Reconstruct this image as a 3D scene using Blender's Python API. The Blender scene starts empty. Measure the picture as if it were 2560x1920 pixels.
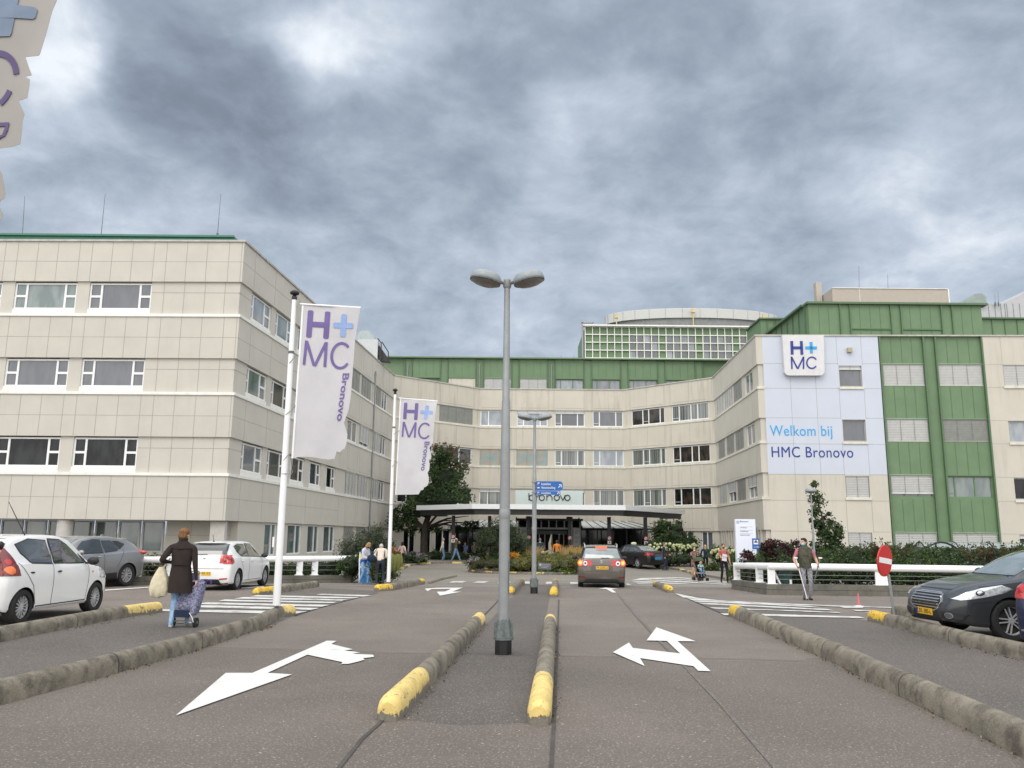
import bpy, bmesh, math, random
import numpy as np
from mathutils import Vector, Matrix
from mathutils.geometry import tessellate_polygon
random.seed(7); rng=np.random.default_rng(7)
C=bpy.context.scene.collection
S=bpy.context.scene
# ---------------------------------------------------------------- camera
CF,CP,CR,CH=2075.,math.radians(10.37),0.0095,1.62
_c,_s=math.cos(CR),math.sin(CR); _cp,_sp=math.cos(CP),math.sin(CP)
cam_d=bpy.data.cameras.new('camera'); cam=bpy.data.objects.new('camera',cam_d); C.objects.link(cam)
cam_d.sensor_width=36; cam_d.lens=CF/2560*36; cam_d.clip_end=3000; cam_d.clip_start=.05
cam.matrix_world=Matrix(((_c,-_s,0,0),(-_s*_sp,-_c*_sp,-_cp,0),(_s*_cp,_c*_cp,-_sp,CH),(0,0,0,1)))
S.camera=cam
S.view_settings.view_transform='Standard'; S.view_settings.look='None'
S.view_settings.exposure=0.0; S.view_settings.gamma=1
try:
    S.cycles.max_bounces=6; S.cycles.diffuse_bounces=3; S.cycles.transparent_max_bounces=6
except Exception: pass
# pixel (2560x1920 photo) -> world helpers used for surveying positions
def ray(px,py):
    x=px-1280; y=960-py
    X=x*_c-y*_s; Y=x*_s+y*_c
    return (X,CF*_cp-Y*_sp,CF*_sp+Y*_cp)
GB=[(-400,0),(16,0),(30,-.2),(38,-.36),(52,-.44),(57,-.26),(4000,-.26)]
def gz(y):
    for (a,za),(b,zb) in zip(GB,GB[1:]):
        if y<=b: return za+(zb-za)*(y-a)/(b-a)
    return -.26
def G(px,py,h=0.):
    d=ray(px,py)
    for (a,za),(b,zb) in zip(GB,GB[1:]):
        # CH+d2 t = h+za+(zb-za)*(d1 t-a)/(b-a)
        k=(zb-za)/(b-a); den=d[2]-k*d[1]
        if abs(den)<1e-9: continue
        t=(h+za-k*a-CH)/den
        if t>0 and a-1e-6<=d[1]*t<=b+1e-6: return Vector((d[0]*t,d[1]*t,h+gz(d[1]*t)))
    t=100/d[1]; return Vector((d[0]*t,100,0))
def PY(px,py,Y):
    d=ray(px,py); t=Y/d[1]; return Vector((d[0]*t,Y,CH+d[2]*t))
def PZ(px,py,z):
    d=ray(px,py); t=(z-CH)/d[2]; return Vector((d[0]*t,d[1]*t,z))
# ---------------------------------------------------------------- node helpers
class N:
    def __init__(s,tree): s.t=tree; s.n=tree.nodes; s.l=tree.links
    def new(s,ty,**k):
        n=s.n.new(ty)
        for a,b in k.items(): setattr(n,a,b)
        return n
    def put(s,sock,v):
        if hasattr(v,'links') or isinstance(v,bpy.types.NodeSocket): s.l.new(v,sock)
        else: sock.default_value=v
    def math(s,op,a,b=0.,c=None,clamp=False):
        n=s.new('ShaderNodeMath',operation=op,use_clamp=clamp); s.put(n.inputs[0],a); s.put(n.inputs[1],b)
        if c is not None: s.put(n.inputs[2],c)
        return n.outputs[0]
    def vmath(s,op,a,b=(0,0,0)):
        n=s.new('ShaderNodeVectorMath',operation=op); s.put(n.inputs[0],a); s.put(n.inputs[1],b); return n
    def noise(s,vec,scale,detail=4,rough=.55,dist=0):
        n=s.new('ShaderNodeTexNoise'); s.put(n.inputs['Vector'],vec); n.inputs['Scale'].default_value=scale
        n.inputs['Detail'].default_value=detail; n.inputs['Roughness'].default_value=rough; n.inputs['Distortion'].default_value=dist
        return n.outputs['Fac']
    def mrange(s,v,a,b,c,d,smooth=False):
        n=s.new('ShaderNodeMapRange'); n.interpolation_type='SMOOTHSTEP' if smooth else 'LINEAR'
        s.put(n.inputs[0],v)
        for i,x in enumerate((a,b,c,d)): s.put(n.inputs[i+1],x)
        return n.outputs[0]
    def mix(s,f,a,b,ty='MIX'):
        n=s.new('ShaderNodeMix',data_type='RGBA',blend_type=ty); s.put(n.inputs[0],f)
        s.put(n.inputs[6],a if not isinstance(a,tuple) else (*a,1) if len(a)==3 else a)
        s.put(n.inputs[7],b if not isinstance(b,tuple) else (*b,1) if len(b)==3 else b)
        return n.outputs[2]
# ---------------------------------------------------------------- world: overcast clouds over a nishita sky
SUN_EL,SUN_AZ=math.radians(48),math.radians(205)
W=bpy.data.worlds.new('World'); S.world=W; W.use_nodes=True
w=N(W.node_tree); w.n.clear()
out=w.new('ShaderNodeOutputWorld'); bg=w.new('ShaderNodeBackground'); w.l.new(bg.outputs[0],out.inputs[0])
sky=w.new('ShaderNodeTexSky'); sky.sky_type='NISHITA'; sky.sun_disc=False; sky.sun_elevation=SUN_EL; sky.sun_rotation=SUN_AZ
tc=w.new('ShaderNodeTexCoord').outputs['Generated']
sep=w.new('ShaderNodeSeparateXYZ'); w.l.new(tc,sep.inputs[0])
zz=w.math('ADD',w.math('MAXIMUM',sep.outputs[2],0.),.33)
cmb=w.new('ShaderNodeCombineXYZ'); w.put(cmb.inputs[0],w.math('DIVIDE',sep.outputs[0],zz)); w.put(cmb.inputs[1],w.math('DIVIDE',sep.outputs[1],zz))
flat=cmb.outputs[0]
nz=w.new('ShaderNodeTexNoise'); w.put(nz.inputs['Vector'],flat); nz.inputs['Scale'].default_value=2.6; nz.inputs['Detail'].default_value=5
warp=w.vmath('SCALE',w.vmath('SUBTRACT',nz.outputs['Color'],(.5,.5,.5)).outputs[0]); warp.inputs[3].default_value=.34
dirw=w.vmath('ADD',tc,warp.outputs[0]).outputs[0]
n1=w.noise(flat,1.9,7,.58,.35); n2=w.noise(flat,6.5,6,.62,.25)
val=w.math('ADD',w.mrange(n1,.3,.7,-.16,.16),w.mrange(n2,.3,.7,-.12,.12))
BL=[(210,115,130,.36),(60,150,60,.15),(60,420,130,.12),(900,70,170,.16),(800,70,100,.20),(1390,300,110,.14),(1560,290,150,.12),(2270,80,230,.12),
 (2400,540,170,.16),(1900,560,120,.12),(1160,430,160,.02),(260,330,100,.10),(1250,850,120,.10),(500,300,60,.0),(2480,250,90,.10),(1640,150,120,.08),
 (1150,220,230,-.22),(560,210,180,-.17),(700,400,240,-.18),(1550,20,190,-.20),(2010,370,190,-.15),(2500,430,110,-.13),(1850,520,140,-.05),(330,560,200,-.03),
 (2350,300,90,-.07),(1050,640,200,-.03),(1750,120,90,-.05),(2080,170,110,-.05)]
for px,py,r,a in BL:
    d=Vector(ray(px,py)).normalized()
    ds=w.vmath('DISTANCE',dirw,tuple(d)).outputs[1]
    rr=r/CF
    val=w.math('ADD',val,w.math('MULTIPLY',w.mrange(ds,rr*.15,rr*1.5,1.,0.,True),a))
val=w.math('ADD',w.math('MULTIPLY',val,1.12),.62,clamp=True)
cr=w.new('ShaderNodeValToRGB'); w.l.new(val,cr.inputs[0])
el=cr.color_ramp.elements; el[0].position=0.0; el[0].color=(.155,.185,.235,1); el[1].position=1.; el[1].color=(.88,.93,.99,1)
for p,c in ((.28,(.225,.265,.335)),(.5,(.335,.40,.485)),(.72,(.52,.59,.69))):
    e=el.new(p); e.color=(*c,1)
# unseen sky overhead and behind the viewer brightened, added to light the facades
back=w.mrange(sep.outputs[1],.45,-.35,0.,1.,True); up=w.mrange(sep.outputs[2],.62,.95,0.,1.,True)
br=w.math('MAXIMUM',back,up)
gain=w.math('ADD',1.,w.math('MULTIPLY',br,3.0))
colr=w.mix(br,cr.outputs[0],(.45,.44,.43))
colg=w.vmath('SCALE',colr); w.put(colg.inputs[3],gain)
skys=w.vmath('SCALE',sky.outputs[0]); skys.inputs[3].default_value=.006
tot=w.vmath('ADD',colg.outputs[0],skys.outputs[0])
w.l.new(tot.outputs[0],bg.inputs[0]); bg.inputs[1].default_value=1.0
W.cycles.sampling_method='MANUAL'; W.cycles.sample_map_resolution=256
sd=bpy.data.lights.new('sun','SUN'); sun=bpy.data.objects.new('sun',sd); C.objects.link(sun)
sd.energy=1.1; sd.angle=math.radians(35); sd.color=(1,.97,.92)
_sv=Vector((math.sin(SUN_AZ)*math.cos(SUN_EL),math.cos(SUN_AZ)*math.cos(SUN_EL),math.sin(SUN_EL)))
sun.rotation_euler=_sv.to_track_quat('Z','Y').to_euler(); sun.location=(0,0,60)
# ---------------------------------------------------------------- materials
MATS={}
def M(name,col=(.5,.5,.5),rough=.6,metal=0.,var=.12,scale=3.,bump=0.,bscale=None,col2=None,mixr=(.45,.6),streak=0.,coat=0.,emit=0.,fine=0.,spec=.5,leaf=False,alpha=1.):
    if name in MATS: return MATS[name]
    m=bpy.data.materials.new(name); m.use_nodes=True; t=N(m.node_tree); b=t.n['Principled BSDF']; MATS[name]=m
    co=t.new('ShaderNodeTexCoord').outputs['Object']
    f=t.noise(co,scale,5,.6)
    k=t.mrange(f,.3,.7,1-var,1+var)
    v=t.new('ShaderNodeVectorMath',operation='SCALE'); v.inputs[0].default_value=col; t.put(v.inputs[3],k)
    c=v.outputs[0]
    if col2 is not None:
        f2=t.noise(co,scale*1.7,8,.65); c=t.mix(t.mrange(f2,mixr[0],mixr[1],0.,1.),c,col2)
    if streak:
        mp=t.new('ShaderNodeMapping'); t.put(mp.inputs[0],co); mp.inputs['Scale'].default_value=(2.2,2.2,.16)
        fs=t.noise(mp.outputs[0],1.6,6,.65); g=t.noise(co,.35,3,.5)
        fac=t.math('MULTIPLY',t.mrange(fs,.50,.74,0.,streak),t.mrange(g,.4,.6,.15,1.))
        c=t.mix(fac,c,tuple(x*.35 for x in col))
    if fine:
        ff=t.noise(co,95,2,.5); c=t.mix(t.mrange(ff,.5,.75,0.,fine),c,tuple(min(1,x*2.1+.04) for x in col))
        fd=t.noise(co,60,2,.5); c=t.mix(t.mrange(fd,.5,.8,0.,fine),c,tuple(x*.45 for x in col))
    t.put(b.inputs['Base Color'],c)
    b.inputs['Roughness'].default_value=rough; b.inputs['Metallic'].default_value=metal
    b.inputs['Specular IOR Level'].default_value=spec
    if coat: b.inputs['Coat Weight'].default_value=coat; b.inputs['Coat Roughness'].default_value=.04
    if emit: b.inputs['Emission Color'].default_value=(*col,1); b.inputs['Emission Strength'].default_value=emit
    if bump:
        bn=t.new('ShaderNodeBump'); bn.inputs['Strength'].default_value=bump; bn.inputs['Distance'].default_value=.02
        t.put(bn.inputs['Height'],t.noise(co,bscale or scale*8,6,.6)); t.l.new(bn.outputs[0],b.inputs['Normal'])
    if leaf:
        b.inputs['Transmission Weight'].default_value=0
        tr=t.new('ShaderNodeBsdfTranslucent'); t.put(tr.inputs[0],c); mx=t.new('ShaderNodeMixShader'); mx.inputs[0].default_value=.3
        o=t.n['Material Output']; t.l.new(b.outputs[0],mx.inputs[1]); t.l.new(tr.outputs[0],mx.inputs[2]); t.l.new(mx.outputs[0],o.inputs[0])
    if alpha<1: b.inputs['Alpha'].default_value=alpha
    return m
def road_mat(name,col,seed):
    m=bpy.data.materials.new(name); m.use_nodes=True; t=N(m.node_tree); b=t.n['Principled BSDF']; MATS[name]=m
    co=t.new('ShaderNodeTexCoord').outputs['Object']
    mp=t.new('ShaderNodeMapping'); t.put(mp.inputs[0],co); mp.inputs['Location'].default_value=(seed,seed*2,0)
    p=mp.outputs[0]
    base=t.mix(t.mrange(t.noise(p,.35,5,.6),.35,.65,0.,1.),tuple(x*.84 for x in col),tuple(x*1.12 for x in col))
    base=t.mix(t.mrange(t.noise(p,1.7,6,.65),.52,.72,0.,.4),base,(col[0]*.75,col[1]*.78,col[2]*.8))
    ms=t.new('ShaderNodeMapping'); t.put(ms.inputs[0],p); ms.inputs['Scale'].default_value=(.5,3.2,1)
    base=t.mix(t.mrange(t.noise(ms.outputs[0],1.2,5,.7),.55,.75,0.,.35),base,tuple(x*1.3 for x in col))
    base=t.mix(t.mrange(t.noise(p,48,3,.7),.56,.70,0.,.62),base,(.56,.49,.42))
    base=t.mix(t.mrange(t.noise(p,34,3,.7),.56,.72,0.,.72),base,(.05,.045,.045))
    base=t.mix(t.mrange(t.noise(p,18,2,.5),.72,.78,0.,.8),base,(.62,.58,.52))
    t.put(b.inputs['Base Color'],base); b.inputs['Roughness'].default_value=.82
    bn=t.new('ShaderNodeBump'); bn.inputs['Strength'].default_value=.5; bn.inputs['Distance'].default_value=.01
    t.put(bn.inputs['Height'],t.noise(p,50,4,.7)); t.l.new(bn.outputs[0],b.inputs['Normal'])
    return m
def glass_mat(name,col,col2,rough=.06,scale=.45,spec=.9,ms=(2.2,2.2,.8)):
    m=bpy.data.materials.new(name); m.use_nodes=True; t=N(m.node_tree); b=t.n['Principled BSDF']; MATS[name]=m
    co=t.new('ShaderNodeTexCoord').outputs['Object']; oi=t.new('ShaderNodeObjectInfo')
    ad=t.vmath('ADD',co,(0,0,0)); sc=t.new('ShaderNodeVectorMath',operation='SCALE'); t.put(sc.inputs[0],oi.outputs['Location']); sc.inputs[3].default_value=.77
    t.l.new(sc.outputs[0],ad.inputs[1])
    mp=t.new('ShaderNodeMapping'); t.put(mp.inputs[0],ad.outputs[0]); mp.inputs['Scale'].default_value=ms
    c=t.mix(t.mrange(t.noise(mp.outputs[0],scale*2,3,.5),.42,.6,0.,1.),col,col2)
    k=t.mrange(oi.outputs['Random'],0,1,.75,1.3); v=t.new('ShaderNodeVectorMath',operation='SCALE'); t.put(v.inputs[0],c); t.put(v.inputs[3],k)
    t.put(b.inputs['Base Color'],v.outputs[0]); b.inputs['Roughness'].default_value=rough; b.inputs['Specular IOR Level'].default_value=spec
    b.inputs['Coat Weight'].default_value=0 if spec<.5 else .4; b.inputs['Coat Roughness'].default_value=.03
    return m
m_road=road_mat('asphalt_road',(.162,.140,.120),0); m_near=road_mat('asphalt_near',(.130,.111,.095),14)
m_path=road_mat('asphalt_path',(.102,.091,.082),5)
m_plaza=road_mat('asphalt_plaza',(.20,.185,.16),9)
m_dark=M('joint_dark',(.065,.06,.055),.9,var=.3)
m_line=M('road_paint',(.66,.66,.64),.65,var=.05,scale=2,col2=(.42,.40,.37),mixr=(.60,.80),fine=.12)
m_line2=M('road_paint_worn',(.58,.58,.56),.7,var=.10,scale=1.5,col2=(.24,.22,.20),mixr=(.50,.64),fine=.3)
m_kerb=M('kerb_concrete',(.215,.192,.150),.9,var=.25,scale=2.5,bump=.6,bscale=40,col2=(.085,.075,.06),mixr=(.45,.64),fine=.3)
m_yel=M('kerb_yellow',(.72,.47,.045),.6,var=.12,scale=5,bump=.3,bscale=25,col2=(.13,.12,.10),mixr=(.50,.58))
m_yelp=M('kerb_yellow_pale',(.78,.60,.22),.6,var=.1,scale=6,bump=.3,bscale=25,col2=(.2,.18,.13),mixr=(.55,.62))
def tip_mat(name,col,lim):
    m=bpy.data.materials.new(name); m.use_nodes=True; t=N(m.node_tree); b=t.n['Principled BSDF']; MATS[name]=m
    co=t.new('ShaderNodeTexCoord').outputs['Object']; sp=t.new('ShaderNodeSeparateXYZ'); t.put(sp.inputs[0],co)
    y=t.mix(t.mrange(t.noise(co,4,5,.6),.35,.65,0.,1.),tuple(c*.82 for c in col),tuple(min(1,c*1.1) for c in col))
    conc=t.mix(t.noise(co,30,5,.7),(.07,.065,.055),(.27,.25,.20))
    nn=t.noise(co,11,7,.68); wear=t.math('ADD',nn,t.mrange(t.math('ADD',sp.outputs[2],t.math('MULTIPLY',t.math('MAXIMUM',t.math('SUBTRACT',sp.outputs[1],16.),0.),.0135)),.02,.11,.26,0.))
    f=t.mrange(wear,lim,lim+.025,0.,1.); c=t.mix(f,y,conc)
    c=t.mix(t.mrange(t.noise(co,38,4,.7),.60,.66,0.,.85),c,(.10,.09,.07))
    t.put(b.inputs['Base Color'],c); b.inputs['Roughness'].default_value=.7
    bn=t.new('ShaderNodeBump'); bn.inputs['Strength'].default_value=.6; bn.inputs['Distance'].default_value=.01; t.put(bn.inputs['Height'],t.math('SUBTRACT',t.noise(co,45,5,.7),f)); t.l.new(bn.outputs[0],b.inputs['Normal']); return m
m_yel=tip_mat('tip_yellow',(.74,.48,.05),.575); m_yelp=tip_mat('tip_yellow_pale',(.74,.56,.20),.60)
m_pan=M('panel_beige',(.505,.487,.435),.75,var=.05,scale=.9,streak=.08,fine=.05)
m_pan2=M('panel_cream',(.52,.49,.42),.78,var=.05,scale=.6,streak=.5,fine=.05)
m_pan3=M('panel_sand',(.515,.492,.43),.78,var=.05,scale=.6,streak=.22,fine=.05)
m_joint=M('panel_joint',(.33,.31,.28),.9,var=.1)
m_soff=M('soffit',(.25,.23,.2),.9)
m_trimw=M('trim_white',(.74,.74,.70),.5,var=.06,streak=.25)
m_trimc=M('trim_cream',(.62,.60,.52),.6,var=.1,streak=.5)
m_cop=M('coping',(.42,.41,.38),.6,var=.2)
m_white=M('frame_white',(.76,.78,.78),.4,var=.04)
m_gray=M('frame_gray',(.42,.44,.44),.45,var=.05)
m_green=M('cladding_green',(.125,.205,.108),.55,var=.08,scale=1.2,streak=.1)
m_green2=M('cladding_green_dark',(.085,.15,.077),.55,var=.08)
m_teal=M('parapet_teal',(.04,.17,.115),.45,var=.1)
m_blue=M('panel_blue',(.50,.545,.63),.5,var=.03,scale=.8)
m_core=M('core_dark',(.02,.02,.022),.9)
m_roof=M('roofing',(.2,.2,.19),.9)
m_blind=M('blind',(.58,.59,.58),.6,var=.06)
m_blindd=M('blind_dark',(.30,.31,.29),.6,var=.1)
m_slat=M('blind_slat_gap',(.22,.23,.23),.7)
m_curt=M('curtain',(.28,.33,.30),.8,var=.2,scale=8)
m_g1=glass_mat('glass_dark',(.004,.005,.006),(.018,.022,.022),spec=.35)
m_g2=glass_mat('glass_grey',(.085,.095,.11),(.065,.075,.09))
m_g3=glass_mat('glass_teal',(.09,.13,.13),(.16,.20,.195))
m_g4=glass_mat('glass_pale',(.17,.20,.23),(.26,.29,.32))
m_gc=glass_mat('glass_curtain',(.05,.06,.06),(.20,.22,.20),ms=(11,11,.12))
m_gr=glass_mat('glass_room',(.008,.009,.009),(.042,.032,.024),ms=(2.6,2.6,1.6),spec=.4)
m_blk=M('black',(.012,.012,.013),.5)
m_blkm=M('black_metal',(.018,.018,.02),.45,var=.2)
m_galv=M('galvanised',(.26,.275,.28),.5,metal=.35,var=.12,scale=4,fine=.1)
m_galvd=M('galvanised_dark',(.13,.15,.15),.6,metal=.3,var=.3,scale=20)
m_wmet=M('white_metal',(.80,.81,.82),.35,var=.04,scale=2,col2=(.5,.48,.44),mixr=(.66,.8))
m_rub=M('rubber',(.018,.018,.019),.85,var=.2,scale=20)
m_chr=M('chrome',(.62,.63,.65),.18,metal=.9)
m_rim=M('alloy',(.52,.53,.55),.3,metal=.35)
m_rimd=M('alloy_gap',(.02,.02,.02),.7)
# ---------------------------------------------------------------- mesh builder
class MB:
    def __init__(s,mx=None): s.v=[]; s.f=[]; s.m=[]; s.mx=mx; s.cur=0
    def mat(s,i): s.cur=i; return s
    def add(s,vs,fs,mx=None):
        b=len(s.v); mm=mx if mx is not None else s.mx
        for p in vs:
            p=Vector(p); s.v.append(mm@p if mm is not None else p)
        for f in fs: s.f.append([b+i for i in f]); s.m.append(s.cur)
        return s
    def box(s,c,d,rz=0,mx=None,rot=None):
        x,y,z=[k/2 for k in d]; R=Matrix.Rotation(rz,3,'Z') if rot is None else rot
        vs=[Vector(c)+R@Vector((i*x,j*y,k*z)) for i in(-1,1) for j in(-1,1) for k in(-1,1)]
        return s.add(vs,[(0,1,3,2),(4,6,7,5),(0,4,5,1),(2,3,7,6),(0,2,6,4),(1,5,7,3)],mx)
    def hexa(s,lo,hi):   # two quads (4 pts each) joined
        n=len(lo); return s.add(list(lo)+list(hi),[tuple(range(n))[::-1],tuple(range(n,2*n))]+[(i,(i+1)%n,n+(i+1)%n,n+i) for i in range(n)])
    def prism(s,pts,z0,z1,mx=None):
        n=len(pts); vs=[(p[0],p[1],z0) for p in pts]+[(p[0],p[1],z1) for p in pts]
        tri=tessellate_polygon([[Vector((p[0],p[1],0)) for p in pts]])
        fs=[tuple(t) for t in tri]+[tuple(i+n for i in t) for t in tri]+[(i,(i+1)%n,n+(i+1)%n,n+i) for i in range(n)]
        return s.add(vs,fs,mx)
    def cyl(s,p0,p1,r0,r1=None,n=12,caps=True,sq=None):
        r1=r0 if r1 is None else r1; p0=Vector(p0); p1=Vector(p1); a=(p1-p0).normalized()
        u=a.orthogonal().normalized() if abs(a.z)<.99 else Vector((1,0,0)); w_=a.cross(u)
        vs=[]
        for p,r in((p0,r0),(p1,r1)):
            for i in range(n):
                t=2*math.pi*(i+.5)/n; vs.append(p+u*math.cos(t)*r+w_*math.sin(t)*r)
        fs=[(i,(i+1)%n,n+(i+1)%n,n+i) for i in range(n)]
        if caps: fs+=[tuple(range(n))[::-1],tuple(range(n,2*n))]
        return s.add(vs,fs)
    def tube(s,pts,r,n=8):
        pts=[Vector(p) for p in pts]; rs=r if isinstance(r,(list,tuple)) else [r]*len(pts)
        vs=[]; up=None
        for i,p in enumerate(pts):
            a=(pts[min(i+1,len(pts)-1)]-pts[max(i-1,0)]).normalized()
            if up is None: up=a.orthogonal().normalized()
            up=(up-a*up.dot(a)).normalized(); w_=a.cross(up)
            for k in range(n):
                t=2*math.pi*k/n; vs.append(p+(up*math.cos(t)+w_*math.sin(t))*rs[i])
        fs=[]
        for i in range(len(pts)-1):
            for k in range(n): fs.append((i*n+k,i*n+(k+1)%n,(i+1)*n+(k+1)%n,(i+1)*n+k))
        fs+=[tuple(range(n))[::-1],tuple(range((len(pts)-1)*n,len(pts)*n))]
        return s.add(vs,fs)
    def lathe(s,prof,n=20,c=(0,0,0),sx=1,sy=1,rot=None,caps=True):
        vs=[]; c=Vector(c)
        for r,z in prof:
            for k in range(n):
                t=2*math.pi*k/n; p=Vector((r*math.cos(t)*sx,r*math.sin(t)*sy,z)); vs.append(c+(rot@p if rot is not None else p))
        fs=[]
        for i in range(len(prof)-1):
            for k in range(n): fs.append((i*n+k,i*n+(k+1)%n,(i+1)*n+(k+1)%n,(i+1)*n+k))
        if caps: fs+=[tuple(range(n))[::-1],tuple(range((len(prof)-1)*n,len(prof)*n))]
        return s.add(vs,fs)
    def ball(s,c,r,n=12,rot=None):
        r=r if isinstance(r,(tuple,list)) else (r,r,r); m=n//2+1
        prof=[(math.sin(math.pi*i/m),-math.cos(math.pi*i/m)) for i in range(1,m)]
        vs=[];c=Vector(c)
        for a,z in prof:
            for k in range(n):
                t=2*math.pi*k/n; p=Vector((a*math.cos(t)*r[0],a*math.sin(t)*r[1],z*r[2])); vs.append(c+(rot@p if rot is not None else p))
        b=Vector((0,0,-r[2])); tt=Vector((0,0,r[2]))
        vs+= [c+(rot@b if rot is not None else b),c+(rot@tt if rot is not None else tt)]
        L=len(prof); fs=[]
        for i in range(L-1):
            for k in range(n): fs.append((i*n+k,i*n+(k+1)%n,(i+1)*n+(k+1)%n,(i+1)*n+k))
        for k in range(n): fs.append((L*n,(k+1)%n,k)); fs.append((L*n+1,(L-1)*n+k,(L-1)*n+(k+1)%n))
        return s.add(vs,fs)
    def build(s,name,mats,parent=None,smooth=False,flip=False):
        me=bpy.data.meshes.new(name); me.from_pydata([tuple(p) for p in s.v],[],s.f)
        for m in (mats if isinstance(mats,(list,tuple)) else [mats]): me.materials.append(m)
        me.polygons.foreach_set('material_index',s.m)
        if smooth:
            me.polygons.foreach_set('use_smooth',[True]*len(me.polygons))
        bm=bmesh.new(); bm.from_mesh(me); bmesh.ops.recalc_face_normals(bm,faces=bm.faces); bm.to_mesh(me); bm.free()
        if smooth:
            try: me.set_sharp_from_angle(angle=math.radians(40))
            except Exception: pass
        o=bpy.data.objects.new(name,me); C.objects.link(o)
        if parent is not None: o.parent=parent
        return o
def tag(o,label=None,cat=None,group=None,kind=None):
    if label: o['label']=label
    if cat: o['category']=cat
    if group: o['group']=group
    if kind: o['kind']=kind
    return o
def thing(name,label,cat,loc=(0,0,0),rz=0,group=None):
    o=bpy.data.objects.new(name,None); C.objects.link(o); o.location=loc; o.rotation_euler=(0,0,rz); o.empty_display_size=.2; o['kind']='thing'
    return tag(o,label,cat,group)
def struct(o): o['kind']='structure'; return o
def copy_tree(o,parent=None):
    c=o.copy(); C.objects.link(c)
    if parent is not None: c.parent=parent
    for ch in list(o.children): copy_tree(ch,c)
    return c
_txt={}
def text_mesh(s,size,off=0.,ext=0.,sp=1.):
    key=(s,size,off,ext,sp)
    if key in _txt: return _txt[key]
    cu=bpy.data.curves.new('text','FONT'); cu.body=s; cu.size=size; cu.offset=off; cu.extrude=ext; cu.align_x='LEFT'; cu.space_character=sp; cu.resolution_u=4
    o=bpy.data.objects.new('text',cu); C.objects.link(o); bpy.context.view_layer.update()
    dg=bpy.context.evaluated_depsgraph_get(); me=bpy.data.meshes.new_from_object(o.evaluated_get(dg))
    bpy.data.objects.remove(o); bpy.data.curves.remove(cu); _txt[key]=me; return me
def text(name,s,mx,w,h,mat,parent=None,off=0.,ext=.003,sp=1.,label=None):
    """text mesh fitted in a w x h box whose lower-left corner is the origin of mx (x right, y up, z towards reader)"""
    me=text_mesh(s,1.,off,ext,sp).copy(); co=np.array([v.co[:] for v in me.vertices]); lo=co.min(0); hi=co.max(0)
    sx=w/(hi[0]-lo[0]); sy=h/(hi[1]-lo[1]) if h else sx
    for v in me.vertices: v.co=Vector(((v.co.x-lo[0])*sx,(v.co.y-lo[1])*sy,v.co.z))
    me.materials.clear(); me.materials.append(mat)
    o=bpy.data.objects.new(name,me); C.objects.link(o)
    if parent is not None: o.parent=parent
    o.matrix_world=mx if parent is None else parent_inv(parent)@mx
    if label: o['label']=label
    return o
def parent_inv(p):
    m=Matrix.LocRotScale(p.location,p.rotation_euler,p.scale)
    if p.parent is not None: m=Matrix.LocRotScale(p.parent.location,p.parent.rotation_euler,p.parent.scale)@m
    return m.inverted()
def face_mx(org,xdir,up=(0,0,1)):   # matrix with x along xdir, y=up, z towards reader
    x=Vector(xdir).normalized(); y=Vector(up); y=(y-x*y.dot(x)).normalized(); z=x.cross(y)
    return Matrix(((x.x,y.x,z.x,org[0]),(x.y,y.y,z.y,org[1]),(x.z,y.z,z.z,org[2]),(0,0,0,1)))
# ---------------------------------------------------------------- ground
def ground_poly(name,pts,off,mat,kind='structure',parent=None):
    bm=bmesh.new(); vs=[bm.verts.new((p[0],p[1],0)) for p in pts]
    tri=tessellate_polygon([[Vector((p[0],p[1],0)) for p in pts]])
    for t in tri:
        try: bm.faces.new([vs[i] for i in t])
        except ValueError: pass
    for y,_ in GB[1:-1]:
        bmesh.ops.bisect_plane(bm,geom=bm.verts[:]+bm.edges[:]+bm.faces[:],plane_co=(0,y,0),plane_no=(0,1,0))
    for v in bm.verts: v.co.z=gz(v.co.y)+off
    bmesh.ops.recalc_face_normals(bm,faces=bm.faces)
    if sum(f.normal.z for f in bm.faces)<0: bmesh.ops.reverse_faces(bm,faces=bm.faces)
    me=bpy.data.meshes.new(name); bm.to_mesh(me); bm.free(); me.materials.append(mat)
    o=bpy.data.objects.new(name,me); C.objects.link(o)
    if kind: o['kind']=kind
    if parent is not None: o.parent=parent
    return o
def gp(l): return [G(*p) for p in l]
ground_poly('ground',[(-700,-60),(700,-60),(700,1500),(-700,1500)],0,m_road)
# plaza beyond the ramp seam and the paths beside the lanes
sl=G(660,1464); sr=G(1820,1472)
ground_poly('plaza',[(sl.x-30,sl.y+1.2),(sl.x,sl.y),(sr.x,sr.y),(sr.x+30,sr.y-.3),(70,74),(-70,74)],.004,m_plaza)
ground_poly('path',gp([(-500,1735),(-500,1900),(0,1760),(480,1629),(694,1556),(735,1539),(870,1495),(950,1478),(800,1470),(652,1489),(400,1532),(164,1573),(0,1606)]),.005,m_path)
ground_poly('path',gp([(1690,1484),(1821,1540),(1931,1590),(2078,1655),(2560,1898),(3400,2060),(3400,1830),(2560,1650),(2400,1613),(2171,1553),(1950,1520)]),.005,m_path)
ground_poly('path',gp([(1008,1801),(1215,1562),(1286,1488),(1312,1460),(1380,1464),(1374,1494),(1360,1562),(1319,1808),(1160,1815)]),.0045,m_path)
ground_poly('road',gp([(0,1772),(250,1702),(475,1631),(480,1622),(700,1626),(958,1635),(1130,1638),(1330,1642),(1600,1647),(2072,1658),(2162,1702),(2560,1902),(3300,2300),(3300,3400),(-1500,3400),(-1500,2300)]),.0035,m_near)
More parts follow.
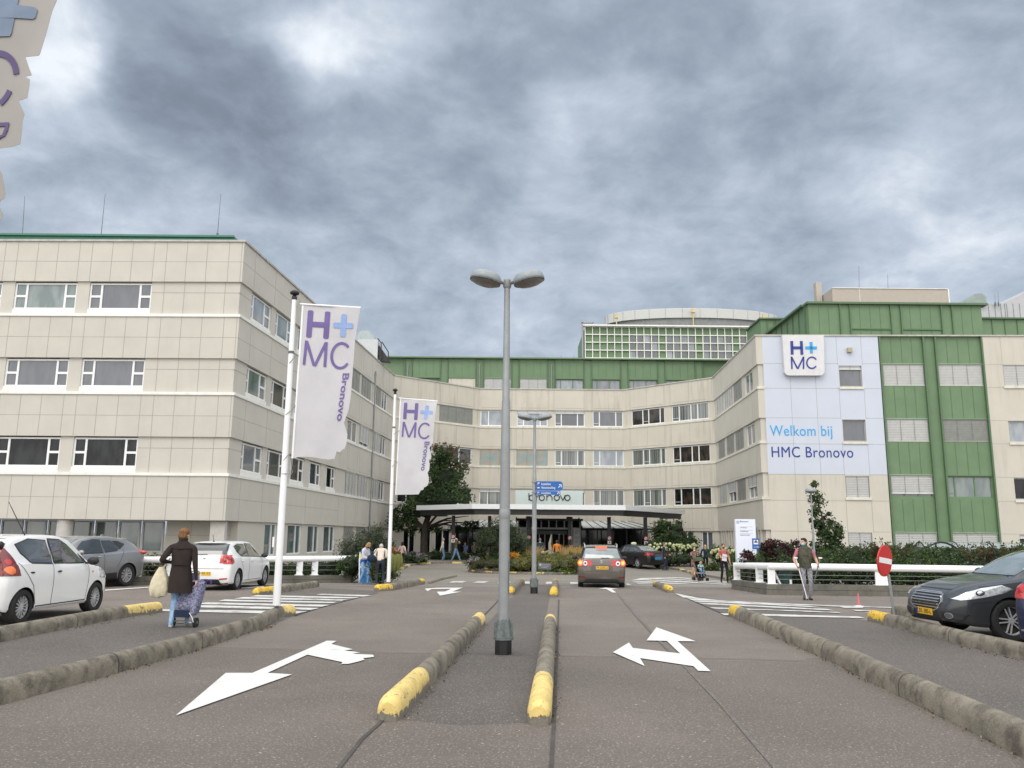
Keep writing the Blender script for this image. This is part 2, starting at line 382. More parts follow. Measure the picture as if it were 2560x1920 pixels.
def strip(name,pxs,w,mat,off=.009,kind='structure'):
    P=gp(pxs); L=[];R_=[]
    for i,p in enumerate(P):
        d=(P[min(i+1,len(P)-1)]-P[max(i-1,0)]); d.z=0; d.normalize(); n=Vector((-d.y,d.x,0)); ww=w if not isinstance(w,(list,tuple)) else w[i]
        L.append(p+n*ww/2); R_.append(p-n*ww/2)
    return ground_poly(name,L+R_[::-1],off,mat,kind)
for pl,ww in (([(475,1619),(700,1624),(958,1633),(1130,1636)],.02),([(1395,1641),(1600,1645),(1800,1648),(2072,1656)],.02),([(1140,1635),(1330,1640)],.015),
   ([(845,1925),(905,1850),(957,1803)],.035),([(1376,1960),(1380,1880),(1387,1780),(1393,1640),(1395,1560),(1397,1500)],.03),([(1212,1537),(1250,1498)],.03),
   ([(660,1464),(1100,1459),(1300,1463),(1480,1466),(1632,1468)],.06),([(1690,1469),(1830,1471)],.08),
   ([(735,1541),(800,1520),(945,1482)],.04),([(1690,1484),(1760,1515),(1820,1541)],.04),([(2016,1648),(2080,1651)],.02)):
    strip('road_joint',pl,ww,m_dark,.012)
m_track=road_mat('asphalt_seam',(.135,.122,.110),3)
for pl,ww in (([(1545,1486),(1600,1550),(1645,1600),(1700,1655),(1800,1760),(1950,1935)],[.07,.06,.05,.045,.04,.04]),): strip('asphalt_seam',pl,ww,m_track,.010)
def mark(name,px,mat=m_line): return ground_poly(name,gp(px),.016,mat)
mark('arrow_marking',[(439,1793),(564,1685.5),(631,1685.5),(817,1604.3),(841,1604.8),(828.4,1612.7),(882,1626),(860,1629),(901,1634),(880,1637),(933,1640),(935,1645),(907,1648.5),(912,1652),(895,1657),(870,1663),(853,1663),(856,1658.4),(768.2,1639.6),(668.7,1685.5),(729.8,1689.5)])
mark('arrow_marking',[(1641,1570.3),(1739.5,1605.6),(1694,1605.3),(1777.2,1681.3),(1745.5,1680.2),(1733.8,1668.5),(1600.4,1648.2),(1611.7,1668),(1532.5,1633.3),(1572.4,1608.8),(1582.2,1622.4),(1700.2,1636.5),(1667.3,1604.8),(1616.6,1603.4)])
mark('arrow_marking',[(1061.6,1472.7),(1095,1470.5),(1157.5,1470),(1131.2,1480),(1153,1480.5),(1099.6,1490.4),(1092,1480.5),(1113,1480),(1127.6,1473.2),(1078.8,1473.8),(1068.9,1479.2)])
mark('arrow_marking',[(1496.4,1472.5),(1515,1470),(1546,1473.5),(1530,1474.5),(1541,1482.5),(1531,1482.5),(1516,1474)])
for q in ([(1122,1457.8),(1131,1453.7),(1165.6,1453.7),(1156.6,1457.5)],[(1181,1457.8),(1195,1454),(1222.6,1454),(1211,1457.8)],[(1242,1459),(1251,1454.6),(1278,1454.8),(1272,1459.4)],[(1311,1454.8),(1329,1454.9),(1327,1460.2),(1310,1460)],
   [(1366,1455),(1382,1455.2),(1380,1460.6),(1364,1460.4)],[(1425,1456),(1446,1456.2),(1449,1461.6),(1426,1461.4)],[(1484,1458),(1512,1458.2),(1518,1463),(1488,1462.8)],[(1566,1459.4),(1570,1459.4),(1581,1464.6),(1566,1464.4)]):
    mark('crossing_marking',q,m_line2)
Zl=lambda x,y:(340+x/3.95,1370+y/3.95)
for q in ([(245,630),(250,612),(1690,632),(1560,660)],[(600,592),(640,570),(1815,600),(1720,618)],[(600,560),(690,542),(1915,568),(1830,585)],[(810,530),(880,514),(1990,538),(1940,550)],
   [(970,506),(1060,490),(2090,513),(2030,526)],[(1120,484),(1200,470),(2212,492),(2130,504)],[(1780,466),(1830,458),(2330,472),(2250,484)]):
    mark('crossing_marking',[Zl(*p) for p in q],m_line2)
Zr=lambda x,y:(1500+x/3.687,1400+y/3.687)
Z7=lambda x,y:(1900+x/3.318,1200+y/3.318)
for q in ([Zr(690,312),Zr(730,318),Zr(905,354),Zr(1000,364),Zr(1250,386),Zr(1250,391),Zr(770,352)],[Zr(800,358),Zr(1500,398),Z7(640,1046),Z7(1250,1064),Z7(1250,1070),Z7(630,1054),Zr(1500,406),Zr(850,374)],
   [Zr(850,378),Zr(1300,396),Z7(420,1050),Z7(505,1063),Zr(1300,408),Zr(890,390)],[Zr(900,398),Zr(1300,416),Z7(560,1075),Z7(615,1088),Zr(1300,430),Zr(950,412)],
   [Zr(1010,442),Zr(1300,452),Z7(640,1100),Z7(680,1110),Zr(1500,466),Zr(1060,456)],[Zr(1105,498),Zr(1450,502),Z7(820,1138),Z7(870,1150),Z7(780,1150),Zr(1480,522),Zr(1150,515)],
   [Z7(635,1051),Z7(860,1058),Z7(850,1067),Z7(700,1066)],[Z7(760,1081),Z7(930,1088),Z7(990,1096),Z7(800,1092)],[Z7(870,1106),Z7(960,1108),Z7(940,1115)]):
    mark('crossing_marking',q,m_line2)
for q in ([(1576,1452),(1602,1446),(1700,1444),(1822,1455),(1822,1456.5),(1700,1446)],[(1580,1455),(1700,1448.5),(1823,1457.5),(1822,1459),(1700,1450.5),(1590,1456.6)],[(1588,1458),(1700,1453),(1824,1461),(1822,1462.6),(1700,1455.4),(1596,1460)],[(1598,1461),(1700,1458),(1735,1458.6),(1700,1460.4)]):
    mark('crossing_marking',q,m_line2)
mark('bay_line',[(262,1475.5),(375,1468),(375,1470),(262,1478)]); mark('bay_line',[(603,1470),(660,1466),(660,1468),(603,1472.5)])
# low painted kerb strips round the forecourt
def kerb_run(name,pxs,w,h,mat,side,tips=(0,0),label=None,cat='kerb',ymat=None,world=None,group=None,seg=2.0):
    P=world or gp(pxs)
    P=[Vector((p[0],p[1],0)) for p in P]
    # resample
    Q=[P[0]]
    for a,b in zip(P,P[1:]):
        n=max(4,int((b-a).length/.35))
        for i in range(1,n+1): Q.append(a.lerp(b,i/n))
    L=0; acc=[0]
    for a,b in zip(Q,Q[1:]): L+=(b-a).length; acc.append(L)
    prof=[(0,0),(0,h*.48),(.06*w,h*.72),(.2*w,h*.9),(.36*w,h*.985),(.5*w,h),(.64*w,h*.985),(.8*w,h*.9),(.94*w,h*.72),(w,h*.48),(w,0)]
    def sec(i,sc=1.):
        d=(Q[min(i+1,len(Q)-1)]-Q[max(i-1,0)]).normalized(); n=Vector((-d.y,d.x,0))*side; o=[]
        for a,z in prof:
            a2=w/2+(a-w/2)*sc; p=Q[i]+n*a2; o.append(Vector((p.x,p.y,gz(p.y)+(z*sc if z>0 else -.05))))
        return o
    def piece(ids,nm,mat_,parent,e0,e1,grow=1.):
        b=MB(); rows=[]
        secs=[sec(i,grow) for i in ids]
        if e0:
            d=(Q[ids[1]]-Q[ids[0]]).normalized()
            secs=[[p-d*k for p in sec(ids[0],s_*grow)] for s_,k in((.72,.13),(.88,.10),(.96,.05))]+secs
        if e1:
            d=(Q[ids[-1]]-Q[ids[-2]]).normalized()
            secs=secs+[[p+d*k for p in sec(ids[-1],s_*grow)] for s_,k in((.96,.05),(.88,.10),(.72,.13))]
        n=len(prof); vs=[p for s_ in secs for p in s_]; fs=[]
        for r in range(len(secs)-1):
            for k in range(n-1): fs.append((r*n+k,r*n+k+1,(r+1)*n+k+1,(r+1)*n+k))
        fs+=[tuple(range(n)),tuple(range((len(secs)-1)*n,len(secs)*n))]
        b.add(vs,fs); return b.build(nm,mat_,parent,smooth=True)
    root=thing(name,label,cat,(0,0,0),0,group)
    i0=0;i1=len(Q)-1
    if tips[0]:
        while acc[i0]<tips[0] and i0<len(Q)-3: i0+=1
    if tips[1]:
        while L-acc[i1]<tips[1] and i1>i0+1: i1-=1
    if i1-i0>=1:
        # blocks
        cur=i0
        while cur<i1:
            nx=cur+1
            while nx<i1 and acc[nx]-acc[cur]<seg: nx+=1
            if i1-nx<2: nx=i1
            ids=list(range(cur,nx+1)); ob=piece(ids,'kerb_block',mat,root,cur==0 and not tips[0],nx==len(Q)-1 and not tips[1])
            # joint collar
            if nx<i1:
                d=(Q[nx]-Q[nx-1]).normalized(); s1=[p-d*.012 for p in sec(nx,1.012)]; s2=[p+d*.012 for p in sec(nx,1.012)]
                b=MB(); n=len(prof); b.add(s1+s2,[(k,k+1,n+k+1,n+k) for k in range(n-1)]); b.build('block_joint',m_dark,ob)
            cur=nx
    if tips[0]: piece(list(range(0,i0+1)),'yellow_tip',ymat or m_yel,root,True,False,1.02)
    if tips[1] and i1>=len(Q)-1: i1=len(Q)-2
    if tips[1]: piece(list(range(i1,len(Q))),'yellow_tip',ymat or m_yel,root,False,True,1.02)
    return root
KG='concrete bumper kerbs beside the lanes'
kerb_run('concrete_kerb',[(-700,1950),(-300,1842),(0,1763),(250,1695),(480,1629),(650,1573),(698,1549)],.21,.215,m_kerb,1,(0,0),'long grey concrete bumper kerb at left of the left lane, ending at the nearest flagpole',group=KG)
kerb_run('concrete_kerb',[(703,1544.5),(735,1539)],.21,.215,m_kerb,1,(0,.34),'short yellow-ended kerb stub just past the nearest flagpole',group=KG,ymat=m_yelp)
kerb_run('concrete_kerb',[(-500,1745),(0,1605.6),(164,1572.7),(342,1539.8),(401,1531.5)],.21,.215,m_kerb,1,(0,1.1),'grey kerb with yellow end beside the white hatchback, behind the walking woman',group=KG,ymat=m_yelp)
kerb_run('concrete_kerb',[(651,1488.5),(699,1483),(797,1467.5)],.21,.215,m_kerb,1,(1.1,0),'kerb with one yellow end behind the nearest flagpole, past the left crossing',group=KG)
kerb_run('concrete_kerb',[(952,1478.6),(982,1476.5),(1062,1460.5)],.21,.215,m_kerb,1,(.5,.4),'short kerb with two yellow ends at the foot of the far flagpole',group=KG)
kerb_run('concrete_kerb',[(1004,1797),(1110,1680),(1213,1561)],.21,.215,m_kerb,1,(1.15,.4),'left of the two nearest centre-island kerbs, worn yellow end towards the viewer',group=KG,ymat=m_yelp)
kerb_run('concrete_kerb',[(1378,1806),(1385,1690),(1390,1566)],.21,.215,m_kerb,1,(1.2,.35),'right of the two nearest centre-island kerbs, peeling yellow end towards the viewer',group=KG,ymat=m_yelp)
kerb_run('concrete_kerb',[(1284,1488),(1312,1459)],.26,.22,m_kerb,1,(.6,.3),'far left centre-island kerb beside the second lamp post',group=KG)
kerb_run('concrete_kerb',[(1394,1493),(1396,1463)],.24,.24,m_kerb,1,(1.2,.4),'far right centre-island kerb beside the second lamp post',group=KG)
kerb_run('concrete_kerb',[(1632,1466.5),(1667,1481.5)],.21,.215,m_kerb,1,(.5,1.0),'short kerb with two yellow ends right of the brown car',group=KG)
kerb_run('concrete_kerb',[(1822,1540),(1931,1590),(2078,1655),(2162,1699),(2560,1898),(3300,2260)],.235,.235,m_kerb,1,(.5,0),'long kerb running down to the lower right corner, yellow at its far end',group=KG,seg=2.6)
kerb_run('concrete_kerb',[(2172,1553),(2274,1578.2),(2400,1613),(2480,1631),(2560,1650.6),(2900,1742)],.21,.215,m_kerb,1,(.75,0),'kerb with yellow end under the nose of the grey saloon car',group=KG,seg=2.6)
kerb_run('concrete_kerb',[(2234,1539),(2290,1546),(2420,1560)],.21,.215,m_kerb,1,(0,0),'plain grey kerb behind the no-entry sign post',group=KG)
kerb_run('concrete_kerb',[(1079,1459),(1104,1451),(1142,1442)],.16,.10,m_kerb,1,(0,2.6),'thin low yellow kerb on the forecourt near the far flagpole',ymat=m_yelp)
def painted_edge(name,pxs,side,label,w=.22,h=.12,world=None):
    P=world or gp(pxs); P=[Vector((p[0],p[1],0)) for p in P]; Q=[P[0]]
    for a,b in zip(P,P[1:]):
        n=max(1,int(round((b-a).length/.8)))
        for i in range(1,n+1): Q.append(a.lerp(b,i/n))
    b=MB()
    N_=[]
    for i in range(len(Q)):
        if world is not None and (Q[0]-Q[-1]).length<.01: d=(Q[(i+1)%(len(Q)-1)]-Q[i-1 if i>0 else len(Q)-2])
        else: d=Q[min(i+1,len(Q)-1)]-Q[max(i-1,0)]
        d.normalize(); N_.append(Vector((-d.y,d.x,0))*side*w)
    for i in range(len(Q)-1):
        b.mat(1 if i%3==0 else 0); a,c=Q[i],Q[i+1]; a2,c2=a+N_[i],c+N_[i+1]
        lo=[Vector((p.x,p.y,gz(p.y)-.05)) for p in(a,c,c2,a2)]; hi=[Vector((p.x,p.y,gz(p.y)+h)) for p in(a,c,c2,a2)]
        b.hexa(lo,hi)
    return tag(b.build(name,[m_kerb,m_yelp]),label,'kerb')
painted_edge('painted_kerb',[(1008,1424),(1012,1421.7),(1026,1416),(1050,1411.7),(1077,1410),(1131,1409),(1200,1408)],1,'low curved pavement kerb with yellow dashes below the purple bush')
painted_edge('painted_kerb',[(1640,1419),(1665,1421.8),(1699,1426.8),(1723,1432.7),(1732,1438),(1735,1444)],1,'low curved pavement kerb with yellow dashes behind the pushchair')
painted_edge('painted_kerb',[(1824,1452),(1848,1449),(1885,1450)],1,'low kerb stub with a faded stripe behind the end of the right rail')
# raised pavements
def slab(name,pts,h,mat):
    P=[Vector((p[0],p[1],0)) for p in pts]
    bm=bmesh.new(); vs=[bm.verts.new((p.x,p.y,0)) for p in P]
    for t in tessellate_polygon([[p for p in P]]): bm.faces.new([vs[i] for i in t])
    for y,_ in GB[1:-1]: bmesh.ops.bisect_plane(bm,geom=bm.verts[:]+bm.edges[:]+bm.faces[:],plane_co=(0,y,0),plane_no=(0,1,0))
    r=bmesh.ops.extrude_face_region(bm,geom=bm.faces[:]); top=[e for e in r['geom'] if isinstance(e,bmesh.types.BMVert)]
    for v in bm.verts: v.co.z=gz(v.co.y)-.05
    for v in top: v.co.z=gz(v.co.y)+h
    bmesh.ops.recalc_face_normals(bm,faces=bm.faces); me=bpy.data.meshes.new(name); bm.to_mesh(me); bm.free(); me.materials.append(mat)
    o=bpy.data.objects.new(name,me); C.objects.link(o); return struct(o)
kl=gp([(1012,1421),(1026,1415.3),(1050,1411),(1077,1409.3),(1131,1408.3),(1200,1407.3)])
slab('pavement',[(p.x,p.y+.15) for p in kl]+[(2,72),(-9,68),(-11.5,50),(-9.5,44)],.11,m_plaza)
kr=gp([(1640,1418.2),(1665,1421),(1699,1426),(1723,1432),(1732,1437)])
slab('pavement',[(p.x+.1,p.y+.15) for p in kr]+[(10.5,36),(12.5,36),(16,50),(15.8,66),(7,72)],.11,m_plaza)
# ---------------------------------------------------------------- facades
ZP=14.55; HD=[2.15,5.71,9.19,12.69]; SL=[None,4.02,7.54,11.06]   # heads of rows 0..3, sills of rows 1..3
_a=PZ(615,605,ZP); _a0=PZ(0,603,ZP); _g0=PZ(1905,838,ZP); _g=PZ(2560,839,ZP)
A=Vector((-12.13,35.73,0)); B=Vector((-9.75,67.33,0)); Cc=Vector((-2.86,73.39,0)); Dd=Vector((9.99,73.27,0)); Ee=Vector((16.53,67.1,0)); Ff=Vector((15.8,52.51,0))
A0=A+(_a0-_a).normalized().xy.to_3d()*16; Gg=Ff+(_g-_g0).normalized().xy.to_3d()*24
CHN=[A0,A,B,Cc,Dd,Ee,Ff,Gg]
def sdir(i): return (CHN[i+1]-CHN[i]).normalized()
def snorm(i): d=sdir(i); return Vector((d.y,-d.x,0))
def offp(i,t):
    p=CHN[i]
    if i==0: return p+snorm(0)*t
    if i==len(CHN)-1: return p+snorm(i-1)*t
    a,b=snorm(i-1),snorm(i); m=(a+b).normalized(); return p+m*(t/m.dot(a))
def slen(i): return (CHN[i+1]-CHN[i]).length
def fpt(i,u,t,z):
    if u<=1e-4: p=offp(i,t)
    elif u>=slen(i)-1e-4: p=offp(i+1,t)
    else: p=CHN[i]+sdir(i)*u+snorm(i)*t
    return Vector((p.x,p.y,z))
def fbox(b,i,u0,u1,z0,z1,t0,t1):
    q=lambda z:[fpt(i,u0,t1,z),fpt(i,u1,t1,z),fpt(i,u1,t0,z),fpt(i,u0,t0,z)]
    b.hexa(q(z0),q(z1))
def fuz(i,px,py):
    d=Vector(ray(px,py)); n=snorm(i); o=Vector((0,0,CH)); t=(CHN[i]-o).dot(n)/d.dot(n); p=o+d*t
    return (p-CHN[i]).dot(sdir(i)),p.z
def fmx(i,u,t,z):
    p=CHN[i]+sdir(i)*u+snorm(i)*t; d=sdir(i)
    return Matrix(((d.x,-d.y,0,p.x),(d.y,d.x,0,p.y),(0,0,1,z),(0,0,0,1)))
# windows -----------------------------------------------------------------
_wc={}
def win_meshes(w,h,ty,blind,fm):
    key=(round(w,2),round(h,2),ty,blind,fm.name)
    if key in _wc: return _wc[key]
    w,h=key[0],key[1]; r={}
    b=MB(); f=.075; d=.07
    def bar(x0,x1,z0,z1,y0=0.,y1=d): b.box(((x0+x1)/2,(y0+y1)/2,(z0+z1)/2),(x1-x0,y1-y0,z1-z0))
    bar(0,f,0,h); bar(w-f,w,0,h); bar(f,w-f,0,f); bar(f,w-f,h-f,h)
    V={'L':[.19,.81],'S':[.14,.70],'C3':[.22,.76],'C2':[.27],'C2r':[.62],'D4':[.34,.52,.86],'D4b':[.2,.52,.7],'P1':[],'T2':[.5],'T3':[.33,.66],'R':[.62],'G3':[.18,.62]}[ty]
    for v in V: bar(v*w-.045,v*w+.045,f,h-f,.002,d-.002)
    if ty=='L':
        for a,c in((f,V[0]*w-.045),(V[1]*w+.045,w-f)): bar(a,c,h*.5-.05,h*.5+.05,.004,d-.004)
    if ty=='S': bar(V[1]*w+.045,w-f,h*.5-.05,h*.5+.05,.004,d-.004); bar(f,V[0]*w-.045,h*.5-.04,h*.5+.04,.004,d-.004)
    if ty in('C3','D4','D4b','G3') :
        a,c=(0,V[0]) if ty!='D4' else (V[0],V[1])
        bar(a*w+.09,c*w-.09,h*.2,h*.2+.03,.006,d-.006)
    me=b.build('window',fm); r['frame']=me.data; bpy.data.objects.remove(me)
    b=MB(); b.add([(f*.5,.045,f*.5),(w-f*.5,.045,f*.5),(w-f*.5,.045,h-f*.5),(f*.5,.045,h-f*.5)],[(0,1,2,3)]); me=b.build('glass',m_g1); r['glass']=me.data; bpy.data.objects.remove(me)
    if blind:
        b=MB(); z0={'full':-.02,'half':h*.52,'top':h*.84,'most':h*.2}[blind]
        n=max(2,int((h-z0)/.10))
        for k in range(n):
            za=z0+(h+.02-z0)*k/n; zb=z0+(h+.02-z0)*(k+.86)/n
            b.add([(.0,-.035,za),(w,-.035,za),(w,-.06,zb),(0,-.06,zb)],[(0,1,2,3)])
        b.box((w/2,-.05,z0-.02),(w,.05,.045)); b.box((w/2,-.045,h+.03),(w+.04,.09,.09))
        b.mat(1)
        nl=max(2,int(round(w/.95)))
        for k in range(nl+1): x=.03+(w-.06)*k/nl; b.box((x,-.075,(z0+h)/2),(.022,.012,h-z0))
        b.box((w/2,-.022,(z0+h)/2),(w-.01,.006,h-z0-.02))
        me=b.build('blind',[m_blind,m_slat]); r['blind']=me.data; bpy.data.objects.remove(me)
    _wc[key]=r; return r
def window(parent,mx,w,h,ty='C3',glass=None,blind=None,fm=None,label=None,bm=None):
    fm=fm or m_white; r=win_meshes(w,h,ty,blind,fm)
    o=bpy.data.objects.new('window',r['frame']); C.objects.link(o); o.parent=parent; o.matrix_world=mx
    if label: o['label']=label
    g=bpy.data.objects.new('glass',r['glass']); C.objects.link(g); g.parent=o
    g.data=r['glass']; g.material_slots[0].link='OBJECT'; g.material_slots[0].material=glass or m_g1
    if blind:
        k=bpy.data.objects.new('blind',r['blind']); C.objects.link(k); k.parent=o
        if bm: k.material_slots[0].link='OBJECT'; k.material_slots[0].material=bm
    return o
W_L=thing('hospital_wing','beige panelled four-storey wing at left with teal roof edge and white window frames','building',(-18,40,-.2))
W_C=thing('hospital_building','cream panelled middle building round the forecourt, green top storey and rooftop drum above','building',(3,74,-.38))
W_R=thing('hospital_wing','right-hand wing with pale blue welcome panel and green cladding strip','building',(20,55,-.38))
def loc_in(parent,mx): return parent_inv(parent)@mx
def win_at(parent,i,u0,u1,z0,z1,t,**k):
    mx=loc_in(parent,fmx(i,u0,t,z0)); o=window(parent,Matrix.Identity(4),u1-u0,z1-z0,**k); o.matrix_world=mx; o.matrix_parent_inverse=Matrix.Identity(4); o.matrix_basis=mx
    return o
def build_in(b,name,mats,parent,smooth=False):
    o=b.build(name,mats,parent,smooth); o.matrix_basis=parent_inv(parent); return o
def seg_bands(b,i,style,pier_mat=0):
    """spandrel bands, ledges and parapet of segment i (materials: 0 panel,1 joint,2 ledge,3 coping,4 soffit)"""
    L=slen(i)
    bands=[(HD[0],SL[1]),(HD[1],SL[2]),(HD[2],SL[3]),(HD[3],ZP)]
    for k,(z0,z1) in enumerate(bands):
        b.mat(0); fbox(b,i,0,L,z0,z1,0,-.45)
        if k<3: b.mat(2); fbox(b,i,0,L,z1+.001,z1+(.13 if style=='L' else .17),.055,-.30)
    b.mat(3); fbox(b,i,0,L,ZP+.001,ZP+.09,.07,-.5)
    b.mat(4)
def joints(b,i,us,z0,z1,t=.004,w=.022,mid=None):
    L=slen(i); b.mat(1)
    for u in us:
        if .05<u<L-.05: fbox(b,i,u-w/2,u+w/2,z0+.01,z1-.01,t,-.02)
    if mid: fbox(b,i,.01,L-.01,mid-w/2,mid+w/2,t-.0015,-.02)
def row_wall(b,i,holes,z0,z1,t=-.10,u0=0,u1=None):
    """wall strip between window openings"""
    u1=slen(i) if u1 is None else u1; c=u0; b.mat(0)
    for a,e in sorted(holes):
        if a-c>.02: fbox(b,i,c,a,z0,z1,t,-.45)
        c=e
    if u1-c>.02: fbox(b,i,c,u1,z0,z1,t,-.45)
def us(i,prs,py): return [(fuz(i,a,py)[0],fuz(i,c,py)[0]) for a,c in prs]
# ---- left wing ----------------------------------------------------------
wl=MB()
i=0; seg_bands(wl,0,'L'); seg_bands(wl,1,'L')
LX=slen(0)
wf=us(0,[(30.6,187),(218.6,375)],745)
per=wf[1][0]-wf[0][0]; ww=wf[0][1]-wf[0][0]
wf=[(wf[0][0]-per*k,wf[0][0]-per*k+ww) for k in(3,2,1)]+wf
for r in(1,2,3):
    row_wall(wl,0,wf,SL[r]+.13,HD[r])
    wl.mat(2)
    for n_,(a,e) in enumerate(wf):
        fbox(wl,0,a,e,SL[r]+.131,SL[r]+.36,-.09,-.3)
        if r==3: gl=[m_g2,m_g2,m_g3,m_g3,m_g2][n_]
        elif r==2: gl=m_g2
        else: gl=m_g1
        win_at(W_L,0,a,e,SL[r]+.36,HD[r]-.05,-.16,ty='L',glass=gl)
    wl.mat(1); fbox(wl,0,wf[-1][1]+.02,LX-.02,HD[r]-.50,HD[r]-.48,-.094,-.12)
    for k in(.55,1.47,2.4,3.3): fbox(wl,0,wf[-1][1]+k,wf[-1][1]+k+.02,SL[r]+.14,HD[r]-.01,-.094,-.12)
jl=[]
for k in range(-3,4):
    a=wf[3][0]+per*k
    for q in(0,.92,1.84,ww): jl.append(a+q)
for z0,z1 in((HD[0],SL[1]),(HD[1],SL[2]),(HD[2],SL[3]),(HD[3],ZP)): joints(wl,0,jl,z0,z1,mid=(z0+z1)/2)
# side of the left wing
hb=fuz(1,856,1050)[0]   # change of cladding pattern
s3=us(1,[(637,681),(697,739),(757,790)],815)
s1=us(1,[(609,662),(674,722),(731,767),(780,809),(822,845)],1130)
small1=us(1,[(867,891),(898,920),(936,947),(951,964)],1190)
for r in(1,2,3):
    hs=s1+small1
    row_wall(wl,1,hs,SL[r]+.13,HD[r])
    for n_,(a,e) in enumerate(s1):
        wl.mat(2); fbox(wl,1,a,e,SL[r]+.131,SL[r]+.36,-.09,-.3)
        win_at(W_L,1,a,e,SL[r]+.36,HD[r]-.05,-.16,ty='S',glass=[m_g1,m_g1,m_g3][r-1] if n_%3 else [m_g2,m_g3,m_g4][r-1])
    for n_,(a,e) in enumerate(small1):
        win_at(W_L,1,a,e,SL[r]+.2,HD[r]-.05,-.13,ty='T2',glass=m_g2,blind=('full' if (n_<2 and r!=2) or n_==2 else ('most' if n_==1 else None)),bm=m_blindd if r==3 else None,fm=m_white if n_!=2 else m_gray)
    wl.mat(1); fbox(wl,1,.02,s1[0][0]-.02,HD[r]-.50,HD[r]-.48,-.094,-.12)
for z0,z1 in((HD[0],SL[1]),(HD[1],SL[2]),(HD[2],SL[3]),(HD[3],ZP)):
    joints(wl,1,[hb]+[s1[k][0]+2.6 for k in(0,2)]+[1.4],z0,z1)
    wl.mat(1); fbox(wl,1,.02,hb-.02,(z0+z1)/2-.011,(z0+z1)/2+.011,.0035,-.02)
    for a,e in small1:
        for u in(a-.1,e+.1): fbox(wl,1,u-.009,u+.009,z0+.1,z1-.1,.004,-.02)
        fbox(wl,1,a-.1,e+.1,z0+.16,z0+.175,.005,-.02)
# ground floor: recessed strip with round columns at the front, windows on the side
gzb=-.32
sg=us(1,[(666,695),(723,757),(773,801),(813,840),(862,884),(893,915),(924,940),(947,960)],1360)
row_wall(wl,1,sg,.55,HD[0],-.12,u0=1.7); fbox(wl,1,1.7,slen(1),gzb,.55,-.12,-.45)
for n_,(a,e) in enumerate(sg): win_at(W_L,1,a,e,.55,HD[0]-.03,-.16,ty='R' if n_<4 else 'T2',glass=m_g3 if n_<4 else m_g2,blind=None if n_<4 else 'full',bm=m_blindd)
wl.mat(0); T=-1.75
uw=fuz(0,425,1320)[0]-1.0
for z0,z1,u0,u1 in((gzb,.75,0,LX-.13),(.75,HD[0],uw+.1,LX-.13),): fbox(wl,0,max(u0,.01),u1,z0,z1,T,T-.3)
wl.mat(1); [fbox(wl,0,u_,u_+.02,.76,HD[0]-.01,T+.004,T-.05) for u_ in(uw+1.2,uw+2.4,LX-1.1)]; fbox(wl,0,uw+.12,LX-.14,1.5,1.52,T+.003,T-.05)
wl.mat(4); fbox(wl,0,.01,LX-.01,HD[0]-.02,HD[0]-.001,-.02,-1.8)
build_in(wl,'wall',[m_pan,m_joint,m_trimw,m_cop,m_soff],W_L)
n_=0; u=uw
while u>.3:
    win_at(W_L,0,u-.98,u,.75,HD[0]-.03,T+.02,ty='P1',glass=m_g3,fm=m_gray); u-=1.06
for px,wd in((148,.66),(537,.62)):
    u=fuz(0,px,1330)[0]; p=fpt(0,u,-.42,0); b=MB()
    if px<300: b.cyl((p.x,p.y,gzb),(p.x,p.y,HD[0]-.03),wd/2,n=24)
    else: b.box((p.x,p.y,(gzb+HD[0])/2-.02),(wd,.3,HD[0]-gzb-.03))
    build_in(b,'column',M('column_conc',(.46,.45,.42),.8,fine=.3),W_L,smooth=True)
# roof, core and teal roof edge
def roof_core(parent,segs,back,zr):
    b=MB()
    for i in segs:
        fbox(b,i,0,slen(i),HD[0]+.01,zr,-.46,-.75)
        if i: fbox(b,i,2.2 if i==1 else 0,slen(i),-.3,HD[0]+.009,-.46,-.75)
    build_in(b,'light_block_wall',m_core,parent)  # unseen dark wall added behind the facade to block sky light
    pts=[offp(segs[0],-.47)]+[offp(k+1,-.47) for k in segs]+[Vector(p) for p in back]
    b=MB(); b.prism([(p.x,p.y) for p in pts],zr-.1,zr,None); build_in(b,'roof',m_roof,parent)
roof_core(W_L,[0,1],[(-11,80),(-40,80),(-40,36)],14.2)
p0=PY(0,588,38.6); p1=PY(580,584.5,38.4)
b=MB(); b.box((p1.x/2-20,38.9,(14.3+p1.z)/2),(40+p1.x-.0,.25,p1.z-14.3)); b.box((p1.x-.12,46.4,(14.3+p1.z)/2),(.25,14.8,p1.z-14.3)); b.box((p1.x/2-20,38.72,p1.z-.02),(40+p1.x,.12,.1))
build_in(b,'roof_edge',m_teal,W_L)
# downpipe on the side
u=fuz(1,930,1100)[0]; pa=fpt(1,u,.09,-.3); b=MB(); b.cyl((pa.x,pa.y,0),(pa.x,pa.y,13.6),.055,n=10)
for z in(2,4.6,7.8,10.9,13.3): b.cyl((pa.x,pa.y,z),(pa.x,pa.y,z+.12),.075,n=10)
build_in(b,'downpipe',m_galv,W_L,smooth=True)
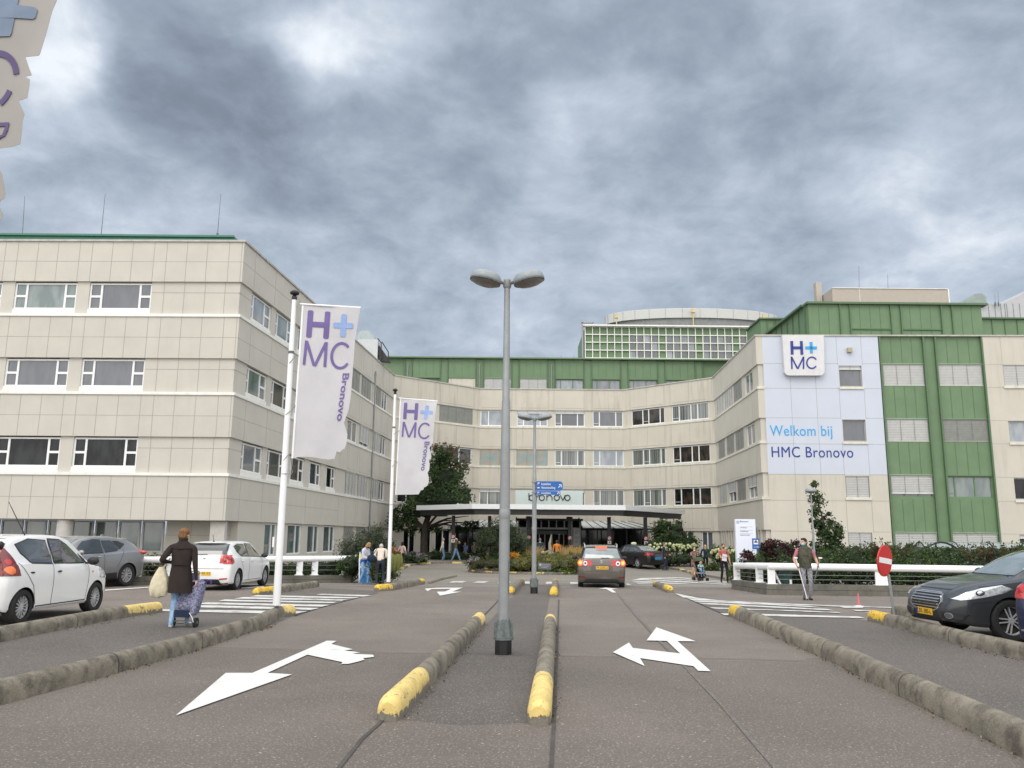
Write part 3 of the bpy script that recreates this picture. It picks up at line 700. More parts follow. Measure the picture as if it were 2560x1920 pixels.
# ---- middle building ----------------------------------------------------
wc=MB()
for i in(2,3,4): seg_bands(wc,i,'C')
bc=us(2,[(1001,1085),(1100,1183)],1040)
cd=us(3,[(1201,1276),(1292,1369),(1387,1462),(1482,1558)],1040)
de=us(4,[(1577,1660),(1678,1771)],1050)
RW={2:bc,3:cd,4:de}
plan={ # (row,seg): list of (type,glass,blind)
 (3,2):[('C2',m_g2,None),('T2',m_g2,'full')],(2,2):[('C2',m_g2,None),('C2r',m_g2,None)],(1,2):[('C2',m_g1,None),('C2r',m_gr,None)],
 (3,3):[('C2',m_g4,None),('C3',m_g4,'top'),('C3',m_g2,'top'),('C3',m_g2,None)],
 (2,3):[('T3',m_g4,'full'),('T3',m_g4,'full'),('C3',m_gc,None),('C3',m_g4,None)],
 (1,3):[('C2',m_gc,'top'),('C3',m_g2,None),('C3',m_gc,'top'),('C3',m_gc,None)],
 (3,4):[('D4',m_gr,None),('D4b',m_gc,None)],(2,4):[('D4',m_gc,None),('D4b',m_gr,None)],(1,4):[('D4',m_gc,None),('D4b',m_gr,None)]}
m_blc=M('blind_coloured',(.35,.47,.48),.6,var=.1,scale=1.2,col2=(.55,.44,.33),mixr=(.45,.6))
for r in(1,2,3):
    for i in(2,3,4):
        row_wall(wc,i,RW[i],SL[r]+.17,HD[r])
        for (a,e),(ty,gl,bl) in zip(RW[i],plan[(r,i)]):
            win_at(W_C,i,a,e,SL[r]+.2,HD[r]-.04,-.15,ty=ty,glass=gl,blind=bl,bm=m_blc if (r==2 and bl=='full') else (m_blindd if (i==2 and bl) or (r==1 and bl=='full') else None))
for z0,z1 in((HD[0],SL[1]),(HD[1],SL[2]),(HD[2],SL[3]),(HD[3],ZP)):
    for i in(2,3,4):
        wc.mat(1)
        for n_,(a,e) in enumerate(RW[i]):
            for u in(a-.14,a-.02,e+.02,e+.14):
                if .05<u<slen(i)-.05: fbox(wc,i,u-.011,u+.011,z0+.01,z1-.01,.004,-.02)
            fbox(wc,i,a+.1,e-.1,z0+.17,z0+.2,.005,-.02)
            if i!=3: fbox(wc,i,(a+e)/2-.012,(a+e)/2+.012,z0+.2,z1-.01,.004,-.02)
gb=-.30
gr={2:us(2,[(1010,1040),(1052,1080),(1090,1128),(1140,1178)],1350),3:[(.3,3.2),(3.5,5.2),(7.6,9.2),(9.5,12.5)],4:us(4,[(1640,1672),(1700,1732),(1752,1781)],1350)}
for i in(2,3,4):
    row_wall(wc,i,gr[i],gb,HD[0],-.12)
    for n_,(a,e) in enumerate(gr[i]): win_at(W_C,i,a,e,gb+.45,HD[0]-.03,-.18,ty='T2' if i!=3 else 'T3',glass=m_g1 if i!=4 else m_g2); 
    for a,e in gr[i]: wc.mat(0); fbox(wc,i,a,e,gb,gb+.44,-.14,-.4)
build_in(wc,'wall',[m_pan2,m_joint,m_trimc,m_cop,m_soff],W_C)
roof_core(W_C,[2,3,4],[(30,67),(30,110),(-11,110),(-11,67.4)],14.2)
# green top storey, set back
YT=76.6; zt=PY(1400,899,YT).z; xl=PY(925,900,YT).x; xr=PY(1900,905,YT).x
def X(px,py,Y): return PY(px,py,Y).x
tb=MB(); tb.mat(0)
ribs=[1011.7,1101,1189.9,1279,1369,1460,1551.6,1644,1737.8]
zw=PY(1250,947,YT).z
tb.box(((xl+xr)/2,YT+.25,(14.2+zt)/2),(xr-xl,.3,zt-14.2))
tb.box(((xl+xr)/2,YT-.1,zt+.04),(xr-xl+.3,.7,.12))
for k,px in enumerate(ribs):
    xa,xb=X(px,930,YT),X(px+18.5,930,YT)
    for x_ in(xa,xb): tb.mat(1).box((x_,YT-.02,(14.2+zt)/2-.03),(.08,.24,zt-14.26))
    tb.mat(0).box(((xa+xb)/2,YT+.04,(14.2+zt)/2-.03),(xb-xa-.09,.13,zt-14.3))
    xn=X(ribs[k+1],930,YT) if k<len(ribs)-1 else xr-1
    if k<len(ribs)-1:
        tb.mat(0).box(((xb+xn)/2,YT+.03,(zw+zt)/2),(xn-xb-.1,.15,zt-zw-.06))
        tb.mat(1).box(((xb+xn)/2,YT-.0,zw+.03),(xn-xb-.1,.2,.06))
        for q in(.25,.5,.75): tb.mat(1).box((xb+(xn-xb)*q,YT-.052,(zw+zt)/2+.05),(.02,.02,zt-zw-.25))
build_in(tb,'green_storey',[m_green,m_green2],W_C)
for k in range(1,len(ribs)-1):
    pxa=ribs[k]+18.5; xa=X(pxa,960,YT)+.06; xb=X(ribs[k+1],960,YT)-.06
    if k==1:
        b=MB(); b.box(((xa+xb)/2,YT+.02,(14.2+zw)/2),(xb-xa,.12,zw-14.2)); build_in(b,'infill_panel',m_pan2,W_C); continue
    o=window(W_C,Matrix.Identity(4),xb-xa,zw-14.2,ty='G3',glass=m_g4 if k>3 else m_g2,blind='half' if k in(2,3) else None,fm=m_green); o.matrix_basis=loc_in(W_C,Matrix.Translation((xa,YT+.02,14.2)))
for px in(1020,1199,1379): b=MB(); x_=X(px,930,YT); b.cyl((x_,YT-.12,14.2),(x_,YT-.12,zt-.5),.045,n=8); build_in(b,'downpipe',m_galv,W_C)
# grid block
YG=80.5; xa,xb=X(1463,860,YG),X(1890,860,YG); za,zb=PY(1600,896,YG).z,PY(1600,818,YG).z
b=MB(); b.box(((xa+xb)/2,YG+1.2,(za+zb)/2-.2),(xb-xa,2.2,zb-za+.4)); b.box((xa+1,YG+5,(za+zb)/2-.2),(2,8,zb-za+.4))
gx=(xb-xa)/23.2; gzz=(zb-za)/4.0
build_in(b,'grid_block',m_green,W_C)
b=MB()
for k in range(24): b.box((xa+gx*k,YG+.02,(za+zb)/2),(.075,.14,zb-za))
for k in range(5): b.box(((xa+xb)/2,YG+.0,za+gzz*k),(xb-xa+.1,.14,.085))
b.box(((xa+xb)/2,YG-.1,za-.16),(xb-xa+.4,.5,.16)); b.box(((xa+xb)/2,YG-.1,zb+.08),(xb-xa+.4,.6,.14))
build_in(b,'grid_bars',m_trimw,W_C)
for c0 in(6,11,16,21):
    for r in range(3):
        for c in range(4 if c0<21 else 2):
            b=MB(); b.box((xa+gx*(c0+c-.17)+gx*.5+.05,YG+.075,za+gzz*(r+.5)),(gx-.14,.03,gzz-.14)); build_in(b,'pane',m_g2 if (r+c)%4 else m_g4,W_C)
b=MB(); x0,x1=X(1453,860,YG),X(1461,860,YG); zz1=PY(1455,806,YG).z
b.box(((x0+x1)/2,YG+.1,(za+zz1)/2),(.16,.2,zz1-za)); b.box((x1+.1,YG+.1,(za+zb)/2),(.08,.2,zb-za)); b.box(((x0+X(1484,806,YG))/2,YG+.1,zz1),(X(1484,806,YG)-x0,.2,.14)); b.box((X(1483,806,YG),YG+.1,(zb+zz1)/2),(.1,.2,zz1-zb)); 
build_in(b,'stair_frame',m_galv,W_C)
# drum
cx,cy=X(1727,800,88.5),88.5; rx,ry=X(1937,800,88.5)-cx,3.6; zt2=PY(1733,772,85).z; hh=1.0
b=MB(); b.lathe([(rx*.97,zt2-3.2),(rx*.97,zt2-hh-.1),(rx*.965,zt2-hh)],64,(cx,cy,0),1,ry/rx); build_in(b,'drum_base',M('drum_grey',(.20,.21,.21),.7,var=.2,scale=3),W_C,True)
b=MB(); b.lathe([(rx*.98,zt2-hh-.001),(rx*1.02,zt2-hh),(rx*1.02,zt2),(rx*1.0,zt2+.05),(rx*.9,zt2+.02)],64,(cx,cy,0),1,ry/rx)
build_in(b,'drum_rim',M('drum_white',(.48,.49,.48),.5,var=.03),W_C,True)
b=MB()
for k in range(64):
    t=2*math.pi*k/64+.02
    if math.sin(t)<.2: b.box((cx+math.cos(t)*rx*1.022,cy+math.sin(t)*ry*1.022,zt2-hh/2),(.035,.02,hh),rz=math.atan2(math.cos(t)*ry,-math.sin(t)*rx)) if k%2==0 else None
build_in(b,'rim_joint',m_joint,W_C)
for px in(1541,1733,1910):
    y_=84.4; x_=X(px,790,y_); b=MB(); z_=PY(px,777,y_).z if px==1733 else PY(px,791,y_).z
    b.box((x_,y_,z_),(.36,.3,.38)); b.cyl((x_,y_,z_-1.9),(x_,y_,z_-.15),.06); build_in(b,'beacon',M('beacon_yellow',(.55,.46,.22),.6),W_C)
# ---- right wing ---------------------------------------------------------
wr=MB(); seg_bands(wr,5,'C')
ef=us(5,[(1788.5,1803),(1809,1826),(1831,1850),(1858,1878)],960)
for r in(1,2,3):
    row_wall(wr,5,ef,SL[r]+.17,HD[r])
    for n_,(a,e) in enumerate(ef):
        bl='full' if (n_ in(0,1,2) if r>1 else n_ in(0,2)) else ('half' if r==1 else None)
        win_at(W_R,5,a,e,SL[r]+.2,HD[r]-.04,-.15,ty='T2',glass=m_g2,blind=bl,bm=m_blindd if (n_==2 or r==2) else None,fm=m_white if bl is None or r==1 else m_gray)
for z0,z1 in((HD[0],SL[1]),(HD[1],SL[2]),(HD[2],SL[3]),(HD[3],ZP)):
    joints(wr,5,[ef[-1][1]+.6],z0,z1)
    wr.mat(1); fbox(wr,5,ef[1][0],ef[2][1],z0+.15,z0+.17,.005,-.02)
row_wall(wr,5,[],gb,HD[0],-.14)
for u in np.arange(1,slen(5)-1,.9): wr.mat(0); fbox(wr,5,float(u),float(u)+.16,gb,HD[0],-.0,-.13)
# front: corner strip like the side, then flush panels
uc=fuz(6,1910,950)[0]; up=fuz(6,2194.5,850)[0]; ug=fuz(6,2456,850)[0]; LG=slen(6)
for k,(z0,z1) in enumerate([(HD[0],SL[1]),(HD[1],SL[2]),(HD[2],SL[3]),(HD[3],ZP)]):
    wr.mat(0); fbox(wr,6,0,uc,z0,z1,0,-.45)
    if k<3: wr.mat(2); fbox(wr,6,0,uc,z1+.001,z1+.17,.055,-.30)
for r in(1,2,3): wr.mat(0); fbox(wr,6,0,uc,SL[r]+.17,HD[r],-.1,-.45)
wr.mat(0); fbox(wr,6,0,uc,gb,HD[0],-.14,-.45)
wr.mat(3); fbox(wr,6,0,LG,ZP+.001,ZP+.09,.07,-.5)
def holes_wall(b,i,u0,u1,z0,z1,holes,t0,t1):
    U=sorted({u0,u1,*[h[0] for h in holes],*[h[1] for h in holes]}); Zs=sorted({z0,z1,*[h[2] for h in holes],*[h[3] for h in holes]})
    U=[u for u in U if u0<=u<=u1]; Zs=[z for z in Zs if z0<=z<=z1]
    for a,c in zip(U,U[1:]):
        run=None
        for e,f in zip(Zs,Zs[1:]):
            um,zm=(a+c)/2,(e+f)/2
            if not any(h[0]<um<h[1] and h[2]<zm<h[3] for h in holes):
                if run is None: run=e
            elif run is not None: fbox(b,i,a,c,run,e,t0,t1); run=None
        if run is not None: fbox(b,i,a,c,run,Zs[-1],t0,t1)
def rect(i,x0,y0,x1,y1):
    u0,z1=fuz(i,x0,y0); u1,z0=fuz(i,x1,y1); u0b,_=fuz(i,x0,y1); return [(u0+u0b)/2,u1,z0,z1]
HZ=[rect(6,2098,914,2157,967),rect(6,2107,1049,2167,1104),rect(6,2114.6,1190,2176,1244),rect(6,2121.5,1331,2184,1388)]
zb=fuz(6,2050,1186)[1]
holes_wall(wr.mat(5),6,uc,up,zb,ZP,HZ[:2],0,-.4)
holes_wall(wr.mat(6),6,uc,up,gb,zb,HZ[2:],-.004,-.4)
wr.mat(1)
jx=[fuz(6,x_,900)[0] for x_ in(1973,2036,2093,2155)]
for z in(fuz(6,2050,909)[1],fuz(6,2050,971)[1],fuz(6,2050,1045)[1],fuz(6,2050,1110)[1],zb,fuz(6,2000,1251)[1],fuz(6,2000,1328)[1]):
    fbox(wr,6,uc+.02,HZ[1][0]-.05,z-.011,z+.011,.004,-.01); fbox(wr,6,HZ[1][1]+.05,up-.02,z-.011,z+.011,.004,-.01)
for u in jx[:2]: fbox(wr,6,u-.01,u+.01,gb,ZP-.02,.0045,-.01)
for u in jx[2:]:
    for z0,z1 in((HZ[0][3]+.03,ZP-.02),(HZ[1][3]+.03,HZ[0][2]-.2),(HZ[2][3]+.03,HZ[1][2]-.2),(HZ[3][3]+.03,HZ[2][2]-.2)): fbox(wr,6,u-.01,u+.01,z0,z1,.0045,-.01)
for n_,h in enumerate(HZ):
    win_at(W_R,6,h[0],h[1],h[2],h[3],-.12,ty='P1',glass=m_g2,blind=['top',None,'full','full'][n_],fm=M('frame_brown',(.33,.30,.27),.5))
    wr.mat(2); fbox(wr,6,h[0]-.05,h[1]+.05,h[2]-.16,h[2]-.002,.08,-.1)
# green strip
t0=-.05
GA=[rect(6,2203,911,2315,961),rect(6,2212,1048,2325,1101),rect(6,2222,1189,2337,1244),rect(6,2233,1333,2349,1386)]
GBb=[rect(6,2344,911,2458,963),rect(6,2354,1050,2470,1104),rect(6,2366,1192,2484,1247),rect(6,2381,1336,2498,1390)]
ua=GA[0][:2]; ub=[GBb[0][0]+.02,ug-.12]
for h in GA: h[0],h[1]=up+.22,fuz(6,2312,930)[0]
for h in GBb: h[0],h[1]=fuz(6,2347,930)[0],ug-.14
for h,k in zip(GBb,GA): h[2],h[3]=k[2],k[3]
holes_wall(wr.mat(7),6,up,ug,gb,ZP,GA+GBb,t0-.1,-.4)
wr.mat(8)
for u in(up+.1,GA[0][1]+.06,GBb[0][0]-.06,ug-.06): fbox(wr,6,u-.05,u+.05,gb,ZP-.002,t0+.08,-.2)
for hs in(GA,GBb):
    zs=[ZP]+[h[2] for h in hs]
    for n_,h in enumerate(hs):
        for q in(.25,.5,.75): u=h[0]+(h[1]-h[0])*q; fbox(wr.mat(8),6,u-.012,u+.012,h[3]+.12,zs[n_]-.1,t0-.085,-.2)
        wr.mat(8); fbox(wr,6,h[0],h[1],h[3]+.0,h[3]+.06,t0-.05,-.2)
for n_,(h,k) in enumerate(zip(GA,GBb)):
    win_at(W_R,6,h[0],h[1],h[2],h[3],-.2,ty='T3',glass=m_g2,blind='full' if n_!=2 else 'most',fm=m_green)
    win_at(W_R,6,k[0],k[1],k[2],k[3],-.2,ty='G3',glass=m_g3,blind='full' if n_!=2 else None,fm=m_green,bm=m_blindd if n_==1 else None)
# beige end
HB=[rect(6,2507,912,2580,965),rect(6,2520,1052,2590,1106),rect(6,2534,1194,2600,1250),rect(6,2546,1336,2610,1392)]
for h in HB: h[0]=fuz(6,2508,930)[0]; h[1]=h[0]+3.4
holes_wall(wr.mat(6),6,ug,LG,gb,ZP,HB,-.004,-.4)
wr.mat(1)
for h in HB:
    for z in(h[3]+.02,h[2]-.1): fbox(wr,6,ug+.02,h[0]-.02,z-.01,z+.01,.001,-.01)
fbox(wr,6,HB[0][0]-.01,HB[0][0]+.01,HB[0][3],ZP,.001,-.01)
for n_,h in enumerate(HB):
    win_at(W_R,6,h[0],h[1],h[2],h[3],-.13,ty='T3',glass=[m_g4,m_g4,m_g1,m_g1][n_],blind=['full',None,None,'top'][n_],fm=m_gray)
    wr.mat(2); fbox(wr,6,h[0]-.05,h[1]+.05,h[2]-.16,h[2]-.002,.08,-.1)
build_in(wr,'wall',[m_pan3,m_joint,m_trimc,m_cop,m_soff,m_blue,m_pan3,m_green,m_green2],W_R)
roof_core(W_R,[5,6],[(40,80),(30,80),(17.2,67.6)],14.2)
# green set-back storey and rooftop plant
Y1=54.6; zt=PY(2200,762,Y1).z; x0=X(2020,765,Y1); x1=X(2452,765,Y1)
b=MB(); b.mat(0); b.box(((x0+x1)/2,Y1+.2,(14.2+zt)/2),(x1-x0,.4,zt-14.2)); b.box((x0+.2,Y1+6.4,(14.2+zt)/2),(.4,12,zt-14.2)); b.box((x1-.2,Y1+6.4,(14.2+zt)/2),(.4,12,zt-14.2))
b.mat(1); b.box(((x0+x1)/2+.1,Y1+.1,zt+.06),(x1-x0+.5,.7,.14)); b.box((x0-.05,Y1+6.5,zt+.06),(.5,11.9,.14))
for px in(2100,2125,2227,2252,2353,2380): x_=X(px,800,Y1); b.box((x_,Y1-.05,(14.2+zt)/2),(.07,.16,zt-14.2))
for px in(2048,2072,2150,2176,2201,2276,2302,2327,2405,2430): x_=X(px,800,Y1); b.box((x_,Y1-.005,(14.2+zt)/2+.25),(.022,.02,zt-14.9))
for pa,pb in((2126,2226),(2253,2352)): xa,xb=X(pa,800,Y1),X(pb,800,Y1); z_=PY(2200,823,Y1).z; b.box(((xa+xb)/2,Y1-.03,z_),(xb-xa,.1,.09))
for k in range(9): b.box((x0-.02,Y1+.6+k*1.25,(14.2+zt)/2),(.12,.06 if k%3 else .14,zt-14.2))
build_in(b,'green_storey',[m_green,m_green2],W_R)
Y2=66; xa,xb=X(1901,800,Y2),X(1990,800,Y2); zz2=PY(1940,799,Y2).z
b=MB(); b.box(((xa+xb)/2,Y2+2,(14.2+zz2)/2),(xb-xa,4,zz2-14.2)); b.mat(1); b.box(((xa+xb)/2,Y2+1.9,zz2+.05),(xb-xa+.3,4.2,.12))
for px in(1918,1936,1940,1957): b.box((X(px,820,Y2),Y2-.03,(14.2+zz2)/2),(.06,.1,zz2-14.2))
build_in(b,'green_storey',[m_green,m_green2],W_R); b=MB()
Y3=54.9; xa=x1+.02; xb=40; zz3=PY(2500,798,Y3).z
b.mat(0); b.box(((xa+xb)/2,Y3+.2,(14.2+zz3)/2),(xb-xa,.4,zz3-14.2)); b.mat(1); b.box(((xa+xb)/2,Y3+.1,zz3+.04),(xb-xa,.6,.1))
for k in range(10): b.box((xa+.8+k*.85,Y3-.02,(14.2+zz3)/2),(.025 if k%4 else .07,.08,zz3-14.25))
build_in(b,'green_storey',[m_green,m_green2],W_R)
m_pent=M('plant_beige',(.40,.36,.31),.6,var=.05); m_ply=M('plant_grey',(.42,.43,.45),.5,var=.06)
Y4=60; xa,xb=X(2080,722,Y4),X(2369,722,Y4); z4=PY(2200,721,Y4).z
b=MB(); b.box(((xa+xb)/2,Y4+7,(14.2+z4)/2),(xb-xa,14,z4-14.2)); b.mat(1); b.box((xb+.03,Y4+.0,(14.2+z4)/2),(.08,.08,z4-14.2)); b.box((X(2148,722,Y4),Y4-.01,(14.2+z4)/2),(.03,.03,z4-14.2)); b.box(((xa+xb)/2,Y4-.02,z4),(xb-xa,.08,.05))
build_in(b,'plant_room',[m_pent,m_trimw],W_R)
Y5=62; b=MB(); xa,xb=X(2037,720,Y5),X(2051,720,Y5); z5=PY(2040,708,Y5).z; b.box(((xa+xb)/2,Y5,(14.2+z5)/2),(xb-xa,.5,z5-14.2)); build_in(b,'chimney',m_pent,W_R)
Y6=60.5; b=MB(); q=[(X(px,y_,Y6),PY(px,y_,Y6).z) for px,y_ in((2400,760),(2436,735),(2455,733),(2466,742),(2468,762))]
b.hexa([Vector((x_,Y6,z_)) for x_,z_ in q],[Vector((x_,Y6+1.6,z_)) for x_,z_ in q]); build_in(b,'air_duct',M('duct_green',(.25,.31,.29),.5),W_R)
q=[(X(px,y_,Y6),PY(px,y_,Y6).z) for px,y_ in((2452,800),(2452,758),(2512,756),(2560,733),(2640,690),(2640,800))]
b=MB(); b.hexa([Vector((x_,Y6+.3,z_)) for x_,z_ in q],[Vector((x_,Y6+9,z_)) for x_,z_ in q]); b.mat(1)
for px in(2478,2494,2509,2519,2524,2540,2556): x_=X(px,780,Y6); b.box((x_,Y6+.29,PY(px,782,Y6).z),(.02,.03,1.6))
build_in(b,'plant_cladding',[m_ply,m_galvd],W_R)
# rooftop vent on the middle building left end
Y7=62.5; m_vent=M('vent_grey',(.50,.52,.54),.5,var=.05)
rv=thing('roof_vent','pale metal ventilation housing with domed cap on the left roof','ventilation unit',(X(918,900,Y7),Y7,14.2))
xa,xb=X(893,870,Y7),X(944,870,Y7); zb_=PY(910,848,Y7).z
b=MB(); b.box(((xa+xb)/2,Y7+.6,(14.2+zb_)/2),(xb-xa,1.2,zb_-14.2)); build_in(b,'housing',m_vent,rv)
q=[(X(px,y_,Y7),PY(px,y_,Y7).z) for px,y_ in((893,848),(896,832),(903,826),(920,826),(934,838),(936,848))]
b=MB(); b.hexa([Vector((x_,Y7+.05,z_+.005)) for x_,z_ in q],[Vector((x_,Y7+1.1,z_+.005)) for x_,z_ in q]); build_in(b,'cap',M('vent_cap',(.36,.42,.43),.5),rv)
b=MB(); q=[(X(px,y_,Y7),PY(px,y_,Y7).z) for px,y_ in((946,900),(946,860),(972,898),(972,902))]; b.hexa([Vector((x_,Y7+.2,z_)) for x_,z_ in q],[Vector((x_,Y7+1,z_)) for x_,z_ in q]); b.tube([(X(944,846,Y7),Y7,PY(944,846,Y7).z),(X(953,857,Y7),Y7,PY(953,857,Y7).z),(X(953,897,Y7),Y7,PY(953,897,Y7).z)],.04)
b.tube([(X(955,855,Y7),Y7,PY(955,855,Y7).z),(X(971,880,Y7),Y7,PY(971,880,Y7).z),(X(971,897,Y7),Y7,PY(971,897,Y7).z)],.04); build_in(b,'stair_rail',m_blkm,rv)
# lightning rods
def rod(px,y0,px1,y1,Y,lab,r=.018):
    a=PY(px1,y1,Y); c=PY(px,y0,Y); b=MB(); b.cyl(a,c,r,r*.5,n=6); b.cyl(a-Vector((0,0,.3)),a,r*3,n=6); tag(b.build('lightning_rod',m_galvd),lab,'lightning rod','thin lightning rods on the roofs')
rod(62,490,56,586,39,'leftmost thin lightning rod above the teal roof edge')
rod(263,485,253,585,39,'middle thin lightning rod above the teal roof edge')
rod(552,485,544,583,39,'right thin lightning rod above the teal roof edge, nearest the building corner')
rod(2147,665,2148,722,60.4,'thin lightning rod on the left half of the beige plant room')
rod(2219,686,2220,722,60.4,'thin lightning rod near the middle of the beige plant room')
rod(2487,735,2488,756,60.6,'short lightning rod left of its twin on the grey plant cladding')
rod(2495,730,2496,756,60.6,'taller lightning rod right of its twin on the grey plant cladding')
rod(1403,889,1403,899,76.6,'tiny rod on the green storey, left of its neighbour',.02); rod(1435,888,1435,899,76.6,'tiny rod on the green storey just left of the grid block',.02)
# ---------------------------------------------------------------- lamp posts
def ry(a): return Matrix.Rotation(a,3,'Y')
def lamp(base,ztop,label,single=False,hr=.236,pr=.076):
    H=ztop-base.z
    r=thing('street_lamp',label,'street lamp',tuple(base),0,None if single else 'double-headed street lamps on the centre island')
    b=MB(); b.cyl((0,0,0),(0,0,.2),.125,n=8); b.build('base_sleeve',m_blk,r,True)
    b=MB(); b.lathe([(.14,.2),(.14,.235),(.125,.24),(.09,.47),(.07,.5)],8); 
    for k in range(4): t=k*math.pi/2; b.box((math.cos(t)*.11,math.sin(t)*.11,.34),(.05,.012,.2),rz=t)
    b.build('flange',m_galvd,r)
    b=MB(); b.lathe([(pr,.45),(pr*.98,H*.36),(pr*.92,H*.48),(pr*.80,H*.66),(pr*.70,H*.665),(pr*.56,H-.12),(pr*.56,H-.02)],16); b.lathe([(pr*.99,H*.345),(pr*1.06,H*.35),(pr*1.06,H*.365),(pr*.98,H*.37)],16); b.build('pole',m_galv,r,True)
    b=MB(); b.lathe([(.05,H-.10),(.062,H-.08),(.062,H+.02),(.03,H+.05)],12)
    for s in((-1,1) if not single else (0,)):
        b.cyl((0,0,H-.02),(s*.13,0,H+.015),.04,n=10)
    b.build('bracket',m_galv,r,True)
    for s in((-1,1) if not single else (0,)):
        c=Vector((s*(hr+.085),0,H+.045)); rot=ry(-s*.22)
        b=MB(); b.lathe([(hr*1.0,-.035),(hr*1.02,-.02),(hr*.97,.03),(hr*.86,.075),(hr*.6,.10),(hr*.2,.11)],28,c,rot=rot)
        h=b.build('lamp_head',M('lamp_shell',(.26,.29,.31),.4,var=.06,scale=6),r,True)
        b=MB(); b.lathe([(hr*1.0,-.055),(hr*1.0,-.036)],28,c,rot=rot); b.build('rim',m_galvd,h)
        b=MB(); b.lathe([(hr*.3,-.10),(hr*.7,-.088),(hr*.93,-.056)],28,c,rot=rot); b.build('diffuser',M('lamp_diffuser',(.16,.15,.14),.3,var=.2),h,True)
    return r
l1=G(1258,1636); L1=lamp(l1,PY(1272,706,l1.y+.03).z,'tall grey double-headed street lamp standing nearest on the centre island')
l2=G(1335,1484); L2=lamp(l2,PY(1338,1046,l2.y).z,'second grey double-headed street lamp further down the island, carrying blue direction signs')
l3=Vector((PY(2031,1300,35.6).x,35.6,gz(35.6))); L3=lamp(l3,PY(2027,1229,35.6).z,'small single-headed lamp post beside the slim tree in front of the welcome wall',True,.23,.05)
b=MB(); b.box((.072,-.045,1.05),(.010,.010,.45)); b.build('cable_conduit',m_galvd,L1)
# direction signs on lamp 2
m_sblue=M('sign_blue',(.012,.11,.38),.4,var=.03); m_sw=M('sign_white',(.8,.8,.82),.5,var=.02)
def px_mx(px,py,Y,dx=(1,0,0)): p=PY(px,py,Y); return face_mx(p,dx)
dsign=thing('direction_sign','pair of blue parking direction boards clamped to the second lamp post','direction sign',(l2.x+.1,l2.y-.09,3.2))
YS=l2.y-.13
for (y0,y1,x1,nm) in((1203.5,1226.5,1407,'a'),(1228,1236.8,1401,'b')):
    a=PY(1341,y1,YS); c=PY(x1,y0,YS); w_,h_=c.x-a.x,c.z-a.z; b=MB(); pts=[(0,0)]+[(w_-h_*.3+math.cos(t)*h_*.3,h_*.3+math.sin(t)*h_*.3) for t in np.linspace(-math.pi/2,0,6)]+[(w_-h_*.3+math.cos(t)*h_*.3,h_*.7+math.sin(t)*h_*.3) for t in np.linspace(0,math.pi/2,6)]+[(0,h_)]
    b.hexa([Vector((a.x+p,YS,a.z+q)) for p,q in pts],[Vector((a.x+p,YS+.03,a.z+q)) for p,q in pts]); bo=build_in(b,'sign_board',m_sblue,dsign)
    def t_(s,x,y,w,h): 
        mx=face_mx((a.x+x,YS-.004,a.z+y),(1,0,0)); o=text('lettering',s,mx,w,h,m_sw); o.parent=dsign; o.matrix_basis=parent_inv(dsign)@mx
    if nm=='a':
        t_('P',.04,h_*.62,.06,h_*.26); t_('bezoekers',.16,h_*.58,.30,h_*.27); t_('fietsenstalling',.16,h_*.13,.44,h_*.32); t_('\u25ac',.03,h_*.25,.07,.03)
    else: t_('P',.04,h_*.25,.05,h_*.5); t_('invaliden',.16,h_*.22,.30,h_*.55)
    b=MB(); s_=h_*.36 if nm=='a' else h_*.7; x0,z0=a.x+w_-s_*1.35,a.z+(h_-s_)/2
    P3=lambda u,v:Vector((x0+u*s_,YS-.003,z0+v*s_)); y3=Vector((0,-.002,0))
    for q in([(0,.12),(.12,0),(.75,.63),(.63,.75)],[(.2,.82),(.98,.82),(.98,1),(.2,1)],[(.82,.15),(1,.15),(1,.98),(.82,.98)]): b.hexa([P3(*k) for k in q],[P3(*k)+y3 for k in q])
    build_in(b,'arrow',m_sw,dsign)
b=MB()
for z_ in(1203,1229): p=PY(1335,z_+2,l2.y); b.cyl((l2.x,l2.y,p.z-.02),(l2.x,l2.y,p.z+.02),.09,n=14); b.box((l2.x+.06,l2.y-.06,p.z),(.1,.1,.03))
build_in(b,'clamp',m_galv,dsign)
# ---------------------------------------------------------------- flagpoles and banners
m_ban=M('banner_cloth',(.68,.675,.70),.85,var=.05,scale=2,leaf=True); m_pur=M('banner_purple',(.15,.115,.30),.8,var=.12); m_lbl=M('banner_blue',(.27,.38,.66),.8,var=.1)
m_ban2=M('banner_cloth_shaded',(.33,.315,.30),.85,var=.06,scale=2); m_pur2=M('banner_purple_shaded',(.105,.085,.19),.85); m_lbl2=M('banner_blue_shaded',(.17,.22,.31),.85)  # white cloth and print darkened, backlit shade put into the colour
def flagpole(base,ztop,label,rb=.075,rt=.05):
    H=ztop-base.z; r=thing('flagpole',label,'flagpole',tuple(base),0,'white flagpoles with hospital banners')
    b=MB(); b.cyl((0,0,0),(0,0,H*.80),rb,rt*1.1,n=4 if False else 14); b.cyl((0,0,H*.803),(0,0,H-.1),rt*1.08,rt*.9,n=14); b.build('pole',m_wmet,r,True)
    b=MB(); b.cyl((0,0,H*.797),(0,0,H*.806),rt*1.18,n=14); b.build('collar',m_galvd,r,True)
    b=MB(); b.lathe([(rt*.9,H-.13),(rt*1.1,H-.12),(rt*1.1,H-.06),(rt*.6,H-.04),(rt*1.9,H+.0),(rt*2.0,H+.03),(rt*1.2,H+.07),(rt*.2,H+.085)],16); b.build('cap',m_blk,r,True)
    return r
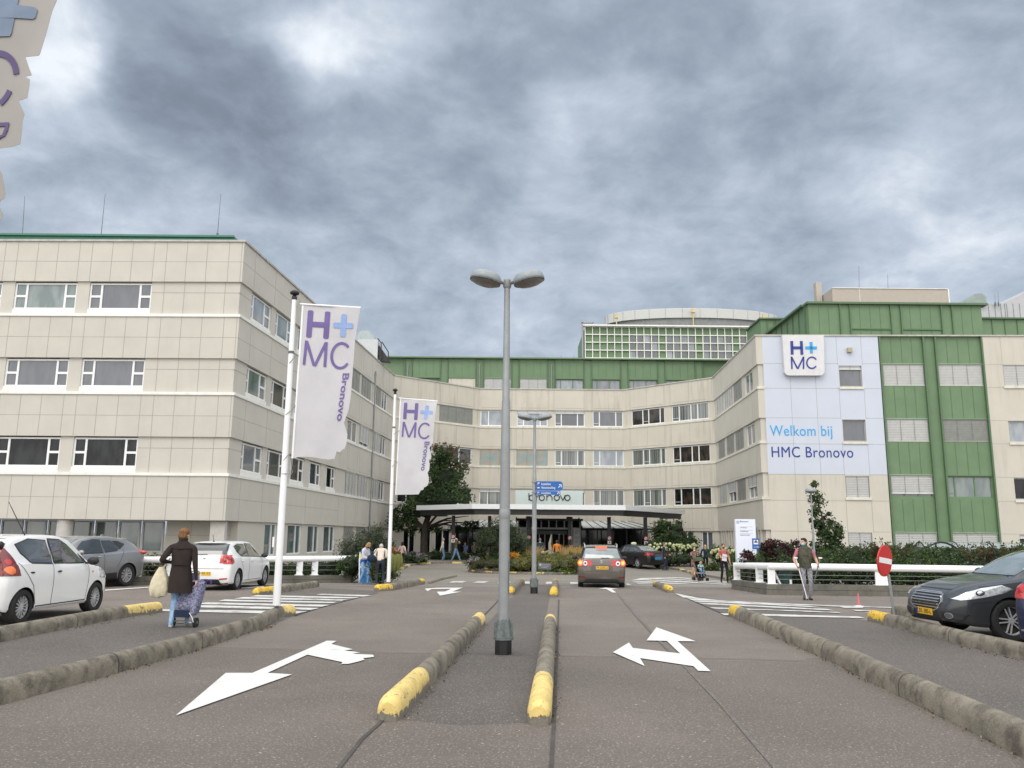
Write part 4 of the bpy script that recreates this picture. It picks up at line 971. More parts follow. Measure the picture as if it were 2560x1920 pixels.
def banner(poly,Y,label,pole,mats,grid=44,amp=.030,ph=0.,arm=None,ties=()):
    """poly in photo pixels on the plane y=Y; rippled cloth with real thickness"""
    mc,mp,ml=mats
    pts=[PY(px,py,Y) for px,py in poly]; bm=bmesh.new(); vs=[bm.verts.new((p.x,0,p.z)) for p in pts]
    for t in tessellate_polygon([[Vector((p.x,p.z,0)) for p in pts]]):
        try: bm.faces.new([vs[i] for i in t])
        except ValueError: pass
    zs=[p.z for p in pts]; xs=[p.x for p in pts]
    for z in np.linspace(min(zs),max(zs),grid)[1:-1]: bmesh.ops.bisect_plane(bm,geom=bm.verts[:]+bm.edges[:]+bm.faces[:],plane_co=(0,0,z),plane_no=(0,0,1))
    for x in np.linspace(min(xs),max(xs),9)[1:-1]: bmesh.ops.bisect_plane(bm,geom=bm.verts[:]+bm.edges[:]+bm.faces[:],plane_co=(x,0,0),plane_no=(1,0,0))
    L=max(xs)-min(xs)
    def rip(x,z): a_=(x-min(xs))/L; return (amp*math.sin(a_*4.5+z*2.1+ph)+amp*.45*math.sin(a_*9-z*3.3+ph*2))*(.15+a_)
    for v in bm.verts: v.co.y=Y+rip(v.co.x,v.co.z)
    g=bm.faces[:]; bmesh.ops.recalc_face_normals(bm,faces=g)
    if sum(f.normal.y for f in g)>0: bmesh.ops.reverse_faces(bm,faces=g)
    bmesh.ops.solidify(bm,geom=g,thickness=.003)
    me=bpy.data.meshes.new('cloth'); bm.to_mesh(me); bm.free(); me.materials.append(mc)
    me.polygons.foreach_set('use_smooth',[True]*len(me.polygons)); me.set_sharp_from_angle(angle=math.radians(40))
    root=thing('hospital_banner',label,'banner',(pts[0].x,Y,pts[0].z),0,'torn white hospital banners')
    o=bpy.data.objects.new('cloth',me); C.objects.link(o); o.parent=root; o.matrix_basis=parent_inv(root)
    return root,rip
def on_banner(root,rip,name,s,px0,py0,px1,py1,Y,mat,off=0.,rot=0,sp=1.,keep=False):
    a=PY(px0,py1,Y); c=PY(px1,py0,Y); w_,h_=c.x-a.x,c.z-a.z
    if rot:   # reads downwards
        me=text_mesh(s,1.,off,.002,sp).copy(); co=np.array([v.co[:] for v in me.vertices]); lo,hi=co.min(0),co.max(0)
        for v in me.vertices:
            u=(v.co.x-lo[0])/(hi[0]-lo[0]); q=(v.co.y-lo[1])/(hi[1]-lo[1]); top=PY((px0+px1)/2,py0,Y); bot=PY(rot,py1,Y); t=u
            cxx=(c.x+(bot.x-PY(px1,py1,Y).x)*0); x_=a.x+0+q*w_+(bot.x-PY((px0+px1)/2,py1,Y).x)*u; z_=c.z-u*h_
            v.co=Vector((x_,Y-.009-v.co.z+rip(x_,z_),z_))
    else:
        me=text_mesh(s,1.,off,.002,sp).copy(); co=np.array([v.co[:] for v in me.vertices]); lo,hi=co.min(0),co.max(0)
        for v in me.vertices:
            x_=a.x+(v.co.x-lo[0])/(hi[0]-lo[0])*w_; z_=a.z+(v.co.y-lo[1])/(hi[1]-lo[1])*h_; v.co=Vector((x_,Y-.009-v.co.z+rip(x_,z_),z_))
    me.materials.clear(); me.materials.append(mat); o=bpy.data.objects.new(name,me); C.objects.link(o); o.parent=root; o.matrix_basis=parent_inv(root); return o
def logo_shape(root,rip,name,polys,Y,mat):
    b=MB()
    for q in polys:
        P=[PY(px,py,Y) for px,py in q]; f=lambda p,d:Vector((p.x,Y-.008-d+rip(p.x,p.z),p.z)); b.hexa([f(p,0) for p in P],[f(p,.003) for p in P])
    return build_in(b,name,mat,root)
def bar_px(p,q,w,cap=.35):   # thick stroke with slightly rounded ends
    p=Vector((*p,0)); q=Vector((*q,0)); d=(q-p).normalized(); n=Vector((-d.y,d.x,0))*w/2; e=d*w*cap*.5
    return [tuple((x)[:2]) for x in(p+n*.6-e*.0,p+n+e,q+n-e,q+n*.6,q-n*.6,q-n-e,p-n+e,p-n*.6)]
def logo(root,rip,Y,T,mp,ml,brono,wM=9.5):
    """T maps logo coords (0..100 wide) to pixels"""
    def B(l,w_,mat,nm,k=1.): return logo_shape(root,rip,nm,[bar_px(T(*a),T(*c),w_*k) for a,c in l],Y,mat)
    return B
p1_=G(697,1545); p1_.z+=.24; p1_.x=PY(690.5,1522,p1_.y).x; YP=p1_.y
F1=flagpole(p1_,PY(741,735,YP).z,'nearest white flagpole rising from the end of the long left kerb',.075,.05)
p2_=G(971,1461); p2_.y=G(968,1474).y; p2_=Vector((PY(971,1462,p2_.y).x,p2_.y,gz(p2_.y)+.25)); YP2=p2_.y
F2=flagpole(p2_,PY(991,977,YP2).z,'farther white flagpole standing on the yellow-ended kerb near the couple',.065,.045)
ban1=[(758,763),(901,771),(894,812),(888,845),(877,985),(873,1015),(872,1022),(866,1040),(860,1057),(867,1080),(869,1086),(867,1108),(862,1122),(855,1125),(852,1130),(842,1128.7),(838,1140),(836,1147),(829,1147),(822,1149),(800,1146),(775,1142),(752,1142),(731.6,1145)]
YB=YP-.03
r1,rp1=banner(ban1,YB,'large torn white banner with purple lettering hanging from the nearest flagpole',F1,None if False else (m_ban,m_pur,m_lbl))
def stroke(root,rip,Y,mat,name,segs,w_): return logo_shape(root,rip,name,[bar_px(a,c,w_) for a,c in segs],Y,mat)
def arc_px(c,rx_,ry_,a0,a1,w_,n=22,sk=0):
    out=[]
    for k in range(n):
        t0,t1=a0+(a1-a0)*k/n,a0+(a1-a0)*(k+1)/n; q=[]
        for t,s in((t0,1),(t1,1),(t1,-1),(t0,-1)):
            x=c[0]+math.cos(t)*(rx_+s*w_/2); y=c[1]-math.sin(t)*(ry_+s*w_/2); q.append((x+sk*(y-c[1]),y))
        out.append(q)
    return out
D_=math.radians
z2=lambda x,y:(500+x/4.254,560+y/4.254)
stroke(r1,rp1,YB,m_pur,'letter',[(z2(1178,918),z2(1157,1208)),(z2(1358,930),z2(1338,1220)),(z2(1190,1066),z2(1340,1072))],13.5)
stroke(r1,rp1,YB,m_lbl,'plus_sign',[(z2(1537,962),z2(1517,1200)),(z2(1418,1076),z2(1630,1086))],13.5)
stroke(r1,rp1,YB,m_pur,'letter',[(z2(1133,1240),z2(1107,1500)),(z2(1345,1256),z2(1328,1522)),(z2(1136,1245),z2(1216,1512)),(z2(1342,1258),z2(1222,1512))],7)
logo_shape(r1,rp1,'letter',arc_px(z2(1497,1398),23,31,D_(42),D_(322),6.8,sk=-.07),YB,m_pur)
on_banner(r1,rp1,'lettering','Bronovo',851,933,873,1053,YB,m_pur,off=.02,rot=853.5)
YB2=YP2-.03
z3=lambda x,y:(920+x/4.254,860+y/4.254)
ban2=[(1002,996.5),(1092.8,1004),(1088,1040),(1086,1060),(1083,1097),(1081,1108),(1073,1120),(1076,1127),(1078,1140),(1077,1148),(1070.5,1150),(1074,1158.5),(1073,1175),(1069,1182),(1072,1194),(1072,1205),(1068,1215),(1060,1219),(1059,1224),(1051.6,1226.7),(1047,1236),(990,1237)]
r2,rp2=banner(ban2,YB2,'torn white banner with purple lettering on the farther flagpole, before the dark tree',F2,(m_ban,m_pur,m_lbl),ph=1.5)
stroke(r2,rp2,YB2,m_pur,'letter',[(z3(402,624),z3(390,800)),(z3(520,630),z3(506,808)),(z3(400,714),z3(510,720))],8.4)
stroke(r2,rp2,YB2,m_lbl,'plus_sign',[(z3(632,655),z3(612,804)),(z3(555,722),z3(691,732))],8.6)
stroke(r2,rp2,YB2,m_pur,'letter',[(z3(380,826),z3(366,988)),(z3(508,832),z3(496,996)),(z3(382,828),z3(433,992)),(z3(506,834),z3(437,992))],4.4)
logo_shape(r2,rp2,'letter',arc_px(z3(602,924),14.5,18.6,D_(42),D_(322),4.3,sk=-.07),YB2,m_pur)
on_banner(r2,rp2,'lettering','Bronovo',1059.5,1104,1074,1177,YB2,m_pur,off=.02,rot=1059)
YB3=7.
ban3=[(-268,-110),(152,-90),(140,0),(130,28),(118,85),(104,138),(101,143),(66,145),(74,168),(84,192),(66,194),(78,202),(78,215),(72,248),(60,251),(48,253),(57,272),(64,288),(58,305),(56,330),(50,360),(42,362),(30,366),(0,369),(-30,372),(-26,395),(-14,410),(2,430),(6,458),(9,480),(5,494),(-2,498),(-8,512),(2,530),(-1,545),(-30,560),(-45,600),(-120,640),(-268,640)]
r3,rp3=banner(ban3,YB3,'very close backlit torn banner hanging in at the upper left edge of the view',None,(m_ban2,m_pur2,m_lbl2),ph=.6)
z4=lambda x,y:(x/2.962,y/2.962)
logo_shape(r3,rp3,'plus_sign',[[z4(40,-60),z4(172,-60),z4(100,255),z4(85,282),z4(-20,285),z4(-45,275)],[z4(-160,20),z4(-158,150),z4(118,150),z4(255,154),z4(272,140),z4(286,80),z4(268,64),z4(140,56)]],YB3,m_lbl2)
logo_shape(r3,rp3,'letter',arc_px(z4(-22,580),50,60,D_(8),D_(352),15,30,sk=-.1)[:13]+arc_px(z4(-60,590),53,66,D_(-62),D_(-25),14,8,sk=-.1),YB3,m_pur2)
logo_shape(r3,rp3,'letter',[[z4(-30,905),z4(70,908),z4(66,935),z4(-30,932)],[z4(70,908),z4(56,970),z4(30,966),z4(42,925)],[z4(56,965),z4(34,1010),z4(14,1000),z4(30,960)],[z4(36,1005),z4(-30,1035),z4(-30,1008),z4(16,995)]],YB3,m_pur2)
F3b=Vector((PY(-300,900,YB3).x-.05,YB3+.04,gz(7))); flagpole(F3b,PY(-290,-150,YB3).z,'closest flagpole, standing just outside the left edge',.075,.05)
def arm(root,a,c,r_=.02):
    b=MB(); b.cyl(a,c,r_,n=8); build_in(b,'banner_arm',m_wmet,root,True)
arm(r1,PY(748,760,YB),PY(902,769.5,YB)); arm(r2,PY(997,995,YB2),PY(1094,1003,YB2)); arm(r3,PY(-300,-112,YB3),PY(154,-92,YB3))
def edge_tape(root,a,c,r_): b=MB(); b.cyl(a,c,r_,n=6); build_in(b,'hem',m_wmet,root)
edge_tape(r1,PY(757.5,764,YB),PY(731,1146,YB),.022); edge_tape(r2,PY(1001.5,997,YB2),PY(989.5,1237,YB2),.022)
m_rope=M('rope',(.28,.27,.26),.9)
def ropes(root,Y,L,name='tie_rope'):
    for q in L:
        b=MB(); b.tube([PY(x,y,Y-.06) for x,y in q],.008,5); build_in(b,name,m_rope,root)
ropes(r1,YP,[[(746,886),(738,892),(723,908)],[(738,1013),(730,1025),(714,1037)],[(728,1131),(718,1140),(708,1152)],[(731,1146),(730,1160),(728,1172),(731,1180),(728,1185),(716,1184),(704,1185)],[(744,745),(750,752),(747,762)]])
ropes(r2,YP2,[[(1000,1076),(992,1080),(984,1086)],[(994,1155),(987,1160),(980,1167)],[(990,1237),(990,1255),(984,1260),(975,1262)],[(996,1000),(992,990),(994,985)]])
b=MB(); p=PY(694,1355,YP); b.box((p.x-.075,YP-.02,p.z),(.035,.06,.2)); o=b.build('halyard_cleat',m_wmet,F1); o.matrix_basis=parent_inv(F1)
# ---------------------------------------------------------------- guard rails
def rail(name,label,top,posts,base,r_=.115,hb=.32,basew=.5,cables=None,brace=None):
    """top: list of world points of pipe axis ; posts: x positions; base polygon strip"""
    root=thing(name,label,'guard rail',tuple(base[0]),0,'white tube guard rails on concrete beams')
    b=MB(); b.tube(top,r_,16); build_in(b,'rail_pipe',m_wmet,root,True)
    for k,(x,y,zb_,zt_) in enumerate(posts):
        b=MB(); b.box((x,y,(zb_+zt_)/2),(.24,.05,zt_-zb_)); b.box((x,y-.03,zb_+.015),(.32,.18,.03))
        for z_ in(zb_+.18,zb_+.34): b.box((x,y-.028,z_),(.1,.012,.015)) 
        build_in(b,'post',m_wmet,root)
    b=MB()
    for (p,q) in zip(base,base[1:]):
        d=(q-p).normalized(); n=Vector((-d.y,d.x,0))*basew
        for z0,z1,e in((-.1,hb*.47,.0),(hb*.5,hb,.02)):
            lo=[Vector((k.x,k.y,gz(k.y)+z0)) for k in(p+n*e,q+n*e,q+n,p+n)]; hi=[Vector((k.x,k.y,gz(k.y)+z1)) for k in(p+n*e,q+n*e,q+n,p+n)]; b.hexa(lo,hi)
    build_in(b,'concrete_beam',M('beam_concrete',(.13,.125,.105),.9,var=.25,scale=2,fine=.3,col2=(.07,.07,.06),mixr=(.5,.7)),root)
    if cables:
        for z_ in cables:
            b=MB(); b.tube([Vector((p.x,p.y+.02,gz(p.y)+z_)) for p in top],.009,5); build_in(b,'wire',m_galv,root)
    if brace:
        b=MB(); b.cyl(brace[0],brace[1],.035,n=8); build_in(b,'brace',m_wmet,root,True)
    return root
bl0,bl1=G(300,1463.5),G(880,1457)
dl=(bl1-bl0).normalized(); bl0=bl0-dl*14
nl=Vector((-dl.y,dl.x,0)); 
yl=lambda x: bl1.y+(x-bl1.x)*dl.y/dl.x+.25
zt_=PY(700,1396,yl(PY(700,1396,28).x)).z
xe=PY(866,1397,28.3).x
posts=[]
for px in(330,520,770,802,866): x_=PY(px,1420,yl(-6)).x; posts.append((x_,yl(x_),gz(yl(x_))+.30,zt_))
rail('guard_rail','white tube guard rail at left behind the two white cars',[Vector((bl0.x,yl(bl0.x),zt_)),Vector((xe,yl(xe),zt_))],posts,[bl0,bl1],hb=.3,cables=(.5,.68,.86))
br=[G(1829,1473),G(1917,1487),G(2277,1491.5),G(2277,1491.5)+(G(2277,1491.5)-G(1917,1487))*1.6]
off=Vector((.02,.25,0)); Y0=br[0].y+.25; Y1_=br[1].y+.25
tp=[Vector((PY(1842,1414,Y0).x,Y0,PY(1842,1414,Y0).z)),Vector((PY(1925,1416,Y1_).x,Y1_,PY(1925,1416,Y1_).z)),]
e=br[3]+off; zr=tp[1].z; tp.append(Vector((br[2].x,br[2].y+.25,PY(2277,1421,br[2].y+.25).z))); tp.append(Vector((e.x,e.y,PY(2440,1424,e.y).z if False else tp[-1].z-.02)))
posts=[]
for px,py in((1842,1430),(1898,1430),(1928,1430),(2197,1440),(2210,1440)):
    t=min(max((px-1842)/(1925-1842),0),1); y_=Y0+(Y1_-Y0)*t if px<1925 else br[1].y+.25+(PY(px,py,Y1_).x-tp[1].x)*(br[2].y-br[1].y)/(br[2].x-br[1].x)
    x_=PY(px,py,y_).x; posts.append((x_,y_+.001*px/1000,gz(y_)+.32,zr))
rail('guard_rail','white tube guard rail at right behind the man on crutches',tp,posts,br,hb=.33,basew=.55,cables=(.48,.62,.76,.88),brace=(PY(1933,1424,Y1_+.1),PY(1955,1469,Y1_+.1)))
# small white gate fence at the end of the left rail
gf=thing('fence_gate','narrow white tube gate with crossed wires at the end of the left rail','gate',tuple(G(900,1455)))
Yg=G(900,1457).y+.3
b=MB(); b.tube([PY(874,1391,Yg),PY(905,1391,Yg),PY(912,1388,Yg)],.03,8); b.cyl(PY(886,1392,Yg),PY(882,1457,Yg),.045,n=10); b.tube([PY(914,1387,Yg),PY(890,1386,Yg),PY(886,1452,Yg),PY(914,1448,Yg)],.014,6); b.tube([PY(892,1400,Yg),PY(914,1430,Yg)],.01,5); b.tube([PY(912,1425,Yg),PY(889,1450,Yg)],.01,5); build_in(b,'frame',m_wmet,gf,True)
# ---------------------------------------------------------------- entrance canopy
cn=thing('entrance_canopy','flat black and white canopy roof on black columns in front of the entrance','canopy',(3.5,62,gz(62)))
zc=PY(1370,1261.5,58.5).z; zf=PY(1370,1273,58.5).z
def atz(px,py,z): return PZ(px,py,z)
kA=PY(1041,1264,62.8); kB=PY(1180,1259,58.4); kC=PY(1564,1264,58.2); kD=PY(1712,1275.5,66.8)
poly=[(kA.x,kA.y),(kB.x,kB.y),(kC.x,kC.y),(kD.x,kD.y),(kD.x-1.0,67.4),(kA.x+1.2,66.4)]
b=MB(); b.prism(poly,zc-.34,zc); build_in(b,'fascia',M('fascia_white',(.72,.75,.77),.4,var=.03),cn)
ctr=Vector((sum(p[0] for p in poly)/6,sum(p[1] for p in poly)/6)); 
shr=lambda k:[(ctr.x+(p[0]-ctr.x)*k,ctr.y+(p[1]-ctr.y)*k) for p in poly]
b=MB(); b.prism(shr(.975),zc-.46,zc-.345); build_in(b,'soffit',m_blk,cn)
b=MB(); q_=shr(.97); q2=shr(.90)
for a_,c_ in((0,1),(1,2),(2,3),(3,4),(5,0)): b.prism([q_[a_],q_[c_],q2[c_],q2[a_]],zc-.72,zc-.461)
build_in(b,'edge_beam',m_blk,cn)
cols=[1133,1223.5,1322,1424,1523,1614]
Yc=62.3
colx=[]
for k,px in enumerate(cols):
    x_=PY(px,1350,Yc).x; colx.append(x_); b=MB(); b.box((x_,Yc,(gz(Yc)+zc-.73)/2),(.25,.25,zc-.73-gz(Yc)-.0)); b.box((x_,Yc,zc-.9),(.45,.3,.3)) if k in(2,3) else None; build_in(b,'column',m_blkm,cn)
for k in(2,3): b=MB(); x_=colx[k]+(1.0 if k==3 else -.9); b.cyl((x_,66,2.7),(x_,66,zc-.7),.05,n=8); build_in(b,'hanger',m_blkm,cn)
m_red=M('sign_red',(.55,.02,.02),.4)
for k,x_ in enumerate(colx):
    if k==1: continue
    b=MB(); ys=Yc-.15; z_=PY(1424,1345,ys).z+.02
    sg_=thing('parking_ban_sign',['round red and blue ban sign with a white plate on the leftmost canopy column','','small round ban sign on the canopy column left of the doors','small round ban sign on the canopy column right of the doors','small round ban sign with a plate on the canopy column behind the brown car','small round ban sign with a plate on the rightmost canopy column'][k],'sign',(x_,ys,z_),0,'small round ban signs on the canopy columns')
    b.cyl((0,0,0),(0,-.012,0),.15,n=20); b.build('disc',m_red,sg_,True)
    b=MB(); b.cyl((0,-.013,0),(0,-.018,0),.11,n=20); b.build('face',m_sw,sg_); b=MB(); b.box((0,-.022,0),(.2,.006,.035),rot=Matrix.Rotation(.78,3,'Y')); b.build('slash',m_red,sg_)
    if k in(0,4,5): b=MB(); b.box((0,-.01,-.31),(.26,.015,.24)); b.build('plate',m_sw,sg_); b=MB(); b.box((.01,-.021,-.3),(.1,.004,.08)); b.build('symbol',m_blk,sg_)
# bronovo sign above the canopy
Ysn=70.6; a=PY(1288.5,1263.5,Ysn); c=PY(1457,1227,Ysn)
bs=thing('name_sign','pale mint sign board reading bronovo in black letters above the canopy','name sign',(a.x,Ysn,a.z))
w_,h_=c.x-a.x,c.z-a.z; R_=.22; pts=[(0,h_)]+[(R_-R_*math.cos(t),R_-R_*math.sin(t)) for t in np.linspace(0,math.pi/2,6)]+[(w_-R_+R_*math.sin(t),R_-R_*math.cos(t)) for t in np.linspace(0,math.pi/2,6)]+[(w_,h_)]
b=MB(); b.hexa([Vector((p,0,q)) for p,q in pts],[Vector((p,.2,q)) for p,q in pts]); b.build('board',M('sign_mint',(.52,.60,.58),.5,var=.03),bs)
def glyph(segs,arcs,mat=m_blk,name='lettering'):
    b=MB()
    for q in segs+arcs:
        P=[PY(px,py,Ysn-.03) for px,py in q]; b.hexa([p for p in P],[p-Vector((0,.03,0)) for p in P])
    return build_in(b,name,mat,bs)
X0=1321; 
def ring(cx_,cy_=1244.2,r=6.6,a0=0,a1=360): return arc_px((cx_,cy_),r,r,D_(a0),D_(a1),2.3,20)
st=lambda a,c: bar_px(a,c,2.0,0)
glyph([st((1322.3,1232.5),(1322.3,1250.5))],ring(1329.5)); glyph([st((1341,1238),(1341,1250.8))],arc_px((1347,1245),6,6.4,D_(60),D_(180),2.,8)); glyph([],ring(1354.5))
glyph([st((1367,1238),(1367,1251)),st((1380,1244),(1380,1251))],arc_px((1373.5,1244.5),6.5,6.5,D_(0),D_(180),2.,14)); glyph([],ring(1392)); glyph([bar_px((1401,1238),(1407,1251),2.,0),bar_px((1413,1238),(1407,1251),2.,0)],[]); glyph([],ring(1418.5))
# entrance pavilion
ep=thing('entrance_porch','glazed entrance porch with grey framed panes and dark doorway under the canopy','entrance',(PY(1375,1300,66).x,66,gz(66)))
Ye=66.2; ex=lambda px:PY(px,1330,Ye).x; ez=lambda py:PY(1375,py,Ye).z; g0=gz(66)
b=MB(); b.box(((ex(1291)+ex(1457))/2,Ye+1.6,ez(1299)),(ex(1457)-ex(1291),3.6,.16)); build_in(b,'roof',m_blkm,ep)
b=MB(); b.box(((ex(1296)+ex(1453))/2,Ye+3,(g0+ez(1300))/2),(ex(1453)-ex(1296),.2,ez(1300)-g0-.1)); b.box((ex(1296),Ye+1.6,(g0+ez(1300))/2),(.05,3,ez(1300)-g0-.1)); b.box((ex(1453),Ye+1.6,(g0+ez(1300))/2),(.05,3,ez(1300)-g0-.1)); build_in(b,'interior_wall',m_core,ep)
b=MB()
for px in(1296,1317,1341,1353,1372,1391,1411,1430,1450):
    zz0=g0 if px in(1296,1317,1430,1450) else ez(1320); b.box((ex(px),Ye,(zz0+ez(1300))/2),(.09,.09,ez(1300)-zz0-.09))
for py,xa,xb in((1320,1296,1317),(1321,1327,1420),(1320,1430,1450),(1340.5,1296,1317),(1342,1430,1450),(1362,1296,1317),(1363,1430,1450)): b.box(((ex(xa)+ex(xb))/2,Ye-.01,ez(py)),(ex(xb)-ex(xa),.1,.09))
b.box(((ex(1327)+ex(1420))/2,Ye-.03,ez(1321)),(ex(1420)-ex(1327),.14,.14))
build_in(b,'frame',m_gray,ep)
for px0 in(1298,1432):
    for k,(y0,y1) in enumerate(((1323,1338),(1344,1360),(1364,1376))):
        b=MB(); b.box((ex(px0+9),Ye+.03,(ez(y0)+ez(y1))/2),(ex(px0+17)-ex(px0+1),.03,ez(y0)-ez(y1))); po=build_in(b,'pane',m_g2 if k<2 else m_g1,ep)
        if k<2:
            b=MB(); b.box((ex(px0+9),Ye+.005,(ez(y0)+ez(y1))/2),(.5,.01,.62)); build_in(b,'notice',M('paper',(.60,.61,.60),.8),ep)
            b=MB(); 
            for q in range(4): b.box((ex(px0+9),Ye-.004,(ez(y0)+ez(y1))/2+.18-.1*q),(.3-.05*(q%2),.004,.025))
            build_in(b,'notice_text',m_galvd,ep)
for px in(1335,1350,1364,1382,1400,1412):
    b=MB(); b.box((ex(px),Ye+1.4,(g0+ez(1330))/2),(.07,.07,ez(1330)-g0)); build_in(b,'door_frame',m_gray,ep)
b=MB(); b.box(((ex(1327)+ex(1420))/2,Ye+1.4,ez(1331)),(ex(1420)-ex(1327),.1,.3)); build_in(b,'door_header',m_galvd,ep)
b=MB(); b.ball((ex(1402),Ye+1.9,ez(1334.5)),(.16,.06,.05)); build_in(b,'ceiling_lamp',M('lamp_warm',(1,.75,.35),.5,emit=2.5),ep)
# sloping glass roofs beside the porch
for (xa,xb,lab) in((1140,1292,'sloping glass lean-to roof left of the entrance porch'),(1457,1640,'sloping glass lean-to roof right of the entrance porch')):
    gr_=thing('glass_lean_to',lab,'glass roof',(PY((xa+xb)/2,1320,69).x,69,2.2))
    Yf,Yb=67.2,71.6; x0,x1=PY(xa,1320,Yf).x,PY(xb,1320,Yf).x; zf_=PY(1400,1321,Yf).z; zb2=zf_+.62
    fa=.0 if xa>1300 else 1.2; fb=1.6 if xa>1300 else 0
    q=[Vector((x0,Yf,zf_)),Vector((x1,Yf,zf_)),Vector((x1-fb,Yb,zb2)),Vector((x0+fa,Yb,zb2))]
    b=MB(); b.hexa(q,[p+Vector((0,0,.05)) for p in q]); build_in(b,'glass_sheet',M('lean_glass',(.62,.66,.66),.4,var=.1,scale=.8,leaf=True),gr_)
    b=MB(); n=7
    for k in range(n+1): a_=q[0].lerp(q[1],k/n)+Vector((0,-.02,.07)); c_=q[3].lerp(q[2],k/n)+Vector((0,0,.07)); b.cyl(a_,c_,.03,n=5)
    b.cyl(q[0],q[1],.06,n=6); build_in(b,'glazing_bar',m_blkm,gr_)
    b=MB(); b.box(((x0+x1)/2,Yb-.3,(gb+zf_+.3)/2),(x1-x0,.1,zf_-gb+.2)); 
    build_in(b,'screen',m_g1,gr_)
    b=MB(); 
    for k in range(1,5): b.box((x0+(x1-x0)*k/5,Yf+.1,(gb+zf_)/2),(.1,.1,zf_-gb-.06))
    build_in(b,'screen_post',m_blkm,gr_)
# ---------------------------------------------------------------- HMC sign and lettering on the welcome wall
d6=sdir(6); n6=snorm(6)
def wall_pt(px,py,t=0.): u,z=fuz(6,px,py); p=CHN[6]+d6*u+n6*t; return Vector((p.x,p.y,z))
hs=thing('logo_sign','white rounded logo sign box with blue letters and plus on the welcome wall','logo sign',tuple(wall_pt(2003,890,.1)))
pt=[(1952,841)]+[(1957.5+12-12*math.cos(t),929+12*math.sin(t)) for t in np.linspace(0,math.pi/2,6)]+[(2046+11*math.sin(t),929+12*math.cos(t)) for t in np.linspace(0,math.pi/2,6)]+[(2055,841)]
b=MB(); b.hexa([wall_pt(x,y,.35) for x,y in pt],[wall_pt(x,y,.02) for x,y in pt]); build_in(b,'sign_box',M('sign_box_white',(.60,.60,.62),.45,var=.05,streak=.15),hs)
z5=lambda x,y:(1860+x/3.13,680+y/3.13)
m_dbl=M('letter_blue',(.012,.035,.24),.4,var=.02); m_cy=M('letter_cyan',(.02,.32,.66),.4,var=.02)
def wall_shape(root,name,polys,mat,t=.36):
    b=MB()
    for q in polys: b.hexa([wall_pt(x,y,t) for x,y in q],[wall_pt(x,y,t+.02) for x,y in q])
    return build_in(b,name,mat,root)
wall_shape(hs,'letter',[bar_px(z5(360,550),z5(364,655),7,0),bar_px(z5(434,550),z5(440,656),7,0),bar_px(z5(362,603),z5(438,603),7,0)],m_dbl)
wall_shape(hs,'plus_sign',[bar_px(z5(510,558),z5(514,645),7,0),bar_px(z5(466,603),z5(556,603),7,0)],m_cy)
wall_shape(hs,'letter',[bar_px(z5(358,672),z5(362,767),3.6,0),bar_px(z5(452,672),z5(452,767),3.6,0),bar_px(z5(358,673),z5(406,765),3.6,0),bar_px(z5(452,673),z5(408,765),3.6,0)],m_dbl)
wall_shape(hs,'letter',arc_px(z5(517,719),12.6,14,D_(35),D_(325),3.4),m_dbl)
def wall_text(s,x0,y0,x1,y1,mat,off=0.,sp=1.05,nm='welcome_lettering'):
    a_,c_=wall_pt(x0,y1,.012),wall_pt(x1,y0,.012); me=text_mesh(s,1.,off,.008,sp).copy(); co=np.array([v.co[:] for v in me.vertices]); lo,hi=co.min(0),co.max(0)
    for v in me.vertices:
        u=(v.co.x-lo[0])/(hi[0]-lo[0]); q=(v.co.y-lo[1])/(hi[1]-lo[1]); p=wall_pt(x0+(x1-x0)*u,y1,.012); v.co=Vector((p.x,p.y-v.co.z,a_.z+(c_.z-a_.z)*q))
    me.materials.clear(); me.materials.append(mat); o=bpy.data.objects.new(nm,me); C.objects.link(o); o.parent=W_R; o.matrix_basis=parent_inv(W_R); return o
wall_text('Welkom bij',1925.5,1064,2081.5,1097.5,m_cy,.0); wall_text('HMC Bronovo',1929.5,1117.5,2133.5,1143,m_dbl,.0)
b=MB(); p=wall_pt(2122.5,876,.1); b.box(tuple(p),(.3,.22,.3)); tag(b.build('alarm_box',M('box_beige',(.40,.37,.25),.6)),'small beige box fixed high on the pale blue wall','wall box')
# ---------------------------------------------------------------- no entry sign (leaning)
nb=G(2236,1540); Yn=nb.y
ne=thing('no_entry_sign','red round no-entry sign with white bar on a leaning grey post','road sign',tuple(nb))
b=MB(); tpn=PY(2221,1436,Yn); b.cyl(nb,tpn,.032,n=10); build_in(b,'post',m_galv,ne,True)
cn_=PY(2213,1402,Yn-.06); ang=D_(58); rotd=Matrix.Rotation(ang,3,'Z'); ax=rotd@Vector((0,-1,0)); rl=Matrix.Rotation(D_(-9),3,'Y')
hx=(1229-1197.5)/2/CF*Yn/math.cos(0); R0=(1440-1364)/2/CF*Yn
yaw=math.acos(min(1,hx/R0))-math.atan2(nb.x,nb.y); rotd=Matrix.Rotation(D_(-9)*-1 if False else D_(8),3,'Y')@Matrix.Rotation(yaw,3,'Z')
def dpt(u,v,w_): return cn_+rotd@Vector((u,w_,v))
def disc(r_,w0,w1,nm,mt,n=28):
    b=MB(); b.hexa([dpt(math.cos(t)*r_,math.sin(t)*r_,w0) for t in np.linspace(0,2*math.pi,n,endpoint=False)],[dpt(math.cos(t)*r_,math.sin(t)*r_,w1) for t in np.linspace(0,2*math.pi,n,endpoint=False)]); return build_in(b,nm,mt,ne)
disc(R0,.0,.03,'rim',m_wmet if False else M('sign_red_worn',(.50,.035,.03),.5,var=.2)); disc(R0*.93,-.004,-.001,'face',M('sign_red2',(.52,.015,.015),.35,var=.08)); 
